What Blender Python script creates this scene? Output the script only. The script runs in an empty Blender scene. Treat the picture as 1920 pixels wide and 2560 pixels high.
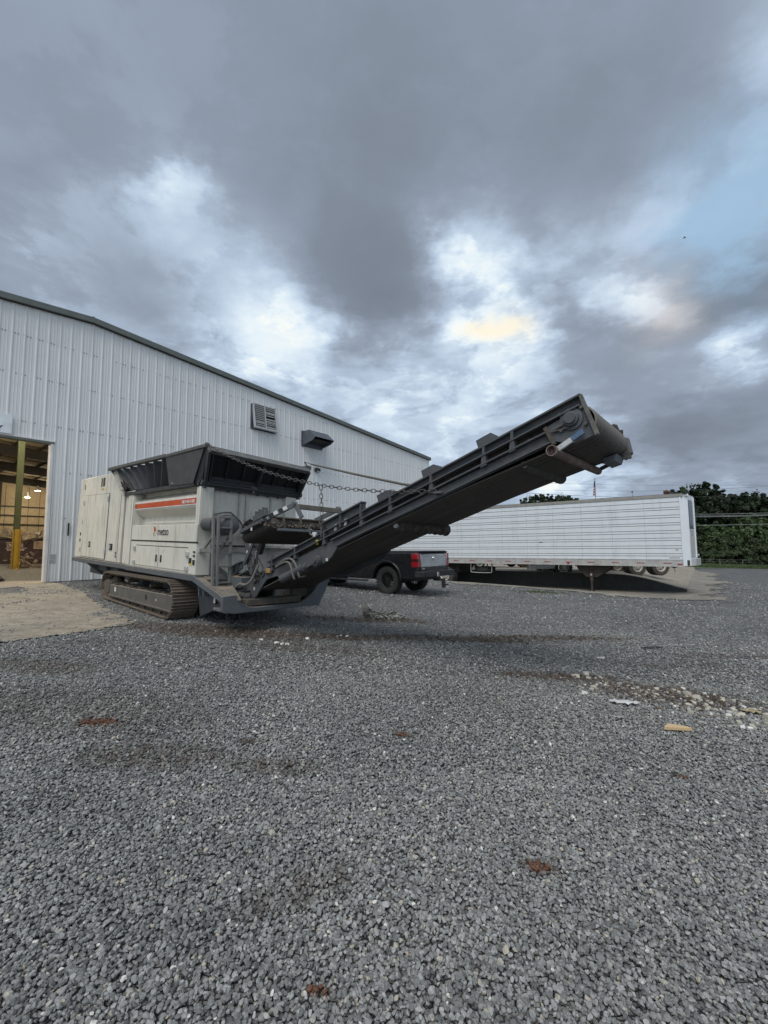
import bpy, bmesh, math, random
import numpy as np
from mathutils import Vector, Matrix
rnd = random.Random(11)
rs = np.random.RandomState(5)
sc = bpy.context.scene
COL = sc.collection
R_ = math.radians

# ------------------------------------------------------------------ camera
cam_d = bpy.data.cameras.new('camera'); cam = bpy.data.objects.new('camera', cam_d); COL.objects.link(cam)
cam_d.sensor_fit = 'HORIZONTAL'; cam_d.sensor_width = 36.0; cam_d.lens = 1080 / 1920 * 36.0
cam_d.clip_start = 0.05; cam_d.clip_end = 2000
CF = Vector((0, 0.99669682, 0.08121233)); CR = Vector((0.9999692, 6.378e-4, -7.828e-3)); CU = CR.cross(CF)
m = Matrix.Identity(4)
for i in range(3):
    m[i][0] = CR[i]; m[i][1] = CU[i]; m[i][2] = -CF[i]
m[0][3], m[1][3], m[2][3] = 0, 0, 1.5
cam.matrix_world = m
sc.camera = cam
sc.render.resolution_x = 768; sc.render.resolution_y = 1024
sc.view_settings.view_transform = 'Standard'; sc.view_settings.look = 'None'
sc.view_settings.exposure = 0.38; sc.view_settings.gamma = 1.0; sc.view_settings.use_curve_mapping = False

# ------------------------------------------------------------------ sky
SUN_EL, SUN_AZ = R_(56), R_(200)          # azimuth clockwise from +Y
w = bpy.data.worlds.new('World'); sc.world = w; w.use_nodes = True
nt = w.node_tree; N = nt.nodes; Lk = nt.links; N.clear()
def wn(t, **k):
    n = N.new(t)
    for a, b in k.items(): setattr(n, a, b)
    return n
def wm(op, a, b=None, c=None):
    n = N.new('ShaderNodeMath'); n.operation = op
    for i, v in enumerate((a, b, c)):
        if v is None: continue
        if isinstance(v, (int, float)): n.inputs[i].default_value = v
        else: Lk.new(v, n.inputs[i])
    return n.outputs[0]
def wv(op, a, b=None, s=None):
    n = N.new('ShaderNodeVectorMath'); n.operation = op
    for i, v in enumerate((a, b)):
        if v is None: continue
        if isinstance(v, tuple): n.inputs[i].default_value = v
        else: Lk.new(v, n.inputs[i])
    if s is not None: n.inputs['Scale'].default_value = s
    return n
tc = wn('ShaderNodeTexCoord').outputs['Generated']
dirn = wv('NORMALIZE', tc).outputs[0]
sx = wn('ShaderNodeSeparateXYZ'); Lk.new(dirn, sx.inputs[0])
zc = wm('ADD', wm('MAXIMUM', sx.outputs[2], 0.0), 0.22)
cx = wn('ShaderNodeCombineXYZ')
Lk.new(wm('DIVIDE', sx.outputs[0], zc), cx.inputs[0]); Lk.new(wm('DIVIDE', sx.outputs[1], zc), cx.inputs[1])
Lk.new(wm('MULTIPLY', sx.outputs[2], 0.8), cx.inputs[2])
layer = cx.outputs[0]
def wnoise(scale, det, rough, off=(0, 0, 0), dist=0.0):
    mp = wn('ShaderNodeMapping'); mp.inputs['Location'].default_value = off; Lk.new(layer, mp.inputs[0])
    n = wn('ShaderNodeTexNoise'); Lk.new(mp.outputs[0], n.inputs['Vector'])
    n.inputs['Scale'].default_value = scale; n.inputs['Detail'].default_value = det
    n.inputs['Roughness'].default_value = rough; n.inputs['Distortion'].default_value = dist
    return n
warpn = wnoise(1.9, 6, 0.55, (3, 1, 0))
warp2 = wnoise(6.5, 7, 0.62, (1, 5, 0))
warp = wv('ADD', wv('SCALE', wv('SUBTRACT', warpn.outputs['Color'], (0.5, 0.5, 0.5)).outputs[0], s=0.20).outputs[0],
          wv('SCALE', wv('SUBTRACT', warp2.outputs['Color'], (0.5, 0.5, 0.5)).outputs[0], s=0.12).outputs[0]).outputs[0]
wdir = wv('NORMALIZE', wv('ADD', dirn, warp).outputs[0]).outputs[0]
# cloud thickness map over the dome: (direction, tightness, lift)
CLOUDS = [(-0.342,0.687,0.641,557.1,0.2),(-0.413,0.69,0.594,307.9,0.07),(-0.344,0.751,0.564,197.0,0.04),(-0.543,0.68,0.493,257.9,0.05),(-0.587,0.661,0.468,643.9,0.05),(-0.282,0.824,0.492,300,0.21),(-0.227,0.862,0.453,323.7,0.22),(-0.351,0.84,0.414,255.4,0.21),(-0.184,0.89,0.417,299.8,0.14),(-0.262,0.889,0.376,221.9,0.1),(-0.027,0.912,0.41,409.5,0.24),(-0.126,0.899,0.42,423.2,0.12),(0.074,0.919,0.386,280.5,0.16),(0.093,0.895,0.437,675.2,0.1),(0.182,0.779,0.6,418.4,0.2),(0.131,0.795,0.593,573.5,0.12),(0.247,0.795,0.554,402.6,0.14),(0.207,0.82,0.533,371.8,0.14),(0.259,0.848,0.462,1853.2,0.38),(0.196,0.861,0.469,747.4,0.26),(0.239,0.84,0.487,259.3,0.2),(0.228,0.883,0.41,314.8,0.14),(0.454,0.776,0.439,646.3,0.32),(0.516,0.753,0.408,1440.6,0.22),(0.408,0.786,0.464,963.9,0.24),(0.372,0.779,0.505,433.3,0.1),(0.621,0.705,0.344,1354.8,0.3),(0.594,0.731,0.336,1231.2,0.12),(0.176,0.929,0.326,205.1,0.14),(0.317,0.895,0.313,139.9,0.08),(0.178,0.952,0.249,266.4,0.12),(0.055,0.963,0.264,254.5,0.1),(-0.008,0.94,0.342,265.8,0.1),(0.539,0.787,0.3,257.6,0.12),(0.409,0.892,0.192,243.9,0.14),(0.276,0.935,0.223,160.8,0.1),(0.624,0.764,0.162,521.9,0.12),(0.611,0.785,0.107,495.0,0.22),(0.369,0.922,0.118,308.0,0.2),(0.521,0.844,0.125,398.4,0.1),(0.573,0.632,0.521,329.1,0.3),(0.558,0.584,0.589,400,0.3),(0.511,0.663,0.547,477.4,0.12),(0.457,0.698,0.552,569.2,0.08),(0.51,0.527,0.68,602.5,0.1),(0.394,0.646,0.654,82.3,-0.13),(0.254,0.671,0.697,94.6,-0.08),(-0.002,0.659,0.753,43.2,-0.1),(-0.022,0.782,0.623,62.9,-0.12),(0.052,0.846,0.531,149.6,-0.16),(-0.097,0.815,0.571,161.3,-0.1),(-0.045,0.876,0.48,310.4,-0.12),(-0.222,0.735,0.64,344.4,-0.08),(-0.484,0.623,0.614,169.8,-0.06),(-0.553,0.634,0.54,507.5,-0.08),(-0.446,0.756,0.479,331.0,-0.06),(-0.379,0.794,0.475,398.8,-0.05),(0.55,0.705,0.447,500,-0.20),(0.608,0.664,0.436,600,-0.26),(0.529,0.764,0.37,400,-0.12),(0.45,0.807,0.382,411.4,-0.1),(0.345,0.829,0.441,841.0,-0.14),(0.295,0.81,0.507,876.5,-0.08),(0.396,0.848,0.353,266.4,-0.06),(0.58,0.795,0.178,208.9,-0.22),(0.517,0.829,0.214,230.2,-0.10),(0.645,0.751,0.143,792.3,-0.16),(0.226,0.931,0.285,632.0,-0.08),(0.075,0.944,0.322,382.5,-0.04),(0.441,0.851,0.287,270.7,-0.04),(0.336,0.858,0.388,344.7,-0.06)]
BLUE = [(0.549,0.656,0.518,431.7,0.75),(0.564,0.592,0.575,477.5,0.6),(0.587,0.632,0.506,743.9,0.6),(0.625,0.69,0.364,1122.8,0.45),(0.488,0.626,0.609,734.1,0.15),(0.52,0.678,0.519,892.0,0.3),(0.524,0.581,0.623,873.3,0.25)]
def blobs(lst, start, gain=1.0):
    acc = None
    for x, y, z, k, a in lst:
        d = wv('DOT_PRODUCT', wdir, (x, y, z)).outputs['Value']
        e = wm('EXPONENT', wm('MULTIPLY', wm('SUBTRACT', d, 1.0), k))
        a = a * (gain if a > 0.2 else 1.2 if a > 0 else 0.95) if gain < 1 else a
        acc = wm('MULTIPLY_ADD', e, a, start if acc is None else acc)
    return acc
n1 = wnoise(0.9, 5, 0.5, (0, 0, 0)).outputs['Fac']
n2 = wnoise(4.2, 10, 0.62, (7, 2, 0), 0.5).outputs['Fac']
# sky behind the camera made brighter to light the wall and yard
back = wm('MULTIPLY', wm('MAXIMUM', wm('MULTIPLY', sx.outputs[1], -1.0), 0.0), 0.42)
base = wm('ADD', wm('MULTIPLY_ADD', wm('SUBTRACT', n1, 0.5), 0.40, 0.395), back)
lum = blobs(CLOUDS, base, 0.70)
fine = wm('MULTIPLY', wm('SUBTRACT', n2, 0.5), wm('MAXIMUM', wm('MULTIPLY_ADD', lum, 1.5, -0.46), 0.07))
n3 = wnoise(2.1, 9, 0.58, (11, 4, 0), 0.35).outputs['Fac']
edge = wn('ShaderNodeMapRange', interpolation_type='SMOOTHSTEP'); Lk.new(n3, edge.inputs[0]); edge.inputs[1].default_value = 0.47; edge.inputs[2].default_value = 0.56
n4 = wnoise(3.3, 9, 0.6, (2, 9, 0), 0.2).outputs['Fac']
edge2 = wn('ShaderNodeMapRange', interpolation_type='SMOOTHSTEP'); Lk.new(n4, edge2.inputs[0]); edge2.inputs[1].default_value = 0.50; edge2.inputs[2].default_value = 0.57
layr = wm('MULTIPLY', wm('ADD', wm('SUBTRACT', edge.outputs[0], 0.5), wm('MULTIPLY', wm('SUBTRACT', edge2.outputs[0], 0.4), 0.8)), wm('MAXIMUM', wm('MULTIPLY_ADD', lum, 0.38, -0.10), 0.02))
lum = wm('ADD', wm('ADD', lum, fine), layr)
rp = wn('ShaderNodeValToRGB'); Lk.new(lum, rp.inputs[0])
el = rp.color_ramp.elements
stops = [(0.0, (0.12, 0.142, 0.18)), (0.25, (0.17, 0.20, 0.25)), (0.42, (0.245, 0.295, 0.37)), (0.58, (0.37, 0.45, 0.56)),
         (0.72, (0.47, 0.56, 0.66)), (0.86, (0.60, 0.68, 0.735)), (1.0, (0.72, 0.745, 0.73))]
el[0].position = 0; el[0].color = (*stops[0][1], 1); el[1].position = 1; el[1].color = (*stops[-1][1], 1)
for p, c in stops[1:-1]:
    e = el.new(p); e.color = (*c, 1)
def mixc(f, a, b, blend='MIX'):
    n = wn('ShaderNodeMix', data_type='RGBA', blend_type=blend)
    if isinstance(f, float): n.inputs[0].default_value = f
    else: Lk.new(f, n.inputs[0])
    for s, v in ((6, a), (7, b)):
        if isinstance(v, tuple): n.inputs[s].default_value = (*v, 1)
        else: Lk.new(v, n.inputs[s])
    return n.outputs[2]
# warm glow where the sun stands behind the cloud
dg = wv('DOT_PRODUCT', wdir, (0.257, 0.85, 0.460)).outputs['Value']
glow = wm('EXPONENT', wm('MULTIPLY', wm('SUBTRACT', dg, 1.0), 2200.0))
colr = mixc(wm('MULTIPLY', glow, 0.75), rp.outputs[0], (0.78, 0.71, 0.56))
dg2 = wv('DOT_PRODUCT', wdir, (0.49, 0.765, 0.42)).outputs['Value']
glow2 = wm('EXPONENT', wm('MULTIPLY', wm('SUBTRACT', dg2, 1.0), 500.0))
colr = mixc(wm('MULTIPLY', glow2, 0.22), colr, (0.80, 0.71, 0.62))
sky = wn('ShaderNodeTexSky'); sky.sky_type = 'NISHITA'; sky.sun_disc = False
sky.sun_elevation = SUN_EL; sky.sun_rotation = SUN_AZ; sky.air_density = 1.0; sky.dust_density = 2.0
blue = wm('MULTIPLY', wm('MINIMUM', blobs([(a, b, c, k * .8, s_) for a, b, c, k, s_ in BLUE], 0.0), 1.0), 0.85)
scaled = wv('SCALE', colr, s=10.0).outputs[0]
clear = mixc(0.55, sky.outputs[0], (3.9, 5.9, 7.6))
final = mixc(blue, scaled, clear)
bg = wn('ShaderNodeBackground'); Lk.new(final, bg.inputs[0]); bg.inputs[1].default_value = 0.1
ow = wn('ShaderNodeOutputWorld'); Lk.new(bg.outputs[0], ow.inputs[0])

sd = bpy.data.lights.new('sun', 'SUN'); sd.energy = 1.5; sd.angle = R_(35); sd.color = (1.0, 0.95, 0.88)
so = bpy.data.objects.new('sun', sd); COL.objects.link(so)
sv = Vector((math.sin(SUN_AZ) * math.cos(SUN_EL), math.cos(SUN_AZ) * math.cos(SUN_EL), math.sin(SUN_EL)))
so.rotation_euler = (-sv).to_track_quat('-Z', 'Y').to_euler(); so.location = (0, 0, 40)

# ------------------------------------------------------------------ tools
def tag(o, label=None, cat=None, group=None, kind=None):
    if label: o['label'] = label
    if cat: o['category'] = cat
    if group: o['group'] = group
    if kind: o['kind'] = kind
    return o
def empty(name, mat=None, **k):
    o = bpy.data.objects.new(name, None); COL.objects.link(o); o.empty_display_size = 0.2
    if mat is not None: o.matrix_world = mat
    return tag(o, **k)
def link(name, me, parent=None, loc=None, rot=None, **k):
    o = bpy.data.objects.new(name, me); COL.objects.link(o)
    if parent is not None: o.parent = parent
    if loc is not None: o.location = loc
    if rot is not None: o.rotation_euler = rot
    return tag(o, **k)
def frame(origin, x, y, z):
    M = Matrix.Identity(4)
    for i in range(3):
        M[i][0] = x[i]; M[i][1] = y[i]; M[i][2] = z[i]; M[i][3] = origin[i]
    return M
class MB:
    def __init__(s): s.v = []; s.f = []; s.sm = []; s.mi = []; s.cur = 0
    def add(s, vs, fs, smooth=False):
        b = len(s.v); s.v += [tuple(p) for p in vs]
        for f in fs: s.f.append(tuple(b + i for i in f)); s.sm.append(smooth); s.mi.append(s.cur)
        return s
    def box(s, x0, x1, y0, y1, z0, z1, M=None):
        vs = [(x, y, z) for z in (z0, z1) for y in (y0, y1) for x in (x0, x1)]
        if M is not None: vs = [tuple(M @ Vector(p)) for p in vs]
        return s.add(vs, [(0, 2, 3, 1), (4, 5, 7, 6), (0, 1, 5, 4), (2, 6, 7, 3), (0, 4, 6, 2), (1, 3, 7, 5)])
    def prism(s, poly, axis, a, b, smooth=False):
        """2D polygon extruded along an axis. y: (x,z)  x: (y,z)  z: (x,y)"""
        n = len(poly)
        def P(p, t):
            return {'y': (p[0], t, p[1]), 'x': (t, p[0], p[1]), 'z': (p[0], p[1], t)}[axis]
        vs = [P(p, a) for p in poly] + [P(p, b) for p in poly]
        fs = [(i, (i + 1) % n, n + (i + 1) % n, n + i) for i in range(n)]
        s.add(vs, fs, smooth); bb = len(s.v) - 2 * n
        s.f.append(tuple(bb + i for i in reversed(range(n)))); s.sm.append(False); s.mi.append(s.cur)
        s.f.append(tuple(bb + n + i for i in range(n))); s.sm.append(False); s.mi.append(s.cur)
        return s
    def strip(s, poly, axis, a, b, smooth=False):
        n = len(poly)
        def P(p, t):
            return {'y': (p[0], t, p[1]), 'x': (t, p[0], p[1]), 'z': (p[0], p[1], t)}[axis]
        vs = [P(p, a) for p in poly] + [P(p, b) for p in poly]
        return s.add(vs, [(i, i + 1, n + i + 1, n + i) for i in range(n - 1)], smooth)
    def slab(s, q, t):
        """quad (4 points) given thickness t along its normal"""
        q = [Vector(p) for p in q]; nn = (q[1] - q[0]).cross(q[3] - q[0]).normalized() * t
        vs = q + [p + nn for p in q]
        return s.add(vs, [(3, 2, 1, 0), (4, 5, 6, 7), (0, 1, 5, 4), (1, 2, 6, 5), (2, 3, 7, 6), (3, 0, 4, 7)])
    def tube(s, pts, r, n=8, cap=True, rr=None):
        pts = [Vector(p) for p in pts]; rings = []; ref = Vector((0, 0, 1))
        base = len(s.v)
        for i, p in enumerate(pts):
            t = (pts[min(i + 1, len(pts) - 1)] - pts[max(i - 1, 0)]).normalized()
            if abs(t.dot(ref)) > 0.95: rf = Vector((1, 0, 0))
            else: rf = ref
            a = t.cross(rf).normalized(); b = t.cross(a).normalized()
            q = rr[i] if rr else r
            for k in range(n):
                an = 2 * math.pi * k / n
                s.v.append(tuple(p + a * math.cos(an) * q + b * math.sin(an) * q))
        for i in range(len(pts) - 1):
            for k in range(n):
                s.f.append((base + i * n + k, base + i * n + (k + 1) % n, base + (i + 1) * n + (k + 1) % n, base + (i + 1) * n + k))
                s.sm.append(True); s.mi.append(s.cur)
        if cap:
            s.f.append(tuple(base + k for k in reversed(range(n)))); s.sm.append(False); s.mi.append(s.cur)
            e = base + (len(pts) - 1) * n
            s.f.append(tuple(e + k for k in range(n))); s.sm.append(False); s.mi.append(s.cur)
        return s
    def beam(s, p, q, w_, h_, up=(0, 0, 1)):
        p = Vector(p); q = Vector(q); t = (q - p).normalized(); u = Vector(up)
        a = t.cross(u).normalized() * w_ / 2; b = a.cross(t).normalized() * h_ / 2
        vs = [p + a * i + b * j for i, j in ((-1, -1), (1, -1), (1, 1), (-1, 1))] + [q + a * i + b * j for i, j in ((-1, -1), (1, -1), (1, 1), (-1, 1))]
        return s.add(vs, [(3, 2, 1, 0), (4, 5, 6, 7), (0, 1, 5, 4), (1, 2, 6, 5), (2, 3, 7, 6), (3, 0, 4, 7)])
    def ring(s, c, axis, prof, n=24, smooth=True):
        """lathe: prof = [(r, t)] around axis ('x','y','z') at centre c"""
        base = len(s.v)
        for r, t in prof:
            for k in range(n):
                a = 2 * math.pi * k / n; u, v_ = r * math.cos(a), r * math.sin(a)
                d = {'x': (t, u, v_), 'y': (u, t, v_), 'z': (u, v_, t)}[axis]
                s.v.append((c[0] + d[0], c[1] + d[1], c[2] + d[2]))
        for i in range(len(prof) - 1):
            for k in range(n):
                s.f.append((base + i * n + k, base + i * n + (k + 1) % n, base + (i + 1) * n + (k + 1) % n, base + (i + 1) * n + k))
                s.sm.append(smooth); s.mi.append(s.cur)
        return s
    def mesh(s, name, mats):
        me = bpy.data.meshes.new(name); me.from_pydata(s.v, [], s.f)
        me.polygons.foreach_set('use_smooth', s.sm)
        if not isinstance(mats, (list, tuple)): mats = [mats]
        for q in mats: me.materials.append(q)
        me.polygons.foreach_set('material_index', s.mi)
        bm = bmesh.new(); bm.from_mesh(me); bmesh.ops.recalc_face_normals(bm, faces=bm.faces); bm.to_mesh(me); bm.free()
        me.update()
        me.set_sharp_from_angle(angle=R_(38)); return me
    def build(s, name, mats, parent=None, bev=0.0, seg=2, **k):
        o = link(name, s.mesh(name, mats), parent, **k)
        if bev:
            b = o.modifiers.new('bevel', 'BEVEL'); b.width = bev; b.segments = seg; b.limit_method = 'ANGLE'; b.angle_limit = R_(35)
            b.harden_normals = False
        return o
def text_mesh(body, size, mat, name, parent, M, ext=0.002, bold=0.0, sx=1.0):
    cu = bpy.data.curves.new('txt', 'FONT'); cu.body = body; cu.size = size; cu.extrude = ext; cu.offset = bold
    to = bpy.data.objects.new('txt', cu); me = bpy.data.meshes.new_from_object(to)
    bpy.data.objects.remove(to); me.materials.clear(); me.materials.append(mat)
    me.transform(M @ Matrix.Diagonal((sx, 1, 1, 1)))
    return link(name, me, parent)

# ------------------------------------------------------------------ materials
def nodes(name):
    mt = bpy.data.materials.new(name); mt.use_nodes = True
    t = mt.node_tree; return mt, t, t.nodes['Principled BSDF']
def NN(t, ty, **k):
    n = t.nodes.new(ty)
    for a, b in k.items(): setattr(n, a, b)
    return n
def noise(t, vec, scale, det=5, rough=0.55, dist=0.0):
    n = NN(t, 'ShaderNodeTexNoise'); t.links.new(vec, n.inputs['Vector'])
    n.inputs['Scale'].default_value = scale; n.inputs['Detail'].default_value = det
    n.inputs['Roughness'].default_value = rough; n.inputs['Distortion'].default_value = dist
    return n.outputs['Fac']
def mapr(t, v, a, b, c=0.0, d=1.0, smooth=False):
    n = NN(t, 'ShaderNodeMapRange'); t.links.new(v, n.inputs[0])
    n.inputs[1].default_value = a; n.inputs[2].default_value = b; n.inputs[3].default_value = c; n.inputs[4].default_value = d
    if smooth: n.interpolation_type = 'SMOOTHSTEP'
    return n.outputs[0]
def mth(t, op, a, b=None):
    n = NN(t, 'ShaderNodeMath', operation=op)
    for i, v in enumerate((a, b)):
        if v is None: continue
        if isinstance(v, (int, float)): n.inputs[i].default_value = v
        else: t.links.new(v, n.inputs[i])
    return n.outputs[0]
def mix(t, f, a, b, blend='MIX'):
    n = NN(t, 'ShaderNodeMix', data_type='RGBA', blend_type=blend)
    if isinstance(f, (int, float)): n.inputs[0].default_value = f
    else: t.links.new(f, n.inputs[0])
    for s_, v in ((6, a), (7, b)):
        if isinstance(v, tuple): n.inputs[s_].default_value = (*v[:3], 1)
        else: t.links.new(v, n.inputs[s_])
    return n.outputs[2]
def mapping(t, vec, scale=(1, 1, 1), loc=(0, 0, 0)):
    n = NN(t, 'ShaderNodeMapping'); t.links.new(vec, n.inputs[0]); n.inputs['Scale'].default_value = scale
    n.inputs['Location'].default_value = loc; return n.outputs[0]
def bump(t, p, h, strength, dist=0.01):
    b = NN(t, 'ShaderNodeBump'); b.inputs['Strength'].default_value = strength; b.inputs['Distance'].default_value = dist
    t.links.new(h, b.inputs['Height']); t.links.new(b.outputs[0], p.inputs['Normal']); return b
def mat(name, col, rough=0.6, metal=0.0, var=0.12, vs=4.0, dirt=None, dust=None, streak=None, bmp=(0.15, 40), spots=None, coat=0.0, spec=0.5):
    """dirt=(colour, amount 0..1, scale)  dust=(colour, amount) lies on faces that look up  streak=(colour, amount, scale) runs down"""
    mt, t, p = nodes(name)
    tc_ = NN(t, 'ShaderNodeTexCoord').outputs['Object']
    c = mix(t, mapr(t, noise(t, tc_, vs), 0.3, 0.7), tuple(x * (1 - var) for x in col), tuple(min(1, x * (1 + var)) for x in col))
    rr = None
    if streak:
        f = noise(t, mapping(t, tc_, (streak[2], streak[2], streak[2] * 0.06)), 1.0, 6, 0.65)
        g = noise(t, tc_, 1.3, 3)
        f = mth(t, 'MULTIPLY', mapr(t, f, 0.50, 0.72), mapr(t, g, 0.35, 0.6))
        c = mix(t, mth(t, 'MULTIPLY', f, streak[1]), c, streak[0])
    if dirt:
        f = mapr(t, noise(t, tc_, dirt[2], 8, 0.68, 0.4), 0.62 - 0.3 * dirt[1], 0.82 - 0.3 * dirt[1])
        rr = f
        c = mix(t, mth(t, 'MULTIPLY', f, min(1, dirt[1] + 0.25)), c, dirt[0])
    if spots:
        v = NN(t, 'ShaderNodeTexVoronoi'); t.links.new(tc_, v.inputs['Vector']); v.inputs['Scale'].default_value = spots[1]
        f = mapr(t, v.outputs['Distance'], spots[2], spots[2] * 0.6)
        c = mix(t, f, c, spots[0])
    if dust:
        ge = NN(t, 'ShaderNodeNewGeometry'); sp = NN(t, 'ShaderNodeSeparateXYZ'); t.links.new(ge.outputs['Normal'], sp.inputs[0])
        f = mth(t, 'MULTIPLY', mapr(t, sp.outputs[2], 0.35, 0.9), mapr(t, noise(t, tc_, 9, 6, 0.7), 0.25, 0.6))
        c = mix(t, mth(t, 'MULTIPLY', f, dust[1]), c, dust[0])
    t.links.new(c, p.inputs['Base Color'])
    p.inputs['Metallic'].default_value = metal
    p.inputs['Specular IOR Level'].default_value = spec
    t.links.new(mapr(t, noise(t, tc_, 6, 4), 0.3, 0.7, max(0.05, rough - 0.1), min(1, rough + 0.12)), p.inputs['Roughness'])
    if coat: p.inputs['Coat Weight'].default_value = coat; p.inputs['Coat Roughness'].default_value = 0.15
    if bmp: bump(t, p, noise(t, tc_, bmp[1], 5, 0.6), bmp[0], 0.01)
    return mt
def emit(name, col, s):
    mt, t, p = nodes(name); p.inputs['Emission Color'].default_value = (*col, 1); p.inputs['Emission Strength'].default_value = s
    p.inputs['Base Color'].default_value = (*col, 1); return mt
DUST = (0.17, 0.14, 0.11)
m_white = mat('body_white', (0.64, 0.625, 0.555), 0.5, streak=((0.16, 0.135, 0.11), 0.6, 9), dirt=((0.28, 0.245, 0.20), 0.18, 3.0), dust=(DUST, 0.5), var=0.05, bmp=(0.05, 12))
m_whited = mat('body_white_dusty', (0.46, 0.45, 0.41), 0.8, streak=((0.10, 0.085, 0.07), 0.6, 7), dirt=((0.15, 0.13, 0.105), 0.45, 3.5), dust=(DUST, 0.8), var=0.10, bmp=(0.12, 20))
m_seam = mat('seam_black', (0.02, 0.02, 0.02), 0.8)
m_dark = mat('frame_charcoal', (0.072, 0.079, 0.087), 0.55, dirt=((0.15, 0.13, 0.11), 0.34, 3.5), dust=(DUST, 0.75), streak=((0.10, 0.085, 0.07), 0.3, 8), bmp=(0.1, 25))
m_hop = mat('hopper_charcoal', (0.042, 0.047, 0.054), 0.55, dirt=((0.10, 0.09, 0.08), 0.22, 2.2), dust=((0.15, 0.14, 0.125), 0.8), bmp=(0.15, 14))
m_inner = mat('inner_dirty', (0.034, 0.030, 0.026), 0.85, dirt=((0.085, 0.066, 0.05), 0.5, 6), bmp=(0.4, 30))
m_chas = mat('chassis_grey', (0.10, 0.112, 0.124), 0.55, dirt=((0.12, 0.10, 0.085), 0.25, 3), dust=((0.26, 0.225, 0.185), 0.95), streak=((0.10, 0.085, 0.07), 0.4, 9), bmp=(0.12, 22))
m_steel = mat('ladder_steel', (0.17, 0.172, 0.165), 0.5, dirt=((0.16, 0.14, 0.11), 0.3, 5), dust=(DUST, 0.5))
m_track = mat('track_rust', (0.15, 0.122, 0.10), 0.7, metal=0.25, dirt=((0.20, 0.165, 0.13), 0.45, 9), dust=((0.24, 0.195, 0.155), 0.7), bmp=(0.35, 35))
m_tfr = mat('track_frame_grey', (0.10, 0.096, 0.088), 0.7, streak=((0.05, 0.042, 0.035), 0.6, 10), dirt=((0.17, 0.145, 0.115), 0.35, 4), dust=((0.25, 0.21, 0.17), 0.95), bmp=(0.2, 30))
m_mud = mat('mud_crust', (0.082, 0.072, 0.060), 0.95, dirt=((0.165, 0.145, 0.12), 0.4, 12), bmp=(0.8, 30), var=0.3)
m_rub = mat('rubber_dusty', (0.030, 0.027, 0.025), 0.75, dirt=((0.10, 0.08, 0.065), 0.35, 3), bmp=(0.15, 30))
def belt_mat():
    mt, t, p = nodes('belt_rubber')
    tc_ = NN(t, 'ShaderNodeTexCoord').outputs['Object']
    st = noise(t, mapping(t, tc_, (0.35, 26, 0.35)), 1.0, 4, 0.6)
    c = mix(t, mapr(t, st, 0.35, 0.68), (0.014, 0.013, 0.012), (0.085, 0.070, 0.058))
    f = mapr(t, noise(t, tc_, 2.2, 6), 0.45, 0.75)
    c = mix(t, mth(t, 'MULTIPLY', f, 0.35), c, (0.09, 0.075, 0.06))
    ge = NN(t, 'ShaderNodeNewGeometry'); sp = NN(t, 'ShaderNodeSeparateXYZ'); t.links.new(ge.outputs['Normal'], sp.inputs[0])
    c = mix(t, mapr(t, sp.outputs[2], -.85, .1, 0, .9), c, (0.17, 0.16, 0.14))  # paler on upturned faces: dust plus the drum's lit look put into colour
    t.links.new(c, p.inputs['Base Color']); p.inputs['Roughness'].default_value = 0.7
    bump(t, p, st, 0.5, 0.02); return mt
m_belt = belt_mat()
m_orange = mat('stripe_orange', (0.52, 0.075, 0.02), 0.45, dirt=((0.25, 0.10, 0.06), 0.1, 6))
m_stickw = mat('sticker_white', (0.65, 0.65, 0.63), 0.5, dirt=((0.3, 0.28, 0.25), 0.2, 20))
m_sticky = mat('sticker_yellow', (0.60, 0.50, 0.05), 0.5)
m_blk = mat('print_black', (0.018, 0.02, 0.022), 0.5)
m_chain = mat('chain_steel', (0.11, 0.105, 0.10), 0.55, metal=0.3, dirt=((0.10, 0.07, 0.05), 0.4, 20))
m_brass = mat('fitting_ochre', (0.33, 0.20, 0.07), 0.6, dirt=((0.12, 0.09, 0.06), 0.4, 20))
m_blue = mat('bracket_blue', (0.045, 0.12, 0.22), 0.5, dirt=((0.2, 0.19, 0.17), 0.4, 18))
m_pipe = mat('pipe_rusty', (0.14, 0.10, 0.085), 0.85, dirt=((0.26, 0.21, 0.18), 0.5, 14), bmp=(0.6, 40))
m_chrome = mat('rod_chrome', (0.6, 0.6, 0.6), 0.2, metal=1.0, bmp=None)
# ------------------------------------------------------------------ lie of the land
AL = R_(39.4)
U = np.array([math.sin(AL), math.cos(AL)]); V = np.array([-math.cos(AL), math.sin(AL)])
T0 = np.array([11.7882, 17.1268]); TA = np.array([-0.80726, 0.59020]); TR = np.array([0.59020, 0.80726])
def sst(x, a, b):
    t = np.clip((x - a) / (b - a), 0, 1); return t * t * (3 - 2 * t)
def ground0(x, y):
    u = x * U[0] + y * U[1]; v = x * V[0] + y * V[1]
    return 0.031 * 60 * np.tanh(v / 60) - 0.022 * 80 * np.tanh(u / 80)
def ground(x, y):
    z = ground0(x, y)
    s = (x - T0[0]) * TA[0] + (y - T0[1]) * TA[1]; t = (x - T0[0]) * TR[0] + (y - T0[1]) * TR[1]
    wgt = sst(t, -3.2, 0.0) * (1 - sst(t, 2.2, 5)) * sst(s, -3.0, 1.0)
    z = z + (np.minimum(z, -0.53) - z) * wgt
    return z
def gz(x, y): return float(ground(np.array(float(x)), np.array(float(y))))
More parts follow.
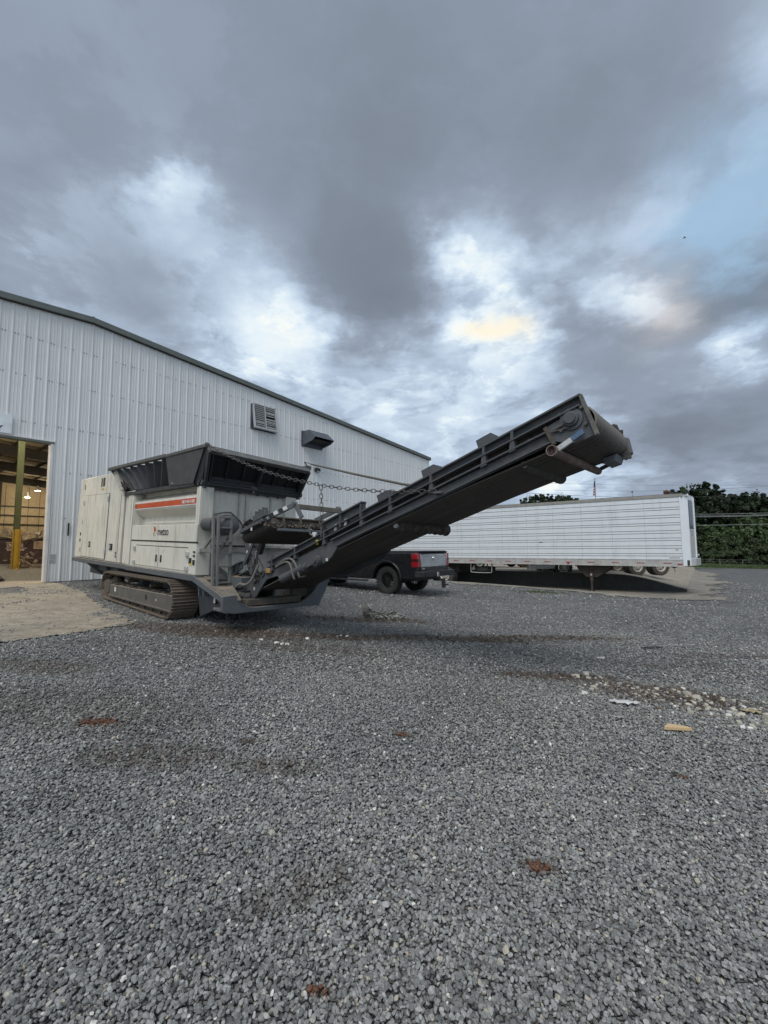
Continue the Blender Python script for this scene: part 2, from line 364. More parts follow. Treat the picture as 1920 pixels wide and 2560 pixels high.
def vnoise(x, y, s, seed=0):
    """cheap smooth value noise"""
    g = np.random.RandomState(seed).rand(64, 64)
    x = x / s + 100; y = y / s + 100
    xi = np.floor(x).astype(int); yi = np.floor(y).astype(int); fx = x - xi; fy = y - yi
    fx = fx * fx * (3 - 2 * fx); fy = fy * fy * (3 - 2 * fy)
    a = g[xi % 64, yi % 64]; b = g[(xi + 1) % 64, yi % 64]; c = g[xi % 64, (yi + 1) % 64]; d = g[(xi + 1) % 64, (yi + 1) % 64]
    return (a * (1 - fx) + b * fx) * (1 - fy) + (c * (1 - fx) + d * fx) * fy - 0.5
def relief(x, y):
    return 0.030 * vnoise(x, y, 1.7, 1) + 0.014 * vnoise(x, y, 0.55, 2)
def axis_pts(a, b, lo, hi, st, grow=1.16):
    p = list(np.arange(a, b, st)); d = st; q = b
    up_ = []
    while q < hi: up_.append(q); d *= grow; q += d
    d = st; q = a; dn = []
    while q > lo: d *= grow; q -= d; dn.append(q)
    return np.array(sorted(dn + p + up_))
# patches: (x, y, rx, ry, rot) used by the dirt masks
def grid_mesh(xs, ys, zf, name):
    X, Y = np.meshgrid(xs, ys, indexing='ij'); Z = zf(X, Y)
    co = np.stack([X, Y, Z], -1).reshape(-1, 3); nx, ny = len(xs), len(ys)
    i = np.arange((nx - 1) * (ny - 1)); a = (i // (ny - 1)) * ny + i % (ny - 1)
    q = np.stack([a, a + ny, a + ny + 1, a + 1], -1)
    me = bpy.data.meshes.new(name); me.vertices.add(len(co)); me.vertices.foreach_set('co', co.ravel())
    me.loops.add(q.size); me.loops.foreach_set('vertex_index', q.ravel().astype(np.int32))
    me.polygons.add(len(q)); me.polygons.foreach_set('loop_start', np.arange(0, q.size, 4, dtype=np.int32))
    me.polygons.foreach_set('loop_total', np.full(len(q), 4, dtype=np.int32))
    me.update(calc_edges=True); me.validate(); me.polygons.foreach_set('use_smooth', [True] * len(me.polygons)); return me
# soil patches trodden into the gravel: centre, half length, half width, heading (world), strength
SOIL = [(-2.75, 7.35, 1.9, 0.55, -12, 1.0), (-1.1, 7.15, 1.8, 0.28, -4, 0.95), (0.9, 7.3, 1.9, 0.25, 2, 1.0), (-1.1, 6.35, 1.3, 0.35, -10, 0.45),
        (-0.8, 8.9, 1.2, 0.35, -12, 0.85), (0.35, 8.9, 0.6, 0.3, -8, 0.7), (2.7, 7.6, 1.7, 0.2, 4, 0.8), (2.1, 5.25, 0.85, 0.20, -4, 0.9), (3.0, 4.75, 0.9, 0.4, -20, 0.8),
        (-4.0, 5.1, 0.9, 0.30, -8, 0.5), (-2.9, 3.9, 1.5, 0.6, -10, 0.35), (-2.32, 3.61, 0.22, 0.10, 0, 1.0), (-1.6, 3.1, 0.6, 0.22, 0, 0.45),
        (0.12, 3.55, 0.10, 0.05, 0, 1.0), (0.72, 2.19, 0.085, 0.045, -20, 1.1), (1.98, 3.05, 0.07, 0.03, 0, 0.9), (-0.23, 1.58, 0.05, 0.03, 0, 0.9), (-0.75, 3.0, 0.35, 0.12, 0, 0.5),
        (-1.0, 3.35, 0.12, 0.04, 0, 0.8), (5.3, 6.6, 1.3, 0.12, 0, 0.45), (3.6, 6.0, 1.4, 0.14, 4, 0.3), (-0.35, 2.0, 0.3, 0.12, 30, 0.35)]
def gravel_mat():
    mt, t, p = nodes('crushed_stone_ground')
    pos = NN(t, 'ShaderNodeNewGeometry').outputs['Position']
    flat = mapping(t, pos, (1, 1, 0.0))
    wv_ = NN(t, 'ShaderNodeTexNoise'); t.links.new(flat, wv_.inputs['Vector']); wv_.inputs['Scale'].default_value = 60
    def voro(scale, feat='F1'):
        v = NN(t, 'ShaderNodeTexVoronoi'); v.feature = feat; v.voronoi_dimensions = '2D'
        t.links.new(flat, v.inputs['Vector']); v.inputs['Scale'].default_value = scale; return v
    v1 = voro(40); v2 = voro(40, 'DISTANCE_TO_EDGE'); v3 = voro(17)
    sp = NN(t, 'ShaderNodeSeparateColor'); t.links.new(v1.outputs['Color'], sp.inputs[0])
    rp_ = NN(t, 'ShaderNodeValToRGB'); t.links.new(sp.outputs[0], rp_.inputs[0]); e = rp_.color_ramp.elements
    e[0].position = 0; e[0].color = (0.080, 0.081, 0.080, 1); e[1].position = 1; e[1].color = (0.55, 0.54, 0.50, 1)
    for q, c in ((0.35, (0.155, 0.156, 0.153)), (0.75, (0.255, 0.254, 0.247)), (0.94, (0.39, 0.385, 0.37))):
        k = e.new(q); k.color = (*c, 1)
    gap = mapr(t, v2.outputs['Distance'], 0.0, 0.16)
    c = mix(t, gap, (0.040, 0.041, 0.042), rp_.outputs[0])
    big = noise(t, flat, 0.55, 5, 0.6)
    c = mix(t, mapr(t, big, 0.30, 0.60, 0.40, 0.0), c, (0.060, 0.060, 0.060))
    c = mix(t, mapr(t, noise(t, flat, 2.3, 5), 0.5, 0.75, 0.0, 0.30), c, (0.27, 0.275, 0.28))
    c = mix(t, mapr(t, noise(t, flat, 13, 5, 0.75), 0.50, 0.68, 0.0, 0.55), c, (0.36, 0.355, 0.345))
    c = mix(t, mapr(t, noise(t, flat, 9, 5, 0.75), 0.50, 0.34, 0.0, 0.55), c, (0.060, 0.060, 0.060))
    # soil
    acc = None
    wp = NN(t, 'ShaderNodeTexNoise'); t.links.new(flat, wp.inputs['Vector']); wp.inputs['Scale'].default_value = 3.0; wp.inputs['Detail'].default_value = 6
    wsub = NN(t, 'ShaderNodeVectorMath', operation='SUBTRACT'); t.links.new(wp.outputs['Color'], wsub.inputs[0]); wsub.inputs[1].default_value = (0.5, 0.5, 0.5)
    wsc = NN(t, 'ShaderNodeVectorMath', operation='SCALE'); t.links.new(wsub.outputs[0], wsc.inputs[0]); wsc.inputs['Scale'].default_value = 0.5
    wad = NN(t, 'ShaderNodeVectorMath', operation='ADD'); t.links.new(flat, wad.inputs[0]); t.links.new(wsc.outputs[0], wad.inputs[1])
    for x, y, a, b, r, s in SOIL:
        src = wad.outputs[0] if b > 0.13 else flat
        sb = NN(t, 'ShaderNodeVectorMath', operation='SUBTRACT'); t.links.new(src, sb.inputs[0]); sb.inputs[1].default_value = (x, y, 0)
        mp = NN(t, 'ShaderNodeMapping', vector_type='POINT'); t.links.new(sb.outputs[0], mp.inputs[0])
        mp.inputs['Rotation'].default_value = (0, 0, -R_(r))
        m2 = NN(t, 'ShaderNodeVectorMath', operation='MULTIPLY'); t.links.new(mp.outputs[0], m2.inputs[0]); m2.inputs[1].default_value = (1 / a, 1 / b, 0)
        ln = NN(t, 'ShaderNodeVectorMath', operation='LENGTH'); t.links.new(m2.outputs[0], ln.inputs[0])
        v = mapr(t, ln.outputs['Value'], 1.25, 0.45, 0, s, True)
        acc = v if acc is None else mth(t, 'MAXIMUM', acc, v)
    # crawler cleats pressed across the soil bands
    rot = NN(t, 'ShaderNodeMapping'); t.links.new(wad.outputs[0], rot.inputs[0]); rot.inputs['Rotation'].default_value = (0, 0, R_(6)); rot.inputs['Scale'].default_value = (1, 0.15, 1)
    cl = NN(t, 'ShaderNodeTexWave'); t.links.new(rot.outputs[0], cl.inputs['Vector']); cl.inputs['Scale'].default_value = 2.6; cl.inputs['Distortion'].default_value = 1.5
    brk = mapr(t, noise(t, flat, 14, 6, 0.7), 0.30, 0.62)
    soilf = mth(t, 'MULTIPLY', acc, brk)
    soilc = mix(t, noise(t, flat, 8, 4), (0.055, 0.042, 0.032), (0.155, 0.115, 0.082))
    soilc = mix(t, mth(t, 'MULTIPLY', cl.outputs['Fac'], 0.5), soilc, (0.025, 0.020, 0.017))
    c = mix(t, mth(t, 'MULTIPLY', soilf, 0.85), c, soilc)
    t.links.new(c, p.inputs['Base Color']); p.inputs['Roughness'].default_value = 0.75
    p.inputs['Specular IOR Level'].default_value = 0.35
    h = mth(t, 'ADD', mth(t, 'MULTIPLY', gap, mth(t, 'ADD', mth(t, 'MULTIPLY', sp.outputs[1], 0.8), 0.4)), mth(t, 'MULTIPLY', mth(t, 'MULTIPLY', cl.outputs['Fac'], acc), 1.2))
    bump(t, p, h, 1.0, 0.014)
    return mt
m_gravel = gravel_mat()
gx = axis_pts(-7, 9, -300, 300, 0.11); gy = axis_pts(0.5, 18, -120, 420, 0.11)
gme = grid_mesh(gx, gy, lambda X, Y: ground(X, Y) + relief(X, Y) * (1 - sst(np.abs(Y - 9), 12, 20)) - 0.012 * (1 - sst(Y, 5.5, 9)), 'ground'); gme.materials.append(m_gravel)
link('ground', gme, kind='structure')

# loose stones lying on the near ground, as real geometry
def stone_tree():
    g = bpy.data.node_groups.new('loose_stones', 'GeometryNodeTree')
    g.interface.new_socket('Geometry', in_out='INPUT', socket_type='NodeSocketGeometry')
    g.interface.new_socket('Geometry', in_out='OUTPUT', socket_type='NodeSocketGeometry')
    gi = g.nodes.new('NodeGroupInput'); go = g.nodes.new('NodeGroupOutput'); L = g.links
    join = g.nodes.new('GeometryNodeJoinGeometry')
    for k in range(6):
        ico = g.nodes.new('GeometryNodeMeshIcoSphere'); ico.inputs['Radius'].default_value = 1.0; ico.inputs['Subdivisions'].default_value = 2
        nz = g.nodes.new('ShaderNodeTexNoise'); nz.noise_dimensions = '4D'; nz.inputs['W'].default_value = k * 7.3; nz.inputs['Scale'].default_value = 0.85; nz.inputs['Detail'].default_value = 1
        ps = g.nodes.new('GeometryNodeInputPosition'); L.new(ps.outputs[0], nz.inputs['Vector'])
        sb = g.nodes.new('ShaderNodeVectorMath'); sb.operation = 'SUBTRACT'; L.new(nz.outputs['Color'], sb.inputs[0]); sb.inputs[1].default_value = (0.5, 0.5, 0.5)
        s2 = g.nodes.new('ShaderNodeVectorMath'); s2.operation = 'SCALE'; L.new(sb.outputs[0], s2.inputs[0]); s2.inputs['Scale'].default_value = 1.9
        st = g.nodes.new('GeometryNodeSetPosition'); L.new(ico.outputs['Mesh'], st.inputs['Geometry']); L.new(s2.outputs[0], st.inputs['Offset'])
        tf = g.nodes.new('GeometryNodeTransform'); L.new(st.outputs[0], tf.inputs['Geometry']); tf.inputs['Scale'].default_value = (1.0, 0.62 + 0.07 * k, 0.50 + 0.05 * (k % 3))
        sm = g.nodes.new('GeometryNodeSetMaterial'); sm.inputs['Material'].default_value = m_stone; L.new(tf.outputs[0], sm.inputs['Geometry'])
        g2 = g.nodes.new('GeometryNodeGeometryToInstance'); L.new(sm.outputs[0], g2.inputs[0]); L.new(g2.outputs[0], join.inputs[0])
    ip = g.nodes.new('GeometryNodeInstanceOnPoints'); L.new(gi.outputs[0], ip.inputs['Points']); L.new(join.outputs[0], ip.inputs['Instance'])
    ip.inputs['Pick Instance'].default_value = True
    def att(name, ty):
        n = g.nodes.new('GeometryNodeInputNamedAttribute'); n.data_type = ty; n.inputs[0].default_value = name
        return [o for o in n.outputs if o.enabled][0]
    L.new(att('pick', 'INT'), ip.inputs['Instance Index']); L.new(att('spin', 'FLOAT_VECTOR'), ip.inputs['Rotation']); L.new(att('size', 'FLOAT'), ip.inputs['Scale'])
    L.new(ip.outputs[0], go.inputs[0]); return g
def stone_mat():
    mt, t, p = nodes('crushed_stone')
    a = NN(t, 'ShaderNodeAttribute', attribute_type='INSTANCER', attribute_name='tint')
    b = NN(t, 'ShaderNodeAttribute', attribute_type='INSTANCER', attribute_name='soil')
    rp_ = NN(t, 'ShaderNodeValToRGB'); t.links.new(a.outputs['Fac'], rp_.inputs[0]); e = rp_.color_ramp.elements
    e[0].position = 0; e[0].color = (0.060, 0.061, 0.060, 1); e[1].position = 1; e[1].color = (0.72, 0.70, 0.64, 1)
    for q, c in ((0.3, (0.155, 0.158, 0.152)), (0.7, (0.305, 0.307, 0.295)), (0.90, (0.44, 0.435, 0.42)), (0.95, (0.44, 0.39, 0.30)), (0.975, (0.56, 0.55, 0.51))):
        k = e.new(q); k.color = (*c, 1)
    tc_ = NN(t, 'ShaderNodeTexCoord').outputs['Object']
    c = mix(t, mapr(t, noise(t, tc_, 2.5, 4), 0.35, 0.7, 0, 0.35), rp_.outputs[0], (0.30, 0.31, 0.32))
    c = mix(t, b.outputs['Fac'], c, (0.098, 0.064, 0.043))
    c = mix(t, mapr(t, b.outputs['Fac'], .93, .99), c, (0.15, 0.07, 0.042))
    t.links.new(c, p.inputs['Base Color']); p.inputs['Roughness'].default_value = 0.7; p.inputs['Specular IOR Level'].default_value = 0.35
    return mt
m_stone = stone_mat()
def soil_at(x, y):
    f = np.zeros_like(x)
    for cx_, cy_, a, b, r, s in SOIL:
        dx, dy = x - cx_, y - cy_; c, n_ = math.cos(R_(r)), math.sin(R_(r))
        l = np.sqrt(((dx * c + dy * n_) / a) ** 2 + ((-dx * n_ + dy * c) / b) ** 2)
        f = np.maximum(f, s * (1 - sst(l, 0.45, 1.25)))
    return f
APRON = [(-9, 3.6), (-5.9, 5.55), (-5.36, 6.14), (-5.2, 6.35), (-5.02, 6.57), (-4.82, 6.86), (-4.65, 7.18), (-4.53, 7.52), (-4.56, 7.86), (-4.79, 8.16), (-5.16, 8.56), (-5.56, 9.0), (-6.05, 9.47), (-6.8, 10.31), (-7.72, 11.31), (-8.85, 12.52), (-9.96, 13.55), (-10.64, 14.04), (-11.02, 14.21), (-11.6, 14.75), (-18, 9.5), (-17, 2)]
SPILL = [(-10.9, 11.3), (-10.62, 12.31), (-10.6, 12.68), (-10.01, 12.28), (-9.54, 11.56), (-9.53, 11.18), (-9.9, 10.7)]
PADF = [(2.8, 18.6), (5.73, 16.98), (6.92, 16.16), (7.59, 15.43), (8.12, 14.85), (9.0, 14.52), (10.0, 14.45), (10.97, 14.68), (11.82, 15.22), (12.43, 15.96), (12.57, 16.5), (12.35, 16.71), (13.62, 17.77), (14.35, 18.59), (14.06, 19.01), (15.46, 20.14), (16.21, 21.16), (15.77, 21.43), (19.3, 24.26), (20.38, 25.73), (19.21, 25.3), (21.17, 27.54), (22.32, 30.1), (24.54, 31.82), (26.27, 34.34), (27.08, 36.71), (29.13, 41.26), (16, 44), (10, 40), (2, 30)]
def inside(x, y, poly):
    r = np.zeros(x.shape, bool); n = len(poly); j = n - 1
    for i in range(n):
        xi, yi = poly[i]; xj, yj = poly[j]
        if yi != yj:
            c = ((yi > y) != (yj > y)) & (x < (xj - xi) * (y - yi) / (yj - yi) + xi); r ^= c
        j = i
    return r
def stones():
    P = []
    for y0, y1, dens, wd, smin, smax in ((0.75, 3.0, 7600, 0.95, 0.0058, 0.0118), (3.0, 5.2, 4200, 0.95, 0.0065, 0.013), (5.2, 8.5, 1200, 0.93, 0.009, 0.016), (8.5, 13.0, 330, 0.95, 0.012, 0.020), (13.0, 24.0, 75, 0.95, 0.018, 0.030)):
        w1 = wd * y1 + 0.6; n = int(dens * (2 * w1) * (y1 - y0))
        x = rs.uniform(-w1, w1, n); y = rs.uniform(y0, y1, n); k = np.abs(x) < wd * y + 0.6
        s = smin + (smax - smin) * rs.rand(n) ** 1.6; s[rs.rand(n) < 0.012] *= 1.5
        P.append(np.stack([x[k], y[k], s[k]], -1))
    P = np.concatenate(P); x, y, s = P.T
    j = 0.25 * vnoise(x, y, 0.25, 9)
    j2 = 0.35 * vnoise(x, y, 0.5, 19) + 0.2 * vnoise(x, y, 0.15, 20)
    spill = (vnoise(x, y, 0.9, 31) + 0.5 * vnoise(x, y, 0.3, 32) > 0.36) & (rs.rand(len(x)) < 0.4)
    k = (~inside(x + j, y + j, APRON) | spill | (rs.rand(len(x)) < 0.012)) & (~inside(x + j2, y + j2, PADF) | (rs.rand(len(x)) < 0.06))
    k &= ((x * V[0] + y * V[1]) < 17.3)
    x, y, s = x[k], y[k], s[k]; n = len(x)
    z = ground(x, y) + relief(x, y) + s * rs.uniform(-1.25, 0.75, n) + 0.010 * np.maximum(0, vnoise(x, y, 0.07, 4))
    ia = inside(x, y, APRON); z[ia] = (ground(x, y) + relief(x, y) + 0.014 + s * 0.25)[ia]
    me = bpy.data.meshes.new('loose_gravel'); me.vertices.add(n); me.vertices.foreach_set('co', np.stack([x, y, z], -1).ravel())
    def at(nm, ty, v, key='value'):
        a = me.attributes.new(nm, ty, 'POINT'); a.data.foreach_set(key, np.ascontiguousarray(v).ravel())
    at('pick', 'INT', rs.randint(0, 6, n).astype(np.int32)); at('size', 'FLOAT', s.astype(np.float32))
    sp = np.stack([rs.normal(0, 0.45, n), rs.normal(0, 0.45, n), rs.uniform(0, 6.283, n)], -1).astype(np.float32); at('spin', 'FLOAT_VECTOR', sp, 'vector')
    ti = np.clip(rs.beta(2.2, 2.4, n) + 0.22 * vnoise(x, y, 0.9, 6), 0, 0.93); q = rs.rand(n); ti[q < 0.030] = rs.uniform(0.93, 0.96); ti[q < 0.010] = 1.0
    at('tint', 'FLOAT', ti.astype(np.float32))
    band = soil_at(x, y); wob = y + 0.05 * vnoise(x, y, 0.4, 51); ph = (x * 0.99 + wob * 0.12) / 0.17; cleat = 0.5 + 0.5 * np.sin(6.283 * ph)
    ti = np.clip(ti - 0.35 * band * cleat * (s > 0), 0, 1); me.attributes['tint'].data.foreach_set('value', ti.astype(np.float32))
    so_ = band * (0.75 + 0.75 * cleat) * (rs.rand(n) < 0.88) * rs.uniform(0.5, 1.0, n); so_ = np.clip(so_, 0, .9)
    for cx_, cy_, a, b, r, s_ in SOIL:
        if a < .25 and s_ >= .9: so_[(((x - cx_) / a) ** 2 + ((y - cy_) / b) ** 2 < .5) & (rs.rand(n) < .8)] = 1.0
    at('soil', 'FLOAT', so_.astype(np.float32))
    o = link('loose_gravel', me, kind='stuff'); o['label'] = 'loose grey crushed stone covering the yard in front'; o['category'] = 'gravel'
    md = o.modifiers.new('stones', 'NODES'); md.node_group = stone_tree(); print('stones', n)
stones()

def concrete_mat(name, a, b, stain):
    mt, t, p = nodes(name); pos = NN(t, 'ShaderNodeNewGeometry').outputs['Position']
    c = mix(t, mapr(t, noise(t, pos, 0.8, 6, 0.6), 0.3, 0.7), a, b)
    c = mix(t, mapr(t, noise(t, pos, 5, 7, 0.7), 0.46, 0.58, 0, 0.6), c, stain)
    c = mix(t, mapr(t, noise(t, pos, 16, 6, 0.75), 0.53, 0.62, 0, 0.6), c, tuple(q * .55 for q in stain))
    c = mix(t, mapr(t, noise(t, mapping(t, pos, (1.0, 2.6, 1)), 2.2, 6, 0.6), 0.5, 0.72, 0, 0.4), c, (0.48, 0.43, 0.35))
    d = NN(t, 'ShaderNodeTexVoronoi'); t.links.new(pos, d.inputs['Vector']); d.inputs['Scale'].default_value = 9; d.inputs['Randomness'].default_value = 1
    s = NN(t, 'ShaderNodeSeparateColor'); t.links.new(d.outputs['Color'], s.inputs[0])
    lump = mth(t, 'MULTIPLY', mapr(t, d.outputs['Distance'], 0.28, 0.12), mapr(t, s.outputs[0], 0.72, 0.8))
    c = mix(t, mth(t, 'MULTIPLY', lump, 0.7), c, (0.10, 0.085, 0.07))
    g = NN(t, 'ShaderNodeTexVoronoi'); t.links.new(pos, g.inputs['Vector']); g.inputs['Scale'].default_value = 38
    gs = NN(t, 'ShaderNodeSeparateColor'); t.links.new(g.outputs['Color'], gs.inputs[0])
    gr = mth(t, 'MULTIPLY', mapr(t, noise(t, pos, 1.1, 5), 0.50, 0.66), mapr(t, gs.outputs[0], 0.45, 0.55))
    c = mix(t, mth(t, 'MULTIPLY', gr, 0.6), c, (0.14, 0.145, 0.15))
    t.links.new(c, p.inputs['Base Color']); p.inputs['Roughness'].default_value = 0.9
    bump(t, p, mth(t, 'ADD', noise(t, pos, 20, 6, 0.7), lump), 0.6, 0.02); return mt
m_conc = concrete_mat('apron_concrete', (0.27, 0.238, 0.185), (0.37, 0.33, 0.265), (0.19, 0.155, 0.115))
m_lane = concrete_mat('lane_concrete', (0.20, 0.185, 0.155), (0.33, 0.30, 0.245), (0.14, 0.125, 0.105))
def drape(name, poly, st, lift, zf, mt, jag=0.12, holes=(), ex=None):
    px = [p[0] for p in poly]; py = [p[1] for p in poly]
    xs = np.arange(min(px), max(px) + st, st); ys = np.arange(min(py), max(py) + st, st)
    X, Y = np.meshgrid(xs, ys, indexing='ij')
    cx_, cy_ = X[:-1, :-1] + st / 2, Y[:-1, :-1] + st / 2
    jx = jag * 2 * (vnoise(cx_, cy_, st * 5, 21) + 0.7 * vnoise(cx_, cy_, st * 2, 22)); jy = jag * 2 * (vnoise(cx_, cy_, st * 5, 23) + 0.7 * vnoise(cx_, cy_, st * 2, 24))
    k = inside(cx_ + jx, cy_ + jy, poly)
    for h in holes: k &= ~inside(cx_ + jx, cy_ + jy, h)
    if ex is not None: k &= ex(cx_, cy_)
    Z = zf(X, Y) + lift; nx, ny = X.shape
    ii, jj = np.nonzero(k); a = ii * ny + jj; q = np.stack([a, a + ny, a + ny + 1, a + 1], -1)
    used, inv = np.unique(q, return_inverse=True); q = inv.reshape(-1, 4)
    co = np.stack([X.ravel(), Y.ravel(), Z.ravel()], -1)[used]
    me = bpy.data.meshes.new(name); me.from_pydata(co.tolist(), [], q.tolist()); me.materials.append(mt)
    me.polygons.foreach_set('use_smooth', [True] * len(me.polygons))
    return link(name, me, kind='structure')
zr = lambda X, Y: ground(X, Y) + relief(X, Y)
drape('concrete_apron', APRON, 0.06, 0.012, zr, m_conc, 0.07, holes=(SPILL,))
def tr_coords(X, Y):
    return (X - T0[0]) * TA[0] + (Y - T0[1]) * TA[1], (X - T0[0]) * TR[0] + (Y - T0[1]) * TR[1]
def pad_z(X, Y):
    s, t = tr_coords(X, Y); g = ground0(X, Y)
    return g + (0.13 - g) * sst(s, 0.0, 3.6) * (1 - 0.55 * sst(t, 4, 14))
drape('concrete_lane', PADF, 0.06, 0.02, zr, m_lane, 0.38, ex=lambda X, Y: (lambda s, t: (t < 1.83) | (s < 0.05))(*tr_coords(X, Y)))
def pad_mesh():
    ss = np.arange(0.02, 24, 0.4); tt = np.arange(1.8, 42, 0.5)
    S, T = np.meshgrid(ss, tt, indexing='ij'); X = T0[0] + S * TA[0] + T * TR[0]; Y = T0[1] + S * TA[1] + T * TR[1]
    Z = pad_z(X, Y) + 0.024; ny = len(tt)
    q = [(i * ny + j, i * ny + j + 1, (i + 1) * ny + j + 1, (i + 1) * ny + j) for i in range(len(ss) - 1) for j in range(ny - 1)]
    me = bpy.data.meshes.new('concrete_yard'); me.from_pydata(np.stack([X, Y, Z], -1).reshape(-1, 3).tolist(), [], q); me.materials.append(m_conc)
    me.polygons.foreach_set('use_smooth', [True] * len(me.polygons)); me.update(); link('concrete_yard', me, kind='structure')
pad_mesh()
m_darkc = mat('dark_concrete', (0.052, 0.056, 0.054), 0.9, dirt=((0.085, 0.083, 0.075), 0.4, 3), streak=((0.02, 0.022, 0.02), 0.7, 5), bmp=(0.5, 18), dust=((0.36, 0.34, 0.29), 0.95))
TM = frame((T0[0], T0[1], 0), (-TA[0], -TA[1], 0), (TR[0], TR[1], 0), (0, 0, 1))      # x towards the trailer's nose
def ramp_wall():
    root = empty('retaining_wall', TM, label='low dark weathered concrete wall with a sloping end beside the parked trailer', cat='wall')
    top = [(0.0, -0.37), (-0.38, -0.29), (-1.1, -0.08), (-1.7, 0.06), (-2.3, 0.15), (-3.3, 0.19), (-4.0, 0.19), (-22, 0.16)]
    mb = MB(); mb.prism(top + [(-22, -1.2), (0.0, -1.2)], 'y', 1.80, 2.06); mb.build('wall_body', m_darkc, root, bev=0.015)
    mb = MB()
    for (a, b), (c, d) in zip(top[:-1], top[1:]):
        mb.slab([(a, 1.785, b - .05), (c, 1.785, d - .05), (c, 1.785, d + .006), (a, 1.785, b + .006)], -0.0)if False else None
    return root
ramp_wall()
# ------------------------------------------------------------------ metal building
V0 = 17.534; UR = 4.9; HR = 9.60; SL = 0.0765; UE = 26.4; UW = -16.6; BASE = 0.46; DEPTH = 44.0
BM = frame((0, 0, 0), (U[0], U[1], 0), (V[0], V[1], 0), (0, 0, 1))
def roofz(u): return HR - SL * abs(u - UR)
m_wall = mat('siding_white', (0.72, 0.73, 0.725), 0.45, streak=((0.46, 0.475, 0.49), 0.35, 5), dirt=((0.50, 0.51, 0.51), 0.10, 1.2), var=0.025, vs=0.7, bmp=(0.03, 6))
m_trim = mat('trim_green_grey', (0.125, 0.140, 0.128), 0.5, dirt=((0.2, 0.2, 0.18), 0.2, 3))
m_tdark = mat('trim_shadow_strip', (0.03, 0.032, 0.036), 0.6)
m_found = mat('foundation_concrete', (0.28, 0.27, 0.25), 0.9)
m_liner = mat('insulation_beige', (0.46, 0.37, 0.24), 0.8, dirt=((0.34, 0.27, 0.17), 0.25, 0.8), streak=((0.3, 0.23, 0.14), 0.5, 1.2))
m_primer = mat('primer_dark_steel', (0.020, 0.017, 0.013), 0.6)
m_green = mat('column_olive', (0.05, 0.06, 0.03), 0.5, streak=((0.03, 0.03, 0.02), 0.5, 5))
m_yel = mat('guard_yellow', (0.33, 0.21, 0.02), 0.5, dirt=((0.2, 0.13, 0.03), 0.4, 6))
m_hfloor = mat('hall_floor', (0.50, 0.41, 0.27), 0.7, dirt=((0.25, 0.19, 0.12), 0.3, 1.0), bmp=(0.2, 6))
m_jamb = mat('jamb_white', (0.70, 0.68, 0.66), 0.5, streak=((0.35, 0.33, 0.3), 0.6, 5))
m_galv = mat('galvanised', (0.52, 0.53, 0.53), 0.42, metal=0.3, dirt=((0.2, 0.19, 0.18), 0.35, 5))
m_hood = mat('hood_grey_blue', (0.085, 0.098, 0.118), 0.5, streak=((0.2, 0.2, 0.2), 0.3, 10))
hall = empty('warehouse', BM, label='long white ribbed metal warehouse with a low gable roof and an open doorway', cat='building')
PITCH = 0.3143
def panel_profile():
    pts = [(0.0, 0.0)]
    for k in range(3):
        o = k * PITCH
        pts += [(o + 0.022, 0.024), (o + 0.048, 0.024), (o + 0.078, 0.0)]
        for r in (0.135, 0.215):
            pts += [(o + r, 0.0), (o + r + 0.008, 0.006), (o + r + 0.024, 0.006), (o + r + 0.032, 0.0)]
        pts.append((o + PITCH - 0.004, 0.0))
    return pts
prof = panel_profile()
def siding(u0, z0f):
    vs = []
    for x, d in prof:
        u = u0 + x; vs.append((u, V0 - d, z0f)); 
    for x, d in prof:
        u = u0 + x; vs.append((u, V0 - d, roofz(u) - 0.015))
    n = len(prof)
    me = bpy.data.meshes.new('wall_panel'); me.from_pydata(vs, [], [(i, i + 1, n + i + 1, n + i) for i in range(n - 1)])
    me.materials.append(m_wall); me.update(); link('wall_panel', me, hall)
u0 = 3.975; DOORL = u0 - 5 * 3 * PITCH
uu = u0
while uu < UE - 0.3: siding(uu, BASE); uu += 3 * PITCH
UEND = uu
uu = u0 - 3 * PITCH
while uu > UW:
    siding(uu, 5.08 if uu > DOORL - 0.1 else BASE); uu -= 3 * PITCH
# fasteners in rows along the girts
mb = MB()
uu = UW + 1
while uu < UEND:
    for zz in (2.55, 4.1, 5.62, 7.13, 8.43):
        for dx in (0.105, 0.19, 0.27):
            if rnd.random() < 0.72 and not (DOORL < uu < u0 and zz < 5.2) and zz < roofz(uu) - 0.3:
                mb.box(uu + dx - .013, uu + dx + .013, V0 - 0.014, V0 - 0.001, zz - .013, zz + .013)
    uu += PITCH
mb.build('fastener', m_hood, hall, kind='stuff')
MB().box(UW, DOORL, V0 + 0.0, V0 + 0.3, -1.0, BASE).build('foundation', m_found, hall)
MB().box(u0, UEND, V0 + 0.0, V0 + 0.3, -1.5, BASE - 0.004).build('foundation', m_found, hall)
# gable trims, roof sheets, ridge
for s in (-1, 1):
    ue = UW - 0.1 if s < 0 else UEND + 0.12
    mb = MB(); mb.prism([(UR, HR - 0.02), (ue, roofz(ue) - 0.02), (ue, roofz(ue) + 0.18), (UR, HR + 0.18)], 'y', V0 - 0.16, V0 - 0.07)
    mb.build('gable_trim', m_trim, hall, bev=0.006)
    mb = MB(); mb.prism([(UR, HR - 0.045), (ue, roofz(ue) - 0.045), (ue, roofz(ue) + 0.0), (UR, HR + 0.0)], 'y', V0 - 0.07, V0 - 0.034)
    mb.build('gable_shade_strip', m_tdark, hall)  # dark strip stands in for the shade under the gable trim
    mb = MB(); mb.prism([(UR, HR + 0.0), (ue, roofz(ue) + 0.0), (ue, roofz(ue) + 0.16), (UR, HR + 0.16)], 'y', V0 - 0.069, V0 + DEPTH)
    mb.build('roof', m_trim, hall)
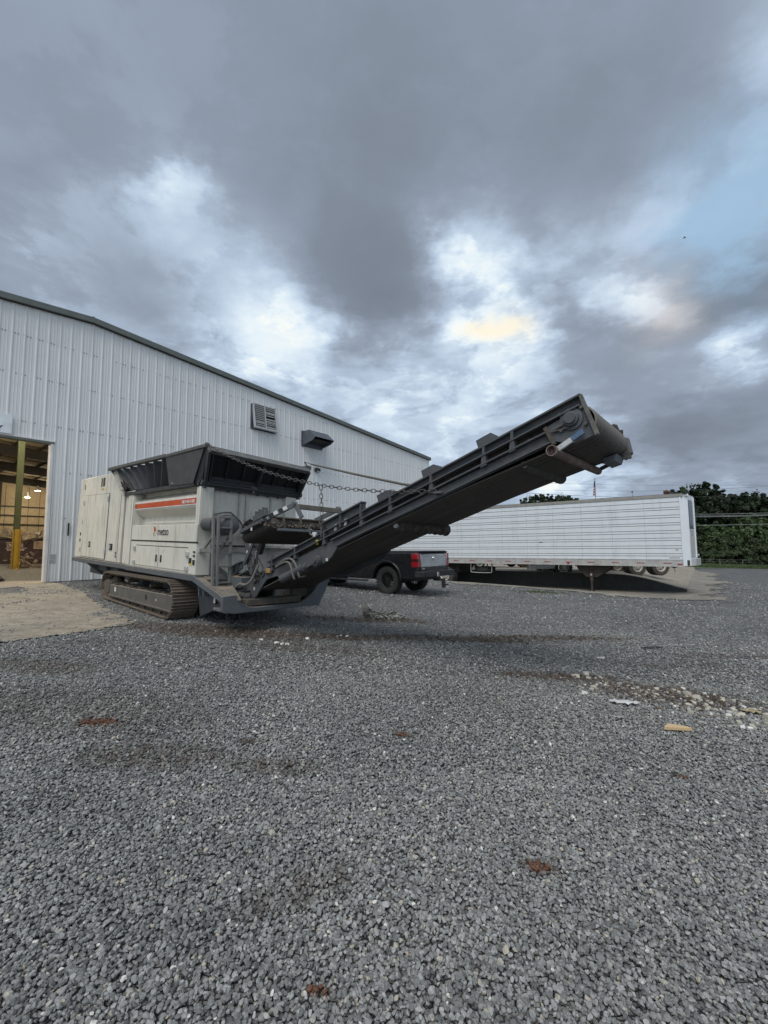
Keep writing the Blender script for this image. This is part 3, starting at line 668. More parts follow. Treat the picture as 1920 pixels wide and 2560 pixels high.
MB().box(UR - .035, UR + .035, V0 - 0.167, V0 - 0.155, HR - 0.02, HR + 0.192).build('ridge_cap', m_trim, hall)
# other walls
MB().box(UW - .1, UW, V0 + 0.02, V0 + DEPTH, -1.0, roofz(UW)).build('side_wall', m_wall, hall)
MB().box(UEND, UEND + .1, V0 + 0.02, V0 + DEPTH, -1.6, roofz(UEND)).build('side_wall', m_wall, hall)
MB().prism([(UW, -1), (UEND, -1), (UEND, roofz(UEND)), (UR, HR), (UW, roofz(UW))], 'y', V0 + DEPTH - .25, V0 + DEPTH).build('rear_wall', m_liner, hall)
MB().box(UW, UEND, V0 - 0.0, V0 + DEPTH, 0.2, BASE + 0.002).build('hall_floor', m_hfloor, hall)
# door trim
MB().box(u0 - 0.085, u0 + 0.0, V0 - 0.045, V0 + 0.22, BASE, 5.08).build('door_jamb', m_jamb, hall, bev=0.006)
MB().box(DOORL, DOORL + 0.085, V0 - 0.045, V0 + 0.22, BASE, 5.08).build('door_jamb', m_jamb, hall, bev=0.006)
MB().box(DOORL, u0 + 0.02, V0 - 0.05, V0 + 0.2, 5.005, 5.075).build('door_header', m_trim, hall, bev=0.006)
MB().box(DOORL, u0 + 0.02, V0 - 0.055, V0 - 0.001, 5.077, 5.115).build('drip_edge', m_jamb, hall)
# inner lining of the front wall
MB().box(u0, UEND, V0 + 0.22, V0 + 0.25, BASE, roofz(UEND) - .3).build('wall_lining', m_liner, hall)
MB().box(DOORL, u0, V0 + 0.22, V0 + 0.25, 5.08, 8.6).build('wall_lining', m_liner, hall)
# ceiling lining, rafters, purlins, seams
for s in (-1, 1):
    ue = UW if s < 0 else UEND
    MB().prism([(UR, HR - 0.10), (ue, roofz(ue) - 0.10), (ue, roofz(ue) - 0.06), (UR, HR - 0.06)], 'y', V0 + .3, V0 + DEPTH - .3).build('ceiling_lining', m_liner, hall)
    for k in range(1, 6):
        vv = V0 + 7.75 * k
        MB().prism([(UR, HR - 1.05), (ue, roofz(ue) - 1.05), (ue, roofz(ue) - .30), (UR, HR - .30)], 'y', vv - .12, vv + .12).build('rafter', m_primer, hall)
    for k in range(14):
        q = UR + s * (0.5 + 1.52 * k)
        if UW < q < UEND:
            MB().box(q - .04, q + .04, V0 + .3, V0 + DEPTH - .3, roofz(q) - .30, roofz(q) - .105).build('purlin', m_primer, hall)
mb = MB()
vv = V0 + 1.3
while vv < V0 + DEPTH:
    mb.prism([(UR - 14, roofz(UR - 14) - 0.125), (UR, HR - 0.125), (UEND, roofz(UEND) - 0.125), (UEND, roofz(UEND) - 0.103), (UR, HR - 0.103), (UR - 14, roofz(UR - 14) - 0.103)], 'y', vv - .035, vv + .035); vv += 1.55
mb.build('ceiling_seams', m_primer, hall, kind='stuff')
for k in range(6):
    MB().box(UW + .3, UEND - .3, V0 + DEPTH - .45, V0 + DEPTH - .26, 1.3 + .98 * k, 1.42 + .98 * k).build('wall_girt', m_primer, hall)
for q in (-8, -2.2, 3.6, 9.4, 15.2, 21):
    MB().box(q - .15, q + .15, V0 + DEPTH - .55, V0 + DEPTH - .27, BASE, 8.8).build('wall_column', m_primer, hall)
mb = MB(); q = UW + .5
while q < UEND:
    mb.box(q, q + .04, V0 + DEPTH - .262, V0 + DEPTH - .251, BASE, 8.5); q += 1.0
mb.build('wall_seams', m_primer, hall, kind='stuff')
def ibeam(u, v, z0, z1, name, mt, w_=.105, d_=.12, t=.018):
    mb = MB(); mb.box(u - w_, u + w_, v - d_, v - d_ + t, z0, z1); mb.box(u - w_, u + w_, v + d_ - t, v + d_, z0, z1); mb.box(u - t / 2, u + t / 2, v - d_ + t + .001, v + d_ - t - .001, z0, z1)
    return mb.build(name, mt, hall)
for uq, vq in ((4.57, 25.4), (4.57, 33.1), (4.57, 40.8), (-8, 25.4), (17, 25.4), (-8, 40.8), (17, 40.8)):
    ibeam(uq, vq, BASE, roofz(uq) - 1.0, 'column', m_green)
g_ = MB(); g_.ring((4.585, 25.4, 0), 'z', [(.155, BASE), (.155, 2.42), (.145, 2.43), (.03, 2.43)], 20); g_.build('column_guard', m_yel, hall)
# diagonal hangers near the doorway
for (a, b) in (((3.05, V0 + .6, 5.9), (3.3, V0 + .6, 4.6)),):
    pass
# exhaust fan shutter
sh = MB(); sh.box(-.66, .66, -.10, 0.0, -.62, .62); o_ = None
fan = MB()
for a, b, c, d in ((-.64, -.59, -.57, .57), (.59, .64, -.57, .57), (-.02, .02, -.57, .57)): fan.box(a, b, -.16, -.04, c, d)
fan.box(-.64, .64, -.16, -.04, -.62, -.571); fan.box(-.64, .64, -.16, -.04, .571, .62)
fo = fan.build('exhaust_shutter', m_galv, hall, loc=(12.16, V0 - .06, 7.75), rot=(R_(-9), 0, 0), bev=.004)
MB().box(-.58, .58, -.03, -.012, -.57, .57).build('shutter_backing', m_seam, fo)
bl = MB(); bl.slab([(-.27, -.15, -.045), (.27, -.15, -.045), (.27, -.075, .052), (-.27, -.075, .052)], .004); blm = bl.mesh('blade', m_galv)
for col in (-1, 1):
    for k in range(12):
        if col == 1 and k in (6,): rx = -.8
        elif rnd.random() < .25: rx = rnd.uniform(-.2, .25)
        else: rx = 0
        link('shutter_blade', blm, fo, loc=(col * .305, 0, -.52 + .0945 * k), rot=(rx, 0, 0))
MB().box(11.46, 12.86, V0 - .046, V0 - .003, 7.13, 8.34).build('shutter_curb', m_hood, hall)
# intake hood
hx, hz = 15.25, 7.25
hd = MB()
P_ = lambda x, y, z: (hx + x, V0 - y, hz + z)
A1, A2, A3, A4, A5 = (0.05, .38), (.52, .40), (1.02, -.02), (.78, -.34), (0.05, -.36)
side = [(.05, .38), (.55, .38), (1.05, -.06), (.80, -.22), (.05, -.36)]
for xs in (-.66, .66):
    hd.add([P_(xs, a, b) for a, b in side], [(0, 1, 2, 3, 4)])
def hq(a, b): hd.add([P_(-.66, *side[a]), P_(.66, *side[a]), P_(.66, *side[b]), P_(-.66, *side[b])], [(0, 1, 2, 3)])
hq(0, 1); hq(1, 2)
hd.build('intake_hood', m_hood, hall)
hi = MB(); hi.add([P_(-.62, .78, -.10), P_(.62, .78, -.10), P_(.62, .1, -.20), P_(-.62, .1, -.20)], [(0, 1, 2, 3)]); hi.build('hood_screen', m_seam, hall)
hf = MB(); hf.box(hx - .72, hx + .72, V0 - .05, V0 - .003, hz - .42, hz + .42); hf.build('hood_flange', m_hood, hall)
# small things on the wall
wl = MB(); wl.box(-.15, .15, -.16, -.01, -.08, .12); wlo = wl.build('wall_light', m_blk, None, bev=.01, label='small black floodlight on the white wall right of the hood', cat='wall light')
wlo.matrix_world = BM @ Matrix.Translation((15.57, V0 - .04, 5.66))
le = MB(); le.slab([(-.13, -.17, -.07), (.13, -.17, -.07), (.13, -.10, .09), (-.13, -.10, .09)], -.006); le.build('lens', mat('lens_glass', (.6, .62, .6), .25), wlo)
MB().box(-.02, .02, -.10, -.0, .12, .22).build('bracket', m_galv, wlo)
MB().box(4.475, 4.515, V0 - .062, V0 - .036, 1.97, 2.40).build('door_track_slot', m_blk, hall)
MB().box(4.03, 4.20, V0 - .010, V0 - .004, 1.05, 1.35).build('faded_notice', mat('faded_print', (.42, .45, .43), .7, dirt=((.3, .32, .3), .6, 12)), hall)
# wall sign
sg = MB(); sg.box(0, 2.4, -.05, -.0, 0, .62); sgo = sg.build('wall_sign', mat('sign_white', (.74, .78, .80), .4, dirt=((.6, .6, .6), .1, 2)), None, bev=.004, label='white sign board with dark blue lettering above the open doorway', cat='sign')
sgo.matrix_world = BM @ Matrix.Translation((.475, V0 - .035, 5.13))
m_navy = mat('print_navy', (.035, .03, .11), .5)
text_mesh('Y', .235, m_navy, 'lettering', sgo, Matrix.Translation((2.03, -.052, .06)) @ Matrix.Rotation(R_(90), 4, 'X'), bold=.008, sx=1.0)
# hall lamps; the unseen pair nearest the doorway is added to light the floor
m_lamp = emit('lamp_glow', (1.0, .93, .78), 14.0)
lamps = [(11.54, 55.86, 7.6), (11.05, 57.5, 7.0), (3.0, 24, 7.6), (0.0, 22.8, 7.6), (8.5, 22.8, 7.6), (9.5, 30, 7.6), (-4, 32, 7.6), (4, 40, 7.6), (-4, 48, 7.6), (14, 42, 7.6), (4, 54, 7.6), (19, 34, 7.6), (19, 52, 7.6)]
for i, (a, b, c) in enumerate(lamps):
    lo = empty('high_bay_lamp', BM @ Matrix.Translation((a, b, c)), label='unseen lit high bay lamp hanging under the warehouse roof', cat='lamp', group='high bay lamps inside the warehouse')
    if i == 0: lo['label'] = 'lit high bay lamp seen to the right of the green column'
    if i == 1: lo['label'] = 'lit high bay lamp seen at the left edge of the photo'
    if i < 2:
        del lo['group']
    MB().ring((0, 0, 0), 'z', [(.05, .55), (.10, .45), (.12, .25), (.26, .0), (.27, -.02)], 16).build('reflector', m_galv, lo)
    MB().ring((0, 0, 0), 'z', [(.25, -.01), (.0, -.012)], 16).build('bulb_lens', m_lamp, lo)
    MB().tube([(0, 0, .5), (0, 0, roofz(a) - c - .3)], .012, 6).build('hanger', m_primer, lo)
    ld = bpy.data.lights.new('lamp_light', 'POINT'); ld.energy = 520 if i in (2, 3, 4) else 150; ld.color = (1.0, .86, .62); ld.shadow_soft_size = .25
    l_ = bpy.data.objects.new('lamp_light', ld); COL.objects.link(l_); l_.parent = lo; l_.location = (0, 0, -.30)
# roll-off container inside
m_maroon = mat('container_maroon', (.030, .014, .018), .55, dirt=((.06, .045, .04), .3, 3), bmp=(.2, 10))
dm = empty('roll_off_container', BM @ Matrix.Translation((5.3, 30.43, BASE)), label='dark maroon roll-off waste container with white lettering inside the doorway', cat='dumpster')
MB().box(-3.6, 2.6, 0, 2.3, .25, 1.62).build('body', m_maroon, dm, bev=.01)
MB().box(-3.65, 2.65, -.06, .06, 1.62, 1.74).build('top_rail', m_blk, dm, bev=.01)
MB().box(-3.65, 2.65, -.05, .0, .25, .42).build('bottom_rail', m_maroon, dm)
for q in (-3.4, -2.6, -1.75, -.6, 2.0): MB().box(q - .05, q + .05, -.045, 0, .43, 1.61).build('side_rib', m_maroon, dm)
m_let = mat('lettering_pale', (.50, .42, .40), .6, dirt=((.2, .1, .1), .3, 12))
text_mesh('LIMITLESS', .26, m_let, 'lettering', dm, Matrix.Translation((-.20, -.008, 1.20)) @ Matrix.Rotation(R_(90), 4, 'X'), bold=.006, sx=.62)
fr = MB(); fr.box(-.25, .66, -.012, -.004, 1.13, 1.155); fr.box(-.25, .66, -.012, -.004, 1.43, 1.455); fr.build('lettering_frame', m_let, dm)
ph = MB()
for k in range(12):
    if k not in (3, 7): ph.box(-.18 + .062 * k, -.135 + .062 * k, -.010, -.003, 1.01, 1.09)
ph.build('worn_lettering', m_let, dm)
nb = MB(); nb.box(.95, 1.55, -.03, -.003, 1.10, 1.53); nbo = nb.build('notice_board', mat('board_tan', (.42, .32, .24), .7), dm)
nl = MB()
for k in range(5): nl.box(1.0, 1.5, -.034, -.031, 1.17 + .07 * k, 1.19 + .07 * k)
nl.build('printed_lines', m_maroon, nbo)
for (a, b) in (((-1.5, -.3, 1.0), (-.6, -.1, .15)), ((-1.9, -.3, .55), (-1.2, -.1, .1))):
    MB().tube([a, b], .07, 10).build('roller_arm', m_maroon, dm)
m_scrap = mat('scrap_mixed', (.20, .16, .12), .85, var=.5, dirt=((.45, .40, .33), .4, 6), bmp=(.6, 20))
m_scrapw = mat('scrap_pale', (.55, .50, .42), .7, var=.15)
def clumps(name, spots, mt, parent=None, size=(.04, .12), n=60, flat=.5, **k):
    mb = MB()
    for i in range(n):
        cx_, cy_, cz_, sx_, sy_, sz_ = spots[rnd.randrange(len(spots))]
        q = rnd.uniform(*size); M_ = Matrix.Translation((cx_ + rnd.gauss(0, sx_), cy_ + rnd.gauss(0, sy_), cz_ + abs(rnd.gauss(0, sz_)))) @ Matrix.Rotation(rnd.uniform(0, 6.28), 4, (rnd.gauss(0, 1), rnd.gauss(0, 1), rnd.gauss(0, 1)))
        a, b, c = q * rnd.uniform(.6, 1.6), q * rnd.uniform(.4, 1), q * flat * rnd.uniform(.3, 1)
        vs = [M_ @ Vector((x * a * rnd.uniform(.7, 1.2), y * b * rnd.uniform(.7, 1.2), z * c * rnd.uniform(.7, 1.2))) for z in (-1, 1) for y in (-1, 1) for x in (-1, 1)]
        mb.add([tuple(v_) for v_ in vs], [(0, 2, 3, 1), (4, 5, 7, 6), (0, 1, 5, 4), (2, 6, 7, 3), (0, 4, 6, 2), (1, 3, 7, 5)])
    return mb.build(name, mt, parent, **k)
o_ = clumps('waste_load', [(0, .9, 1.66, 1.2, .5, .10)], m_scrap, None, (.1, .3), 90, .5, label='mixed waste heaped inside the maroon container', cat='waste', kind='stuff'); o_.matrix_world = dm.matrix_world
o_ = clumps('waste_sheet', [(.55, .3, 1.76, .12, .1, .04), (1.2, .3, 1.76, .12, .1, .03)], m_scrapw, None, (.08, .18), 10, .2, label='pale sheets of waste lying on top of the container load', cat='waste', kind='stuff'); o_.matrix_world = dm.matrix_world
o_ = clumps('scrap_heap', [(0, 0, .05, .28, .25, .30), (.6, .1, .02, .5, .25, .10)], m_scrap, None, (.03, .11), 260, .5, label='low heap of shredded scrap on the floor beside the yellow column guard', cat='scrap', kind='stuff'); o_.matrix_world = BM @ Matrix.Translation((5.05, 26.3, BASE))
o_ = clumps('black_scrap', [(0, 0, .06, .10, .08, .06)], m_blk, None, (.05, .12), 7, .5, label='small black scrap on the hall floor at the left edge', cat='scrap'); o_.matrix_world = BM @ Matrix.Translation((2.9, V0 + .9, BASE))
# ------------------------------------------------------------------ tracked shredder
SA = Vector((-0.74861502, 0.66231863, 0.03015929)); SR = Vector((0.66192128, 0.74921751, -0.02309398)); SN = Vector((0.03789145, -0.00267458, 0.99927828))
SO = Vector((-3.91414876, 8.01911938, 0.1698831))
SM = frame(SO, -SA, SR, SN)     # x: towards the conveyor head, y: across the machine, z: up
sh_ = empty('tracked_shredder', SM, label='large white and charcoal tracked waste shredder with a long raised discharge conveyor', cat='shredder')
YB, YF = 0.20, 2.36; YC = 1.28
def bx(name, mt, x0, x1, y0, y1, z0, z1, par=None, bev=0.0):
    return MB().box(x0, x1, y0, y1, z0, z1).build(name, mt, par or sh_, bev=bev)
# --- power pack housing
hz_ = MB(); hz_.prism([(-7.58, .90), (-7.47, 3.25), (-4.62, 3.20), (-3.62, 2.68), (-3.60, .89)], 'y', YB, YF)
eng = hz_.build('engine_housing', m_white, sh_, bev=.02)
def plate(name, poly, y, mt, par, t=.012, bev=.004):
    return MB().prism(poly, 'y', y - t, y + .002).build(name, mt, par, bev=bev)
def inset(p, d):
    cx_ = sum(a for a, b in p) / len(p); cz_ = sum(b for a, b in p) / len(p)
    return [(a + (d if a < cx_ else -d), b + (d if b < cz_ else -d)) for a, b in p]
d1 = [(-6.93, .95), (-6.91, 2.71), (-4.70, 2.66), (-4.72, .94)]
plate('door_gap', inset(d1, -.012), YB, m_seam, eng, .002, 0); plate('door', d1, YB - .003, m_white, eng, .016)
d2 = [(-4.66, .94), (-4.66, 2.62), (-3.76, 2.60), (-3.76, .94)]
for (x, z) in ((-6.88, 2.5), (-4.72, 2.52), (-4.68, 1.16), (-6.93, 1.14), (-6.91, 1.95)):
    bx('hinge', m_galv, x - .03, x + .03, YB - .045, YB - .012, z - .07, z + .07, eng, .006)
for (x, z) in ((-6.08, 1.30), (-4.28, 1.27)):
    bx('latch', m_blk, x - .10, x + .10, YB - .024, YB + .001, z - .08, z + .08, eng, .006)
    bx('latch_lever', m_galv, x - .04, x + .03, YB - .034, YB - .025, z - .05, z + .05, eng)
bx('vent_opening', m_blk, -5.48, -5.17, YB - .006, YB + .01, 2.89, 3.12, eng); bx('vent_lip', m_sticky, -5.42, -5.22, YB - .012, YB + .01, 2.80, 2.84, eng)
bx('vent_bar', m_white, -5.34, -5.31, YB - .012, YB, 2.89, 3.12, eng)
bx('warning_label', m_blk, -7.04, -6.99, YB - .008, YB + .001, 2.90, 3.05, eng)
for z in (1.58, 1.40): bx('warning_label', m_blk, -7.14, -7.06, YB - .008, YB + .001, z - .035, z + .05, eng)
bx('seam_line', m_seam, -4.69, -4.675, YB - .004, YB, .93, 2.62, eng); bx('seam_line', m_seam, -3.80, -3.785, YB - .004, YB, .93, 2.6, eng)
for z in (1.02, 1.10): bx('warning_label', m_blk, -3.93, -3.87, YB - .008, YB, z, z + .05, eng)
mb = MB(); mb.slab([(-4.60, YB - .02, 3.235), (-3.60, YB - .02, 2.70), (-3.60, YF, 2.70), (-4.60, YF, 3.235)], .04); mb.build('sloped_seal', m_seam, eng)
for k in range(6): bx('cooling_louvre', m_dark, -7.62, -7.56, .5, 2.1, 1.2 + .28 * k, 1.34 + .28 * k, eng)
# --- corner post between the housings
bx('corner_post', m_white, -3.50, -3.27, YB + .02, YB + .5, .89, 2.64, None, .015); bx('corner_post', m_white, -3.22, -2.93, YB - .015, YB + .5, .88, 2.63, None, .02)
bx('post_gap', m_seam, -3.27, -3.22, YB + .03, YB + .4, .9, 2.62); bx('post_gap', m_seam, -3.60, -3.50, YB + .05, YB + .4, .9, 2.62); bx('post_gap', m_seam, -2.932, -2.90, YB + .002, YB + .1, .9, 2.56)
# --- cutting chamber housing with the recessed upper side
ch = MB(); ch.prism([(YB, .88), (YB, 1.80), (.40, 1.825), (.42, 1.99), (.235, 2.13), (.235, 2.145), (.225, 2.145), (.22, 2.335), (.43, 2.47), (.43, 2.53), (.23, 2.545), (.22, 2.58), (1.28, 2.58), (1.28, .88)], 'x', -2.88, .30)
body = ch.build('chamber_housing', m_white, sh_, bev=.008)
bx('end_wall', m_white, .30, .40, YB, .48, .87, 2.50, body, .012); bx('end_wall', m_white, -2.90, -2.86, YB, .5, .88, 2.58, body)
bx('side_panel', m_white, -2.86, .42, YB - .012, YB + .03, 1.47, 1.79, body, .006)
bx('panel_gap', m_seam, -2.88, .43, YB - .006, YB + .02, 1.445, 1.468, body)
for (a, b) in ((-2.52, -1.275), (-1.245, .06)):
    bx('service_door', m_white, a, b, YB - .014, YB + .01, .92, 1.345, body, .006)
bx('door_gap', m_seam, -2.54, .08, YB - .004, YB + .01, 1.347, 1.362, body); bx('door_gap', m_seam, -1.274, -1.246, YB - .003, YB, .92, 1.35, body)
for x in (-1.34, -1.10): bx('door_latch', m_blk, x - .035, x + .035, YB - .026, YB, 1.03, 1.18, body, .012)
for (x, z) in ((-2.60, 1.28), (-2.60, .97), (.09, 1.24), (.09, .97)): bx('hinge', m_galv, x - .05, x + .05, YB - .04, YB, z - .045, z + .045, body, .008)
bx('warning_label', m_blk, .14, .25, YB - .006, YB + .001, 1.06, 1.17, body); bx('warning_label', m_sticky, .17, .27, YB - .008, YB + .001, 1.04, 1.07, body)
for z in (1.05, 1.20, 1.27): bx('warning_label', m_blk, .32, .38, YB - .018, YB, z, z + (.09 if z < 1.1 else .03), body)
bx('ledge_strip', m_white, -1.95, .32, YB + .03, YB + .09, 1.835, 1.87, body, .004)
# red-orange band on the nose of the recess and its lettering
st = bx('stripe', m_orange, -2.72, .40, .212, .222, 2.185, 2.295, body); bx('stripe_border', m_stickw, -2.88, .40, .214, .2225, 2.165, 2.184, body); bx('stripe_border', m_stickw, -2.88, .40, .214, .2225, 2.296, 2.314, body)
bx('stripe_end', mat('stripe_dull', (.30, .10, .06), .5), -2.88, -2.75, .212, .222, 2.185, 2.295, body)
RX = Matrix.Rotation(R_(90), 4, 'X')
text_mesh('M&J PreShred 4000', .085, m_stickw, 'lettering', body, Matrix.Translation((-.34, .209, 2.208)) @ RX, ext=.001, bold=.003, sx=.80)
text_mesh('metso', .225, m_blk, 'lettering', body, Matrix.Translation((-1.37, YB - .0135, 1.585)) @ RX, ext=.001, bold=.004, sx=.98)
def flat(name, pts, y, mt, par):
    me = bpy.data.meshes.new(name); me.from_pydata([(a, y, b) for a, b in pts], [], [tuple(range(len(pts)))]); me.materials.append(mt); return link(name, me, par)
flat('emblem_flame', [(-1.58, 1.60), (-1.56, 1.67), (-1.585, 1.76), (-1.60, 1.775), (-1.52, 1.76), (-1.46, 1.71), (-1.445, 1.665), (-1.50, 1.675), (-1.545, 1.63), (-1.56, 1.60)], YB - .0145, m_orange, body)
flat('emblem_flame', [(-1.56, 1.56), (-1.575, 1.60), (-1.54, 1.64), (-1.535, 1.59)], YB - .0145, m_orange, body)
flat('emblem_ring', [(-1.54, 1.55), (-1.48, 1.57), (-1.41, 1.635), (-1.40, 1.68), (-1.425, 1.635), (-1.49, 1.585)], YB - .0145, m_galv, body)
# far side
bx('far_housing', m_white, -2.88, .30, 1.285, YF, .88, 2.58, None, .01)
# --- rear face with the discharge recess
rear = bx('rear_post', m_white, .28, .42, YB + .001, .47, .86, 2.50, None, .012); bx('rear_post', m_white, .27, .42, 2.10, YF + .01, 1.40, 2.50, None, .012)
rp0 = MB(); rp0.slab([(.12, .47, 2.48), (.12, 2.10, 2.48), (.30, 2.10, 1.72), (.30, .47, 1.72)], -.03)
rpan = rp0.build('rear_upper_panel', m_whited, sh_)
for y in (1.05, 1.20, 1.78): bx('panel_rib', m_whited, .16, .34, y - .012, y + .012, 1.76, 2.44, rpan)
bo = MB().ring((0, 0, 0), 'x', [(.001, .02), (.022, .02), (.024, -.01)], 10).mesh('bolt', m_blk)
for y, z in ((.76, 2.21), (1.10, 2.14), (1.08, 1.97), (1.55, 2.22), (1.88, 2.30), (1.86, 2.12), (.60, 2.02), (1.32, 1.95), (1.6, 1.9)):
    link('bolt', bo, rpan, loc=(.12 + (2.48 - z) * .237 + .035, y, z))
bx('rear_middle_panel', m_white, .29, .36, .47, 2.11, 1.42, 1.74, None, .008); bx('panel_gap', m_seam, .29, .362, .42, 2.36, 1.402, 1.418)
arch = [(.42, .70), (.42, 1.395), (2.34, 1.395), (2.34, .70), (1.68, .70), (1.67, 1.0), (1.55, 1.17), (1.36, 1.26), (1.1, 1.285), (.88, 1.265), (.70, 1.16), (.60, 1.02), (.59, .70)]
MB().prism(arch, 'x', .29, .345).build('rear_lower_panel', m_whited, sh_, bev=.004)
bx('discharge_tunnel', m_inner, -1.2, .28, .50, 2.0, .62, 1.38)
bx('plate_ledge', m_whited, .34, .50, 1.45, 2.30, 1.385, 1.43)
# --- hopper
hp = empty_child = bpy.data.objects.new('hopper', None); COL.objects.link(hp); hp.parent = sh_
def hy(z): return YB - .15 * (z - 2.6) / .6
bx('hopper_floor', m_inner, -3.4, .2, .3, 2.3, 2.58, 2.62, hp)
w1_ = MB(); w1_.slab([(-3.55, .36, 2.64), (.20, .36, 2.56), (.80, .24, 3.13), (-4.27, .24, 3.20)], .02); w1_.build('side_wall', m_hop, hp)
w2_ = MB(); w2_.slab([(.20, 2.36, 2.56), (-3.55, 2.36, 2.64), (-4.27, 2.50, 3.20), (.86, 2.34, 3.10)], .02); w2_.build('side_wall', m_hop, hp)
w3_ = MB(); w3_.slab([(-3.55, 2.36, 2.64), (-3.55, .22, 2.64), (-4.27, .07, 3.20), (-4.27, 2.50, 3.20)], .02); w3_.build('front_wall', m_hop, hp)
def lerp3(a, b, t): return tuple(a[i] + (b[i] - a[i]) * t for i in range(3))
rb = MB()
for k in range(7):
    t = .10 + .105 * k
    a = lerp3((-3.55, .20, 2.64), (.20, .20, 2.56), t * .78); b = lerp3((-4.27, .05, 3.19), (.86, .05, 3.12), t * .86)
    rbm = MB(); rbm.add([(a[0] - .02, a[1] + .18, a[2]), (a[0] + .14, a[1] + .18, a[2]), (b[0] + .20, b[1] + .20, b[2]), (b[0] - .02, b[1] + .20, b[2]),
                         (a[0] - .01, a[1] + .0, a[2] + .03), (a[0] + .03, a[1] + .0, a[2] + .03), (b[0] + .04, b[1] + .0, b[2]), (b[0] - .01, b[1] + .0, b[2])],
                        [(0, 1, 2, 3), (4, 5, 6, 7), (0, 4, 7, 3), (1, 5, 6, 2), (3, 2, 6, 7), (0, 1, 5, 4)])
    rbm.build('wall_rib', m_hop, hp)
cp = MB(); cp.slab([(-.87, .165, 2.585), (.20, .165, 2.56), (.84, .03, 3.12), (-.78, .03, 3.14)], .012); cp.build('cover_plate', mat('plate_worn', (.075, .080, .084), .55, dirt=((.14, .13, .12), .35, 5), spots=((.02, .02, .02), 1.6, .03), dust=(DUST, .5), bmp=(.12, 20)), hp, bev=.004)
for (x, z) in ((-.74, 3.05), (-.35, 3.08), (.05, 3.08), (-.70, 2.66), (.1, 2.66)): bx('plate_bolt', m_stickw if z < 2.7 else m_blk, x - .018, x + .018, hy(z) - .045, hy(z), z - .04, z + .03, hp)
rim = mat('rim_worn', (.085, .088, .085), .55, dirt=((.2, .19, .17), .4, 6), dust=((.24, .23, .21), .7))
MB().beam((-4.32, .05, 3.235), (-.8, .045, 3.175), .10, .075).build('rim_rail', rim, hp, bev=.01); MB().beam((-.78, .045, 3.165), (.93, .04, 3.155), .09, .06).build('rim_rail', rim, hp, bev=.008)
MB().beam((-4.3, 2.52, 3.235), (.88, 2.33, 3.13), .10, .075).build('rim_rail', rim, hp); MB().beam((-4.28, .05, 3.235), (-4.28, 2.52, 3.235), .1, .075).build('rim_rail', rim, hp)
bx('side_sill', m_hop, -3.5, .20, YB - .03, YB + .1, 2.52, 2.60, hp, .006)
MB().prism([(-3.62, 2.66), (-3.36, 2.66), (-3.90, 3.16), (-4.28, 3.18)], 'y', .10, .16).build('corner_gusset', m_whited, hp)
for k in range(9): 
    a = rnd.uniform(-3.6, -3.1); MB().tube([(a, .14, 2.70 + rnd.uniform(0, .1)), (a + .08, .06, 2.78 + rnd.uniform(-.05, .08)), (a + .2, .12, 2.66)], .016, 6).build('hose', m_rub, hp)
# rear flap
C_ = [(.33, .27, 2.60), (.33, 2.43, 2.60), (.90, 2.27, 3.10), (.90, .04, 3.155)]
fl = MB(); fl.slab(C_, -.03); flap = fl.build('rear_flap', mat('flap_inner_dark', (.012, .014, .018), .6, dirt=((.05, .05, .05), .3, 4)), hp)
def fp(a, b, off=0.0):
    """point on the flap: a across, b up, off outward"""
    p = Vector(lerp3(lerp3(C_[0], C_[1], a), lerp3(C_[3], C_[2], a), b)); n_ = (Vector(C_[1]) - Vector(C_[0])).cross(Vector(C_[3]) - Vector(C_[0])).normalized()
    return p + n_ * off
sgn = 1 if (fp(.5, .5, 1) - fp(.5, .5)).x > 0 else -1
def fbeam(a0, b0, a1, b1, w_, d_, name, mt=m_hop, par=None):
    q0, q1 = fp(a0, b0, sgn * d_ / 2), fp(a1, b1, sgn * d_ / 2); nn = (fp(.5, .5, 1) - fp(.5, .5)) * sgn
    return MB().beam(q0, q1, w_, d_, nn).build(name, mt, par or hp, bev=.006)
fbeam(0, .97, 1, .97, .075, .13, 'flap_top_rail', rim); fbeam(0, .045, 1, .045, .06, .14, 'flap_bottom_rail')
fbeam(.008, 0, .008, 1, .05, .16, 'flap_end_rail'); fbeam(.992, 0, .992, 1, .05, .15, 'flap_end_rail'); fbeam(.04, .05, .045, .95, .03, .12, 'flap_end_rail')
for a in (.20, .36, .68, .84): fbeam(a, .05, a, .95, .018, .035, 'flap_rib')
fbeam(.51, .05, .53, .95, .05, .10, 'flap_rib')
pk = MB(); pk.slab([fp(.03, .03, sgn * .06), fp(.97, .03, sgn * .06), fp(.97, .20, sgn * .006), fp(.03, .20, sgn * .006)], .01); pk.build('flap_kick_plate', m_hop, hp)
hb = MB(); hb.box(.29, .41, .22, 2.44, 2.475, 2.585); hb.build('hinge_beam', m_hop, hp, bev=.01)
MB().tube([(.44, .22, 2.60), (.44, 2.46, 2.60)], .022, 10).build('hinge_rod', m_hop, hp)
for y in (.27, 1.28, 2.41):
    MB().ring((.43, y, 2.575), 'y', [(.001, -.07), (.055, -.07), (.055, .07), (.001, .07)], 14, True).build('hinge_knuckle', m_dark, hp); bx('hinge_lug', m_dark, .34, .46, y - .03, y + .03, 2.47, 2.62, hp, .01)
for y in (.5, .8, 1.05, 1.45, 1.7, 1.95, 2.2): bx('beam_bolt', m_dark, .30, .40, y - .015, y + .015, 2.455, 2.475, hp)
MB().slab([(.10, .185, 2.55), (.42, .215, 2.57), (.94, .05, 3.16), (.76, .025, 3.12)], -.03).build('corner_plate', m_hop, hp, bev=.006)
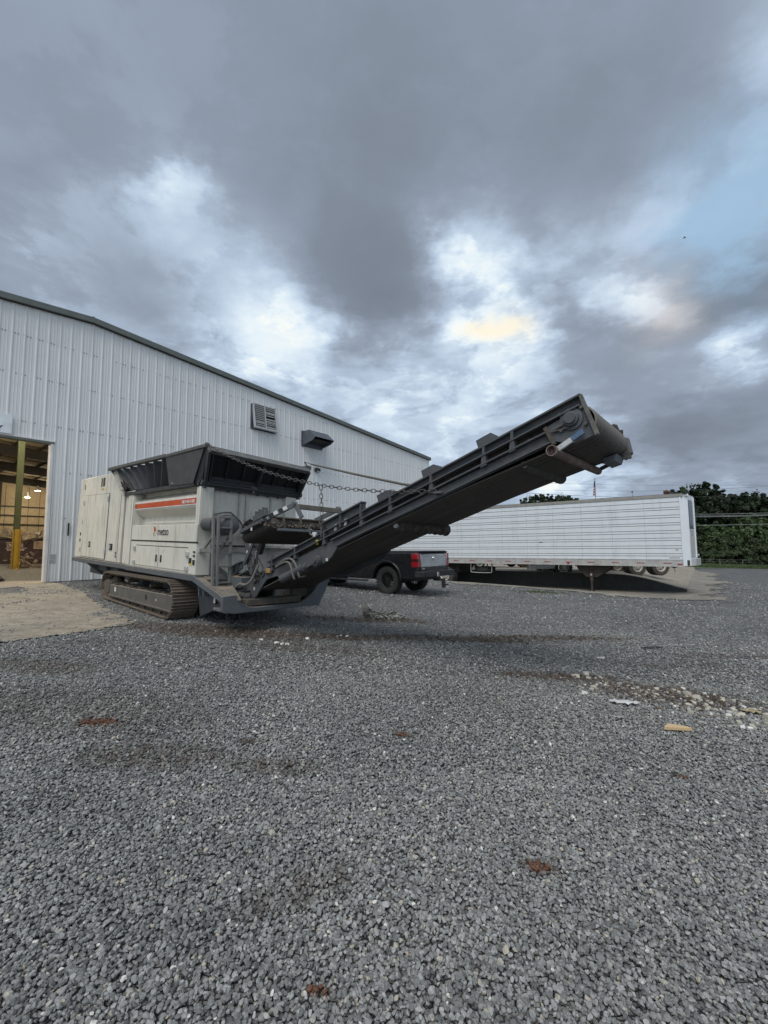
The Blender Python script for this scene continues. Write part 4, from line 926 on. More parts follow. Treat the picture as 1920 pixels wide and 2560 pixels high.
MB().prism([(.33, 2.48), (.42, 2.60), (.42, 2.62), (.33, 2.62)], 'y', .18, .27).build('corner_plate', m_hop, hp)
# --- chassis
cha = MB(); cha.box(-7.66, -2.95, .16, .36, .775, .885); cha.box(-2.94, .50, .13, .33, .765, .880); chas = cha.build('chassis_sill', m_chas, sh_, bev=.01)
bx('chassis_beam', m_chas, -7.5, 1.3, .62, .92, .42, .87); bx('chassis_beam', m_chas, -7.5, 1.3, 1.64, 1.94, .42, .87); bx('chassis_floor', m_inner, -7.5, .9, .3, 2.3, .74, .80)
bx('chassis_sill', m_chas, -7.6, .5, 2.24, 2.42, .77, .88)
for x in (-6.3, -3.8, -3.6, -.45, -.2, .05): MB().prism([(.18, .78), (.62, .78), (.62, .42)], 'x', x - .012, x + .012).build('chassis_gusset', m_chas, sh_)
MB().prism([(-6.9, .78), (-5.6, .78), (-5.6, .55), (-6.5, .62)], 'y', .5, .56).build('chassis_gusset', m_chas, sh_)
bx('undercarriage_beam', m_chas, -3.0, -2.7, .45, 2.1, .30, .55); bx('undercarriage_beam', m_chas, -1.2, -.9, .45, 2.1, .30, .55)
# rear platform: descends behind the body, dusty tread plate on top
pl = MB(); pl.slab([(.42, .19, .865), (1.53, .19, .60), (1.86, .30, .585), (.42, .86, .80)], -.03); pl.build('platform_deck', mat('deck_dusty', (.17, .155, .13), .85, dirt=((.30, .255, .20), .6, 5), spots=((.07, .05, .04), 5, .10), bmp=(.3, 30)), sh_)
MB().slab([(.42, .165, .88), (1.54, .165, .605), (1.54, .165, .50), (.42, .165, .775)], -.03).build('platform_edge', m_chas, sh_, bev=.006)
MB().add([(.06, .52, .78), (.06, .52, .06), (1.00, .36, .33), (1.55, .20, .38), (1.55, .20, .58), (.50, .20, .80), (.10, .54, .78), (.10, .54, .06), (1.0, .40, .33), (1.58, .24, .38), (1.58, .24, .58), (.5, .24, .80)],
         [(0, 1, 2, 3, 4, 5), (6, 7, 8, 9, 10, 11), (0, 1, 7, 6), (1, 2, 8, 7), (2, 3, 9, 8), (3, 4, 10, 9), (5, 0, 6, 11)]).build('side_plate', m_chas, sh_)
for (a, b, c, d) in ((.50, .285, .78, .50), (.78, .23, .72, .52)): MB().box(a, a + .03, b - .04, b + .06, d, c).build('plate_stiffener', m_chas, sh_)
bx('plate_slot', m_blk, 1.06, 1.12, .255, .30, .42, .62); bx('warning_label', m_stickw, 1.07, 1.12, .247, .256, .44, .54)
bx('towing_lug', m_chas, 1.15, 1.62, .20, .34, .325, .375, None, .01)
# U-shaped rear bumper plate
bp = [(.02, .63), (.26, .645), (.34, .52), (.50, .435), (.62, .42), (1.52, .42), (1.66, .47), (1.86, .60), (2.05, .80), (2.22, .84), (2.14, .62), (1.98, .345), (.21, .345), (.03, .40)]
MB().prism(bp, 'x', 1.72, 1.79).build('bumper_plate', m_chas, sh_, bev=.008)
bx('bumper_crossbeam', m_mud, 1.50, 1.71, .50, 1.62, .43, .54, None, .01)
bx('belly_plate', m_inner, .2, 1.7, .5, 2.0, .34, .40); bx('rear_cross_tube', m_mud, 1.3, 1.6, 1.5, 2.1, .5, .8)
bx('far_side_plate', m_chas, .1, 1.72, 2.02, 2.07, .36, .80)
# --- crawler tracks
def loop(s_):
    r1_, r2_ = .335, .30; x0, x1, zc0, zc1 = -3.80, -.335, .325, .335
    L1 = x1 - x0; tot = 2 * L1 + math.pi * (r1_ + r2_); s_ = s_ % tot
    if s_ < L1: return x0 + s_, zc0 + r2_ + (zc1 + r1_ - zc0 - r2_) * s_ / L1, 0.0
    s_ -= L1
    if s_ < math.pi * r1_: a = s_ / r1_; return x1 + r1_ * math.sin(a), zc1 + r1_ * math.cos(a), a
    s_ -= math.pi * r1_
    if s_ < L1: return x1 - s_, zc1 - r1_ + (zc0 - r2_ - zc1 + r1_) * s_ / L1, math.pi
    s_ -= L1; a = s_ / r2_; return x0 - r2_ * math.sin(a), zc0 - r2_ * math.cos(a), math.pi + a
TOT = 2 * 3.465 + math.pi * .635; NS = 52
shoe = MB(); shoe.box(-.082, .082, -.25, .25, -.004, .010)
for x in (-.066, 0, .062): shoe.prism([(x - .010, .010), (x - .004, .034), (x + .006, .034), (x + .012, .010)], 'y', -.25, .25)
shoe.box(-.07, .07, -.12, -.07, -.06, -.004); shoe.box(-.07, .07, .07, .12, -.06, -.004)
shoem = shoe.mesh('track_shoe', m_track)
def crawler(yc, far=False):
    tr_ = bpy.data.objects.new('crawler_track', None); COL.objects.link(tr_); tr_.parent = sh_; tr_.location = (0, yc, .035)
    for i in range(NS):
        x, z, a = loop(TOT * i / NS)
        link('track_shoe', shoem, tr_, loc=(x, 0, z), rot=(0, a, 0))
    yo = -.20
    fb = MB(); fb.prism([(-3.72, .10), (-3.62, .12), (-.02 - .04, .135), (-.03, .19), (-.04, .40), (-.16, .42), (-3.60, .36), (-3.72, .33)], 'y', yo, .16); fb.build('track_frame', m_tfr, tr_, bev=.012)
    MB().prism([(-3.62, .10), (-.08, .115), (-.08, .145), (-3.62, .125)], 'y', yo - .03, yo).build('track_frame_flange', m_tfr, tr_)
    MB().prism([(-3.9, .18), (-3.62, .12), (-3.62, .40), (-3.8, .46), (-4.0, .42), (-4.05, .28)], 'y', yo - .02, .15).build('drive_cover', m_mud, tr_, bev=.02)
    MB().ring((-1.36, yo - .004, .275), 'y', [(.0, 0), (.055, 0)], 18).build('frame_hole', m_blk, tr_)
    bx('frame_sticker', m_stickw, -3.28, -3.18, yo - .004, yo + .001, .22, .32, tr_); bx('frame_mark', m_stickw, -.86, -.83, yo - .004, yo + .001, .25, .29, tr_)
    for k in range(8): MB().ring((-3.3 + .42 * k, 0, .075), 'y', [(.0, -.16), (.075, -.16), (.085, -.12), (.06, -.10), (.06, .10), (.085, .12), (.075, .16), (0, .16)], 16).build('track_roller', m_mud, tr_)
    for k in range(2): MB().ring((-2.7 + 1.3 * k, 0, .50), 'y', [(0, -.12), (.04, -.12), (.04, .12), (0, .12)], 14).build('carrier_roller', m_mud, tr_)
    MB().ring((-.36, 0, .30), 'y', [(0, -.10), (.14, -.12), (.26, -.05), (.26, .05), (.14, .12), (0, .10)], 24).build('idler_wheel', m_mud, tr_)
    MB().ring((-3.80, 0, .29), 'y', [(0, -.10), (.12, -.14), (.25, -.04), (.25, .04), (.12, .14), (0, .10)], 24).build('drive_sprocket', m_mud, tr_)
    md_ = MB()
    for k in range(90):
        x = rnd.uniform(-3.6, -.15); z = .385 + .02 * (x + 3.6) / 3.4; q = rnd.uniform(.015, .045)
        md_.box(x - q, x + q, yo + rnd.uniform(0, .2), yo + rnd.uniform(.2, .34), z - .01, z + rnd.uniform(.0, .035))
    md_.build('packed_soil', m_mud, tr_, kind='stuff')
crawler(.25); crawler(2.31)
# --- ladder on the rear platform
ld_ = bpy.data.objects.new('access_ladder', None); COL.objects.link(ld_); ld_.parent = sh_
for (xb, yb_, xt, yt) in ((.98, .26, .86, .26), (.98, .335, .90, .335), (.93, .60, .86, .60)):
    MB().beam((xb, yb_, .70), (xt, yt, 1.93), .045, .05, (1, 0, 0)).build('stringer', m_steel, ld_, bev=.005)
for z in (.77, 1.05, 1.28, 1.49, 1.74, 1.925): 
    x = .98 - (z - .70) * .085; MB().beam((x, .335, z), (x - .01, .60, z), .05, .028).build('rung', m_steel, ld_, bev=.004)
MB().beam((.42, .28, 1.32), (.93, .28, 1.32), .05, .07).build('arm', m_steel, ld_, bev=.006); MB().beam((.55, .28, 1.35), (.89, .28, 1.64), .03, .045).build('brace', m_steel, ld_, bev=.004)
MB().beam((.55, .60, 1.35), (.88, .60, 1.64), .03, .045).build('brace', m_steel, ld_, bev=.004); MB().beam((.42, .60, 1.32), (.93, .60, 1.32), .04, .05).build('arm', m_steel, ld_, bev=.006)
bx('arm_end', m_galv, .42, .455, .24, .32, 1.28, 1.36, ld_); MB().prism([(.34, .95), (.62, .86), (.60, .94), (.37, 1.10)], 'x', .80, .81).build('gusset', m_steel, ld_)
# --- drive covers behind the ladder
dr = MB(); dr.ring((.62, .62, 1.80), 'x', [(.001, .27), (.10, .26), (.165, .22), (.195, .13), (.20, .0), (.20, -.25), (0, -.25)], 28); dr.build('gear_cover', mat('cover_grey', (.095, .10, .105), .5, dust=(DUST, .4), dirt=((.12, .11, .1), .2, 6)), sh_)
dr = MB(); dr.ring((.66, .34, 1.80), 'x', [(.001, .15), (.11, .13), (.12, 0), (.12, -.2), (0, -.2)], 18); dr.build('gear_cover', m_dark, sh_)
MB().tube([(.70, .34, 1.98), (.78, .48, 2.02), (.80, .62, 2.03), (.82, .78, 1.90), (.80, .95, 1.72)], .016, 8).build('grab_bar', m_dark, sh_)
MB().ring((.62, 1.36, 1.72), 'x', [(.001, .26), (.13, .25), (.21, .17), (.24, .0), (.24, -.28), (0, -.28)], 28).build('gear_cover', m_inner, sh_)
MB().prism([(.98, 1.60), (1.30, 1.98), (1.42, 1.98), (1.20, 1.60)], 'x', .44, .47).build('bearing_plate', m_whited, sh_)
for y, z in ((1.10, 1.68), (1.16, 1.76), (1.14, 1.86), (1.22, 1.93)): MB().ring((.475, y, z), 'x', [(0, .03), (.022, .03), (.022, 0)], 10).build('bolt', m_blk, sh_)
# --- discharge conveyor
cv_ = bpy.data.objects.new('conveyor', None); COL.objects.link(cv_); cv_.parent = sh_
def cbx(*a, **k): return bx(a[0], a[1], *a[2:8], par=cv_, bev=(a[8] if len(a) > 8 else 0))
low = [(1.64, .55), (1.89, .82), (1.97, .89), (2.26, .965), (2.41, .89), (2.71, .985), (3.40, 1.23), (3.55, 1.32), (3.67, 1.47), (4.24, 1.68), (4.95, 1.92), (5.89, 2.255), (6.68, 2.535), (6.64, 2.64), (5.89, 2.362), (5.37, 2.18), (4.68, 1.94), (4.02, 1.712), (3.56, 1.555), (3.15, 1.41), (2.74, 1.262), (2.21, 1.075), (1.97, .985), (1.66, .85), (1.45, .70), (.98, .62), (1.02, .50)]
m_post_d = mat('post_dusty', (.062, .060, .056), .7, dirt=((.14, .125, .105), .45, 7), bmp=(.3, 40))
RAILT = lambda x: 1.96 + .3613 * (x - 4.19)
for y0, y1, sg_ in ((.685, .715, -1), (1.845, 1.875, 1)):
    MB().prism(low, 'y', y0, y1).build('side_plate', m_dark, cv_, bev=.004)
    bl_ = [(3.67, 1.47), (4.24, 1.68), (4.95, 1.92), (5.89, 2.255), (6.68, 2.535)]; mb = MB(); mb.prism(bl_ + [(a, b + .014) for a, b in reversed(bl_)], 'y', y0 - (.05 if sg_ < 0 else -.03), y1 + (.05 if sg_ > 0 else -.03)); mb.prism([(3.56, 1.565), (6.63, 2.652), (6.635, 2.637), (3.565, 1.55)], 'y', y0 - (.05 if sg_ < 0 else 0), y1 + (.05 if sg_ > 0 else 0)); mb.build('beam_flange', m_dark, cv_)
    # upper channel with its flanges
    x0 = 2.02; x1 = 6.94
    mb = MB(); mb.prism([(x0, RAILT(x0) - .095), (x1, RAILT(x1) - .095), (x1, RAILT(x1)), (x0, RAILT(x0))], 'y', y0 + .004, y1 - .004)
    o1, o2 = (y0 - .055, y1) if sg_ < 0 else (y0, y1 + .055)
    mb.prism([(x0, RAILT(x0) - .012), (x1, RAILT(x1) - .012), (x1, RAILT(x1) + .006), (x0, RAILT(x0) + .006)], 'y', o1, o2)
    mb.prism([(x0, RAILT(x0) - .107), (x1, RAILT(x1) - .107), (x1, RAILT(x1) - .092), (x0, RAILT(x0) - .092)], 'y', o1, o2)
    mb.build('upper_rail', m_dark, cv_)
    mb = MB(); mb.prism([(2.0, 1.0), (6.85, 2.70), (6.85, 2.85), (2.02, 1.12)], 'y', *(((.735, .75)) if sg_ < 0 else (1.81, 1.825))); mb.build('rubber_skirt', m_inner, cv_)
    for x in (2.15, 2.75, 3.42, 4.16, 4.66, 5.28, 5.96, 6.28):
        zt, zb = RAILT(x) - .10, RAILT(x) - .10 - .16
        zb = float(np.interp(x, [1.97, 3.15, 3.56, 4.02, 4.68, 5.37, 5.89, 6.64], [.985, 1.41, 1.555, 1.712, 1.94, 2.18, 2.362, 2.64])) - .01
        MB().prism([(x - .035, zb - .012), (x + .035, zb + .012), (x + .02, zt), (x - .02, zt)], 'y', y0 - (.045 if sg_ < 0 else 0), y1 + (.045 if sg_ > 0 else 0)).build('rail_post', m_post_d if rnd.random() < .5 else m_dark, cv_)
        MB().prism([(x - .014, RAILT(x) - .092), (x + .014, RAILT(x) - .09), (x + .014, RAILT(x) - .005), (x - .014, RAILT(x) - .01)], 'y', o1 + .002, o2 - .002).build('rail_stiffener', m_dark, cv_)
    # tall wear plates above the rail
    mb = MB(); mb.prism([(3.38, 1.79), (4.16, 2.06), (4.19, 1.90), (3.50, 1.65)], 'y', y0 - (.012 if sg_ < 0 else -.02), y1 - (.02 if sg_ < 0 else -.012)); tp = mb.build('wear_plate', m_dark, cv_, bev=.003)
    MB().prism([(3.36, 1.785), (4.17, 2.065), (4.17, 2.085), (3.36, 1.805)], 'y', o1 - .01, o2 + .01).build('plate_flange', m_dark, cv_)
    for x in (3.37, 3.76, 4.15): MB().prism([(x - .012, RAILT(x) - .07), (x + .012, RAILT(x) - .06), (x + .012, RAILT(x) + .11), (x - .012, RAILT(x) + .10)], 'y', o1 - .005, o2 + .005).build('plate_stiffener', m_dark, cv_)
    for (xa, xb) in ((4.41, 4.58), (5.13, 5.30), (5.87, 6.04)):
        M_ = Matrix.Translation((xa, 0, RAILT(xa))) @ Matrix.Rotation(-math.atan(.3613), 4, 'Y')
        mb = MB(); mb.box(0, xb - xa + .02, y0 + .02, y0 + .03, 0, .125, M_); mb.box(0, xb - xa + .02, y0 + .02, y0 + .20, .115, .125, M_); mb.box(xb - xa + .01, xb - xa + .02, y0 + .03, y0 + .18, 0, .12, M_)
        if sg_ > 0: mb = MB(); mb.box(0, xb - xa + .02, y1 - .20, y1 - .02, 0, .125, M_)
        mb.build('guide_bracket', m_dark, cv_)
# stickers on the wear plate
for (x, mt) in ((3.63, m_stickw), (3.68, m_mud), (3.83, m_stickw), (3.885, m_blk)):
    z = RAILT(x) - .015
    MB().prism([(x - .028, z - .055), (x + .028, z - .035), (x + .028, z + .055), (x - .028, z + .035)], 'y', .668, .672).build('warning_label', mt, cv_)
# belt: ribbed loop round head and tail drums
CS = math.atan(.3613); cd = (math.cos(CS), math.sin(CS)); nn_ = (-math.sin(CS), math.cos(CS))
hc = (6.90, 2.715); tcn = (1.65, .80); rr_ = .165
loopc = []
for k in range(13):
    a = -math.pi / 2 + math.pi * k / 12
    loopc.append((hc[0] + rr_ * (math.cos(a) * cd[0] + math.sin(a) * nn_[0]), hc[1] + rr_ * (math.cos(a) * cd[1] + math.sin(a) * nn_[1])))
for k in range(9):
    a = math.pi / 2 + math.pi * k / 8
    loopc.append((tcn[0] + .13 * (math.cos(a) * cd[0] + math.sin(a) * nn_[0]), tcn[1] + .13 * (math.cos(a) * cd[1] + math.sin(a) * nn_[1])))
# return run hangs a little lower than the drum line
ret = [(3.3, 1.305), (4.6, 1.775), (5.6, 2.13)]
loopc = loopc + ret
nr = 20; mbv = []; fcs = []
rows_ = []
for j in range(nr):
    for f_, o_ff in ((0.0, -.016), (.10, .0), (.90, .0)): rows_.append((.722 + (1.84 - .722) * (j + f_) / nr, o_ff))
rows_.append((1.84, -.012))
for y, off in rows_:
    for (a, b) in loopc:
        d = Vector((a - (hc[0] if a > 5 else tcn[0]), 0, b - (hc[1] if a > 5 else tcn[1]))) if (a > 6.6 or a < 2) else Vector((nn_[0], 0, nn_[1])) * -1
        d = d.normalized() * off; mbv.append((a + d.x, y, b + d.z))
n_ = len(loopc)
for j in range(len(rows_) - 1):
    for k in range(n_):
        fcs.append((j * n_ + k, j * n_ + (k + 1) % n_, (j + 1) * n_ + (k + 1) % n_, (j + 1) * n_ + k))
mb = MB(); mb.add(mbv, fcs, True); mb.build('belt', m_belt, cv_)
cbx('drum_end', m_rub, 6.74, 7.04, 1.79, 1.80, 2.57, 2.86)
for y in (.95, 1.15, 1.35, 1.55):
    MB().beam((3.6, y, 1.62), (6.5, y, 2.64), .05, .05).build('belt_support', m_dark, cv_)
for x in (2.2, 3.2, 4.2, 5.2, 6.2): MB().box(x - .03, x + .03, .72, 1.84, RAILT(x) - .22, RAILT(x) - .17).build('cross_member', m_dark, cv_)
# head assembly
for y0, y1, s_ in ((.665, .684, -1), (1.876, 1.895, 1)):
    MB().prism([(6.62, 2.70), (6.96, 2.85), (7.07, 2.56), (6.90, 2.50), (6.70, 2.545)], 'y', y0, y1).build('head_plate', m_dark, cv_, bev=.003)
    MB().prism([(6.925, 2.955), (6.955, 2.955), (7.10, 2.56), (7.07, 2.55)], 'y', y0 - (.03 if s_ < 0 else 0), y1 + (.03 if s_ > 0 else 0)).build('head_edge_plate', mat('edge_dusty', (.10, .10, .09), .7, dirt=((.25, .23, .2), .5, 8)) if s_ < 0 else m_mud, cv_)
    MB().ring((6.86, (y0 + y1) / 2, 2.735), 'y', [(.001, s_ * .075), (.050, s_ * .075), (.052, s_ * .055), (.070, s_ * .052), (.075, s_ * .03), (.105, s_ * .025), (.108, 0)], 24).build('bearing', m_dark, cv_)
    for (x, z) in ((6.76, 2.79), (6.95, 2.83), (6.77, 2.64), (6.99, 2.67)): MB().ring((x, (y0 + y1) / 2, z), 'y', [(.001, s_ * .035), (.016, s_ * .035), (.018, 0)], 8).build('bolt', m_chain, cv_)
    MB().prism([(6.60, 2.68), (6.63, 2.70), (6.72, 2.52), (6.69, 2.51)], 'y', y0 - (.03 if s_ < 0 else 0), y1 + (.03 if s_ > 0 else 0)).build('splice_plate', m_mud, cv_)
MB().tube([(6.44, .655, 2.59), (6.60, .65, 2.63), (6.86, .64, 2.655)], .007, 6).build('grease_line', m_chain, cv_)
MB().tube([(6.70, .655, 2.655), (6.80, .65, 2.70)], .018, 8).build('tension_screw', m_chain, cv_)
# scraper pipe under the head with its two brackets
MB().tube([(6.71, .56, 2.44), (6.71, 1.2, 2.445), (6.72, 2.02, 2.46)], .043, 16, cap=False).build('scraper_pipe', m_pipe, cv_)
MB().ring((6.71, .56, 2.44), 'y', [(.043, 0), (.053, 0), (.053, .045), (.043, .045), (.034, 0), (.034, .04), (0, .04)], 18).build('pipe_collar', m_pipe, cv_)
MB().beam((6.75, .615, 2.455), (6.89, .615, 2.535), .03, .05).build('bracket_arm', m_galv, cv_, bev=.003); MB().beam((6.88, .612, 2.53), (6.98, .612, 2.59), .035, .05).build('bracket_arm', m_blue, cv_, bev=.004)
MB().beam((6.73, 2.0, 2.47), (7.0, 2.0, 2.60), .03, .04).build('bracket_arm', m_dark, cv_); MB().prism([(6.96, 2.78), (7.06, 2.80), (7.10, 2.62), (7.03, 2.55), (6.97, 2.58)], 'y', 1.90, 2.00).build('motor_guard', m_chas, cv_, bev=.01)
MB().prism([(6.75, 2.90), (6.88, 2.95), (6.94, 2.80), (6.80, 2.74)], 'y', 1.90, 2.06).build('drive_motor', m_chas, cv_, bev=.02)
MB().prism([(6.88, 2.52), (7.02, 2.56), (7.00, 2.49), (6.90, 2.46)], 'y', 1.60, 1.90).build('scraper_blade', m_chas, cv_)
m_crust = mat('idler_crust', (.045, .038, .032), .95, dirt=((.15, .125, .10), .45, 16), bmp=(.8, 30))
# return idlers, crusted
def idler(x, z, y0, y1, r, name, mt, n=13):
    prf = [(0.001, y0)]
    for k in range(n):
        y = y0 + (y1 - y0) * k / (n - 1); prf += [(r * rnd.uniform(.72, 1.0), y), (r * rnd.uniform(.95, 1.2), y + (y1 - y0) / n * .45)]
    prf.append((.001, y1)); MB().ring((x, 0, z), 'y', prf, 16).build(name, mt, cv_)
    MB().ring((x, 0, z), 'y', [(.0, y0 - .03), (.032, y0 - .03), (.034, y0 + .02)], 14).build('idler_hub', m_galv, cv_)
idler(4.63, 1.765, .82, 1.90, .080, 'return_idler', m_crust, 9); idler(6.33, 2.385, .84, 1.86, .058, 'return_idler', mat('idler_grey', (.075, .072, .068), .8, dirt=((.16, .15, .13), .4, 9), bmp=(.4, 30)))
# lifting cylinder, hoses, lower joint
MB().tube([(2.47, .63, .935), (3.02, .63, 1.150)], .062, 18).build('lift_cylinder', m_dark, cv_); MB().tube([(3.0, .63, 1.14), (3.10, .63, 1.18)], .048, 16).build('cylinder_gland', m_dark, cv_)
MB().ring((3.28, .60, 1.255), 'y', [(0, -.03), (.045, -.03), (.046, 0), (.078, 0), (.08, .06), (0, .06)], 20).build('pin_boss', m_dark, cv_); MB().beam((3.08, .63, 1.17), (3.22, .63, 1.235), .06, .07).build('rod_eye', m_dark, cv_)
bx('position_mark', m_stickw, 3.44, 3.48, .678, .684, 1.26, 1.30, cv_)
m_hose = mat('hose_grey', (.17, .165, .155), .7, dirt=((.1, .09, .08), .4, 25), bmp=(.4, 90))
def smooth_path(pts, n=5):
    out = []
    for i in range(len(pts) - 1):
        p0 = pts[max(i - 1, 0)]; p1 = pts[i]; p2 = pts[i + 1]; p3 = pts[min(i + 2, len(pts) - 1)]
        for k in range(n):
            t = k / n; out.append(tuple(.5 * (2 * b + (c - a) * t + (2 * a - 5 * b + 4 * c - d) * t * t + (-a + 3 * b - 3 * c + d) * t ** 3) for a, b, c, d in zip(p0, p1, p2, p3)))
    out.append(pts[-1]); return out
for pts in ([(2.30, .62, 1.13), (2.48, .60, 1.20), (2.61, .58, 1.245), (2.73, .57, 1.265), (2.82, .57, 1.235), (2.885, .58, 1.16), (2.93, .60, 1.03), (2.93, .61, .99)],
            [(2.33, .60, 1.11), (2.53, .58, 1.185), (2.65, .57, 1.21), (2.72, .57, 1.195), (2.78, .57, 1.13), (2.82, .58, 1.01), (2.83, .60, .96)]):
    MB().tube(smooth_path(pts), .015, 8).build('hydraulic_hose', m_hose, cv_)
MB().tube(smooth_path([(1.20, .58, .70), (1.30, .56, .745), (1.41, .55, .775), (1.49, .55, .765), (1.60, .55, .785), (1.69, .56, .84), (1.73, .58, .92), (1.77, .60, 1.03), (1.80, .62, 1.12)]), .024, 10).build('hydraulic_hose', m_hose, cv_)
for pts in ([(1.0, .62, .66), (1.1, .60, .70), (1.22, .60, .68), (1.35, .62, .70)], [(1.05, .66, .64), (1.2, .64, .65), (1.3, .66, .63), (1.5, .68, .66)], [(1.7, .66, 1.3), (1.74, .62, 1.1), (1.72, .62, .95), (1.8, .64, .86)], [(1.62, .66, 1.2), (1.66, .62, 1.02), (1.62, .62, .9)], [(2.95, .61, 1.0), (3.0, .60, 1.0), (3.08, .6, 1.02)]):
    MB().tube(smooth_path(pts), .014, 8).build('hydraulic_hose', m_rub, cv_)
bx('valve_block', m_brass, 2.02, 2.13, .62, .68, 1.00, 1.08, cv_, .012); bx('valve_block', m_brass, .93, 1.02, .66, .76, .72, .88, cv_, .015); bx('valve_block', m_brass, 1.33, 1.39, .60, .66, .73, .78, cv_, .01)
MB().tube([(1.0, .62, .60), (1.44, .62, .575)], .042, 14).build('tail_cylinder', m_mud, cv_); MB().ring((1.50, .60, .57), 'y', [(0, -.03), (.035, -.03), (.036, 0), (.062, 0), (.062, .05), (0, .05)], 18).build('pin_boss', m_dark, cv_)
MB().ring((1.38, .60, .58), 'y', [(0, -.02), (.04, -.02), (.045, .04), (0, .04)], 16).build('pin_boss', m_dark, cv_)
bx('position_mark', m_stickw, 1.60, 1.64, .678, .684, .68, .73, cv_)
MB().prism([(.60, .98), (.98, 1.12), (.99, 1.02), (.66, .84)], 'y', .80, .83).build('inner_channel', m_dark, cv_); MB().beam((.56, .80, .99), (1.0, .80, 1.145), .08, .02).build('inner_channel_flange', m_chas, cv_); MB().beam((.68, .80, .80), (1.2, .80, .985), .08, .02).build('inner_channel_flange', m_dark, cv_)
for x in (.72, .86): bx('inner_channel_rib', m_dark, x, x + .012, .76, .80, .88 + (x - .6) * .3, 1.02 + (x - .6) * .3, cv_)
MB().prism([(1.15, .55), (1.60, .62), (1.95, .95), (1.75, 1.02), (1.3, .80), (1.05, .70)], 'y', .715, .76).build('hinge_plate', m_dark, cv_, bev=.006)
for k in range(16):
    x = rnd.uniform(1.5, 2.0); MB().ring((x, .70, .72 + (x - 1.5) * .55 + rnd.uniform(0, .14)), 'y', [(0, -.04), (.02, -.04), (.022, .02)], 10).build('fitting', rnd.choice((m_mud, m_rub, m_dark)), cv_)
bx('switch_box', m_stickw, 3.17, 3.24, .62, .67, 1.60, 1.67, cv_, .01); bx('switch_label', m_sticky, 3.22, 3.27, .66, .672, 1.49, 1.56, cv_)
MB().tube(smooth_path([(3.14, .63, 1.78), (3.10, .62, 1.72), (3.18, .61, 1.70), (3.12, .62, 1.66), (3.2, .62, 1.62)]), .012, 6).build('hydraulic_hose', m_hose, cv_)
# --- overband magnet carried across the conveyor
mg = bpy.data.objects.new('overband_magnet', None); COL.objects.link(mg); mg.parent = sh_
MG = Matrix.Translation((1.62, .50, 1.575)) @ Matrix.Rotation(-R_(16.5), 4, 'Y')     # local x along conveyor
def mgb(mb, name, mt, bev=0.0):
    mb.v = [tuple(MG @ Vector(p)) for p in mb.v]; return mb.build(name, mt, mg, bev=bev)
W_ = .82
lp = []
for k in range(13):
    a = math.pi / 2 + math.pi * k / 12; lp.append((.0 + .105 * math.cos(a), .105 * math.sin(a)))
for k in range(9):
    a = -math.pi / 2 + math.pi * k / 8; lp.append((1.45 + .105 * math.cos(a), .105 * math.sin(a)))
mb = MB(); n0 = 24
vs = []; fs = []
for j in range(n0 + 1):
    for (a, b) in lp: vs.append((W_ * j / n0, a, b))
for j in range(n0):
    for k in range(len(lp)): fs.append((j * len(lp) + k, j * len(lp) + (k + 1) % len(lp), (j + 1) * len(lp) + (k + 1) % len(lp), (j + 1) * len(lp) + k))
mb.add(vs, fs, True); mgb(mb, 'magnet_belt', m_rub)
for x in (.01, W_ - .03): mb = MB(); mb.prism([(a * .93, b * .93) for a, b in lp], 'x', x, x + .02); mgb(mb, 'belt_edge', m_inner)
mb = MB(); mb.box(W_ - .02, W_ + .02, .02, 1.5, .085, .105); mgb(mb, 'magnet_frame_rail', m_mud); mb = MB(); mb.box(W_ - .01, W_ + .03, .02, 1.3, -.125, -.085); mgb(mb, 'magnet_frame_rail', m_chas)
for y in (.16, .5, .9): mb = MB(); mb.box(W_ - .01, W_ + .02, y - .018, y + .018, -.085, .085); mgb(mb, 'magnet_frame_post', m_mud)
mb = MB(); mb.ring((W_ + .0, 0, 0), 'x', [(0, .02), (.05, .02), (.055, 0), (.09, -.0)], 16); mgb(mb, 'drum_hub', m_mud)
mb = MB(); mb.box(.05, .75, -.18, -.09, .04, .10); mgb(mb, 'scraper_bar', m_dark, .008); mb = MB(); mb.box(.50, .85, -.19, -.12, .10, .20); mgb(mb, 'motor_box', m_dark, .01)
for k in range(3): mb = MB(); mb.box(.60 + .1 * k, .61 + .1 * k, -.20, -.10, .19, .25); mgb(mb, 'motor_fin', m_dark)
bx('position_mark', m_stickw, 2.03, 2.07, .30, .305, 1.68, 1.73, mg)
for (y0) in (.98, 1.98):
    MB().beam((1.92, y0 - .28, 1.93), (2.24, y0, 2.155), .05, .085).build('lift_arm', m_chas, mg, bev=.008)
    MB().beam((2.23, y0 - .0, 2.19), (2.36, y0 + .07, 1.93), .05, .07).build('lift_arm', m_chas, mg, bev=.008)
    MB().ring((2.23, y0 + .0, 2.16), 'y', [(0, -.035), (.045, -.035), (.045, .035), (0, .035)], 16).build('arm_knuckle', m_chas, mg)
MB().beam((2.27, 1.02, 2.12), (2.27, 1.98, 2.12), .07, .085).build('cross_tube', mat('tube_dusty', (.14, .125, .105), .7, dirt=((.22, .19, .16), .4, 6)), mg, bev=.006)
for (t, mt) in ((.12, m_blk), (.30, m_stickw), (.50, m_blk), (.66, m_stickw)):
    p = lerp3((1.92, .70, 1.93), (2.24, .98, 2.155), t); MB().beam((p[0] - .02, p[1] - .045, p[2] - .014), (p[0] + .03, p[1] - .002, p[2] + .021), .02, .06).build('warning_label', mt, mg)
db = MB()
o_ = clumps('magnet_debris', [(2.43, .9, 1.76, .02, .35, .03), (2.43, 1.4, 1.77, .02, .2, .03)], m_mud, mg, (.008, .024), 120, .6, kind='stuff')
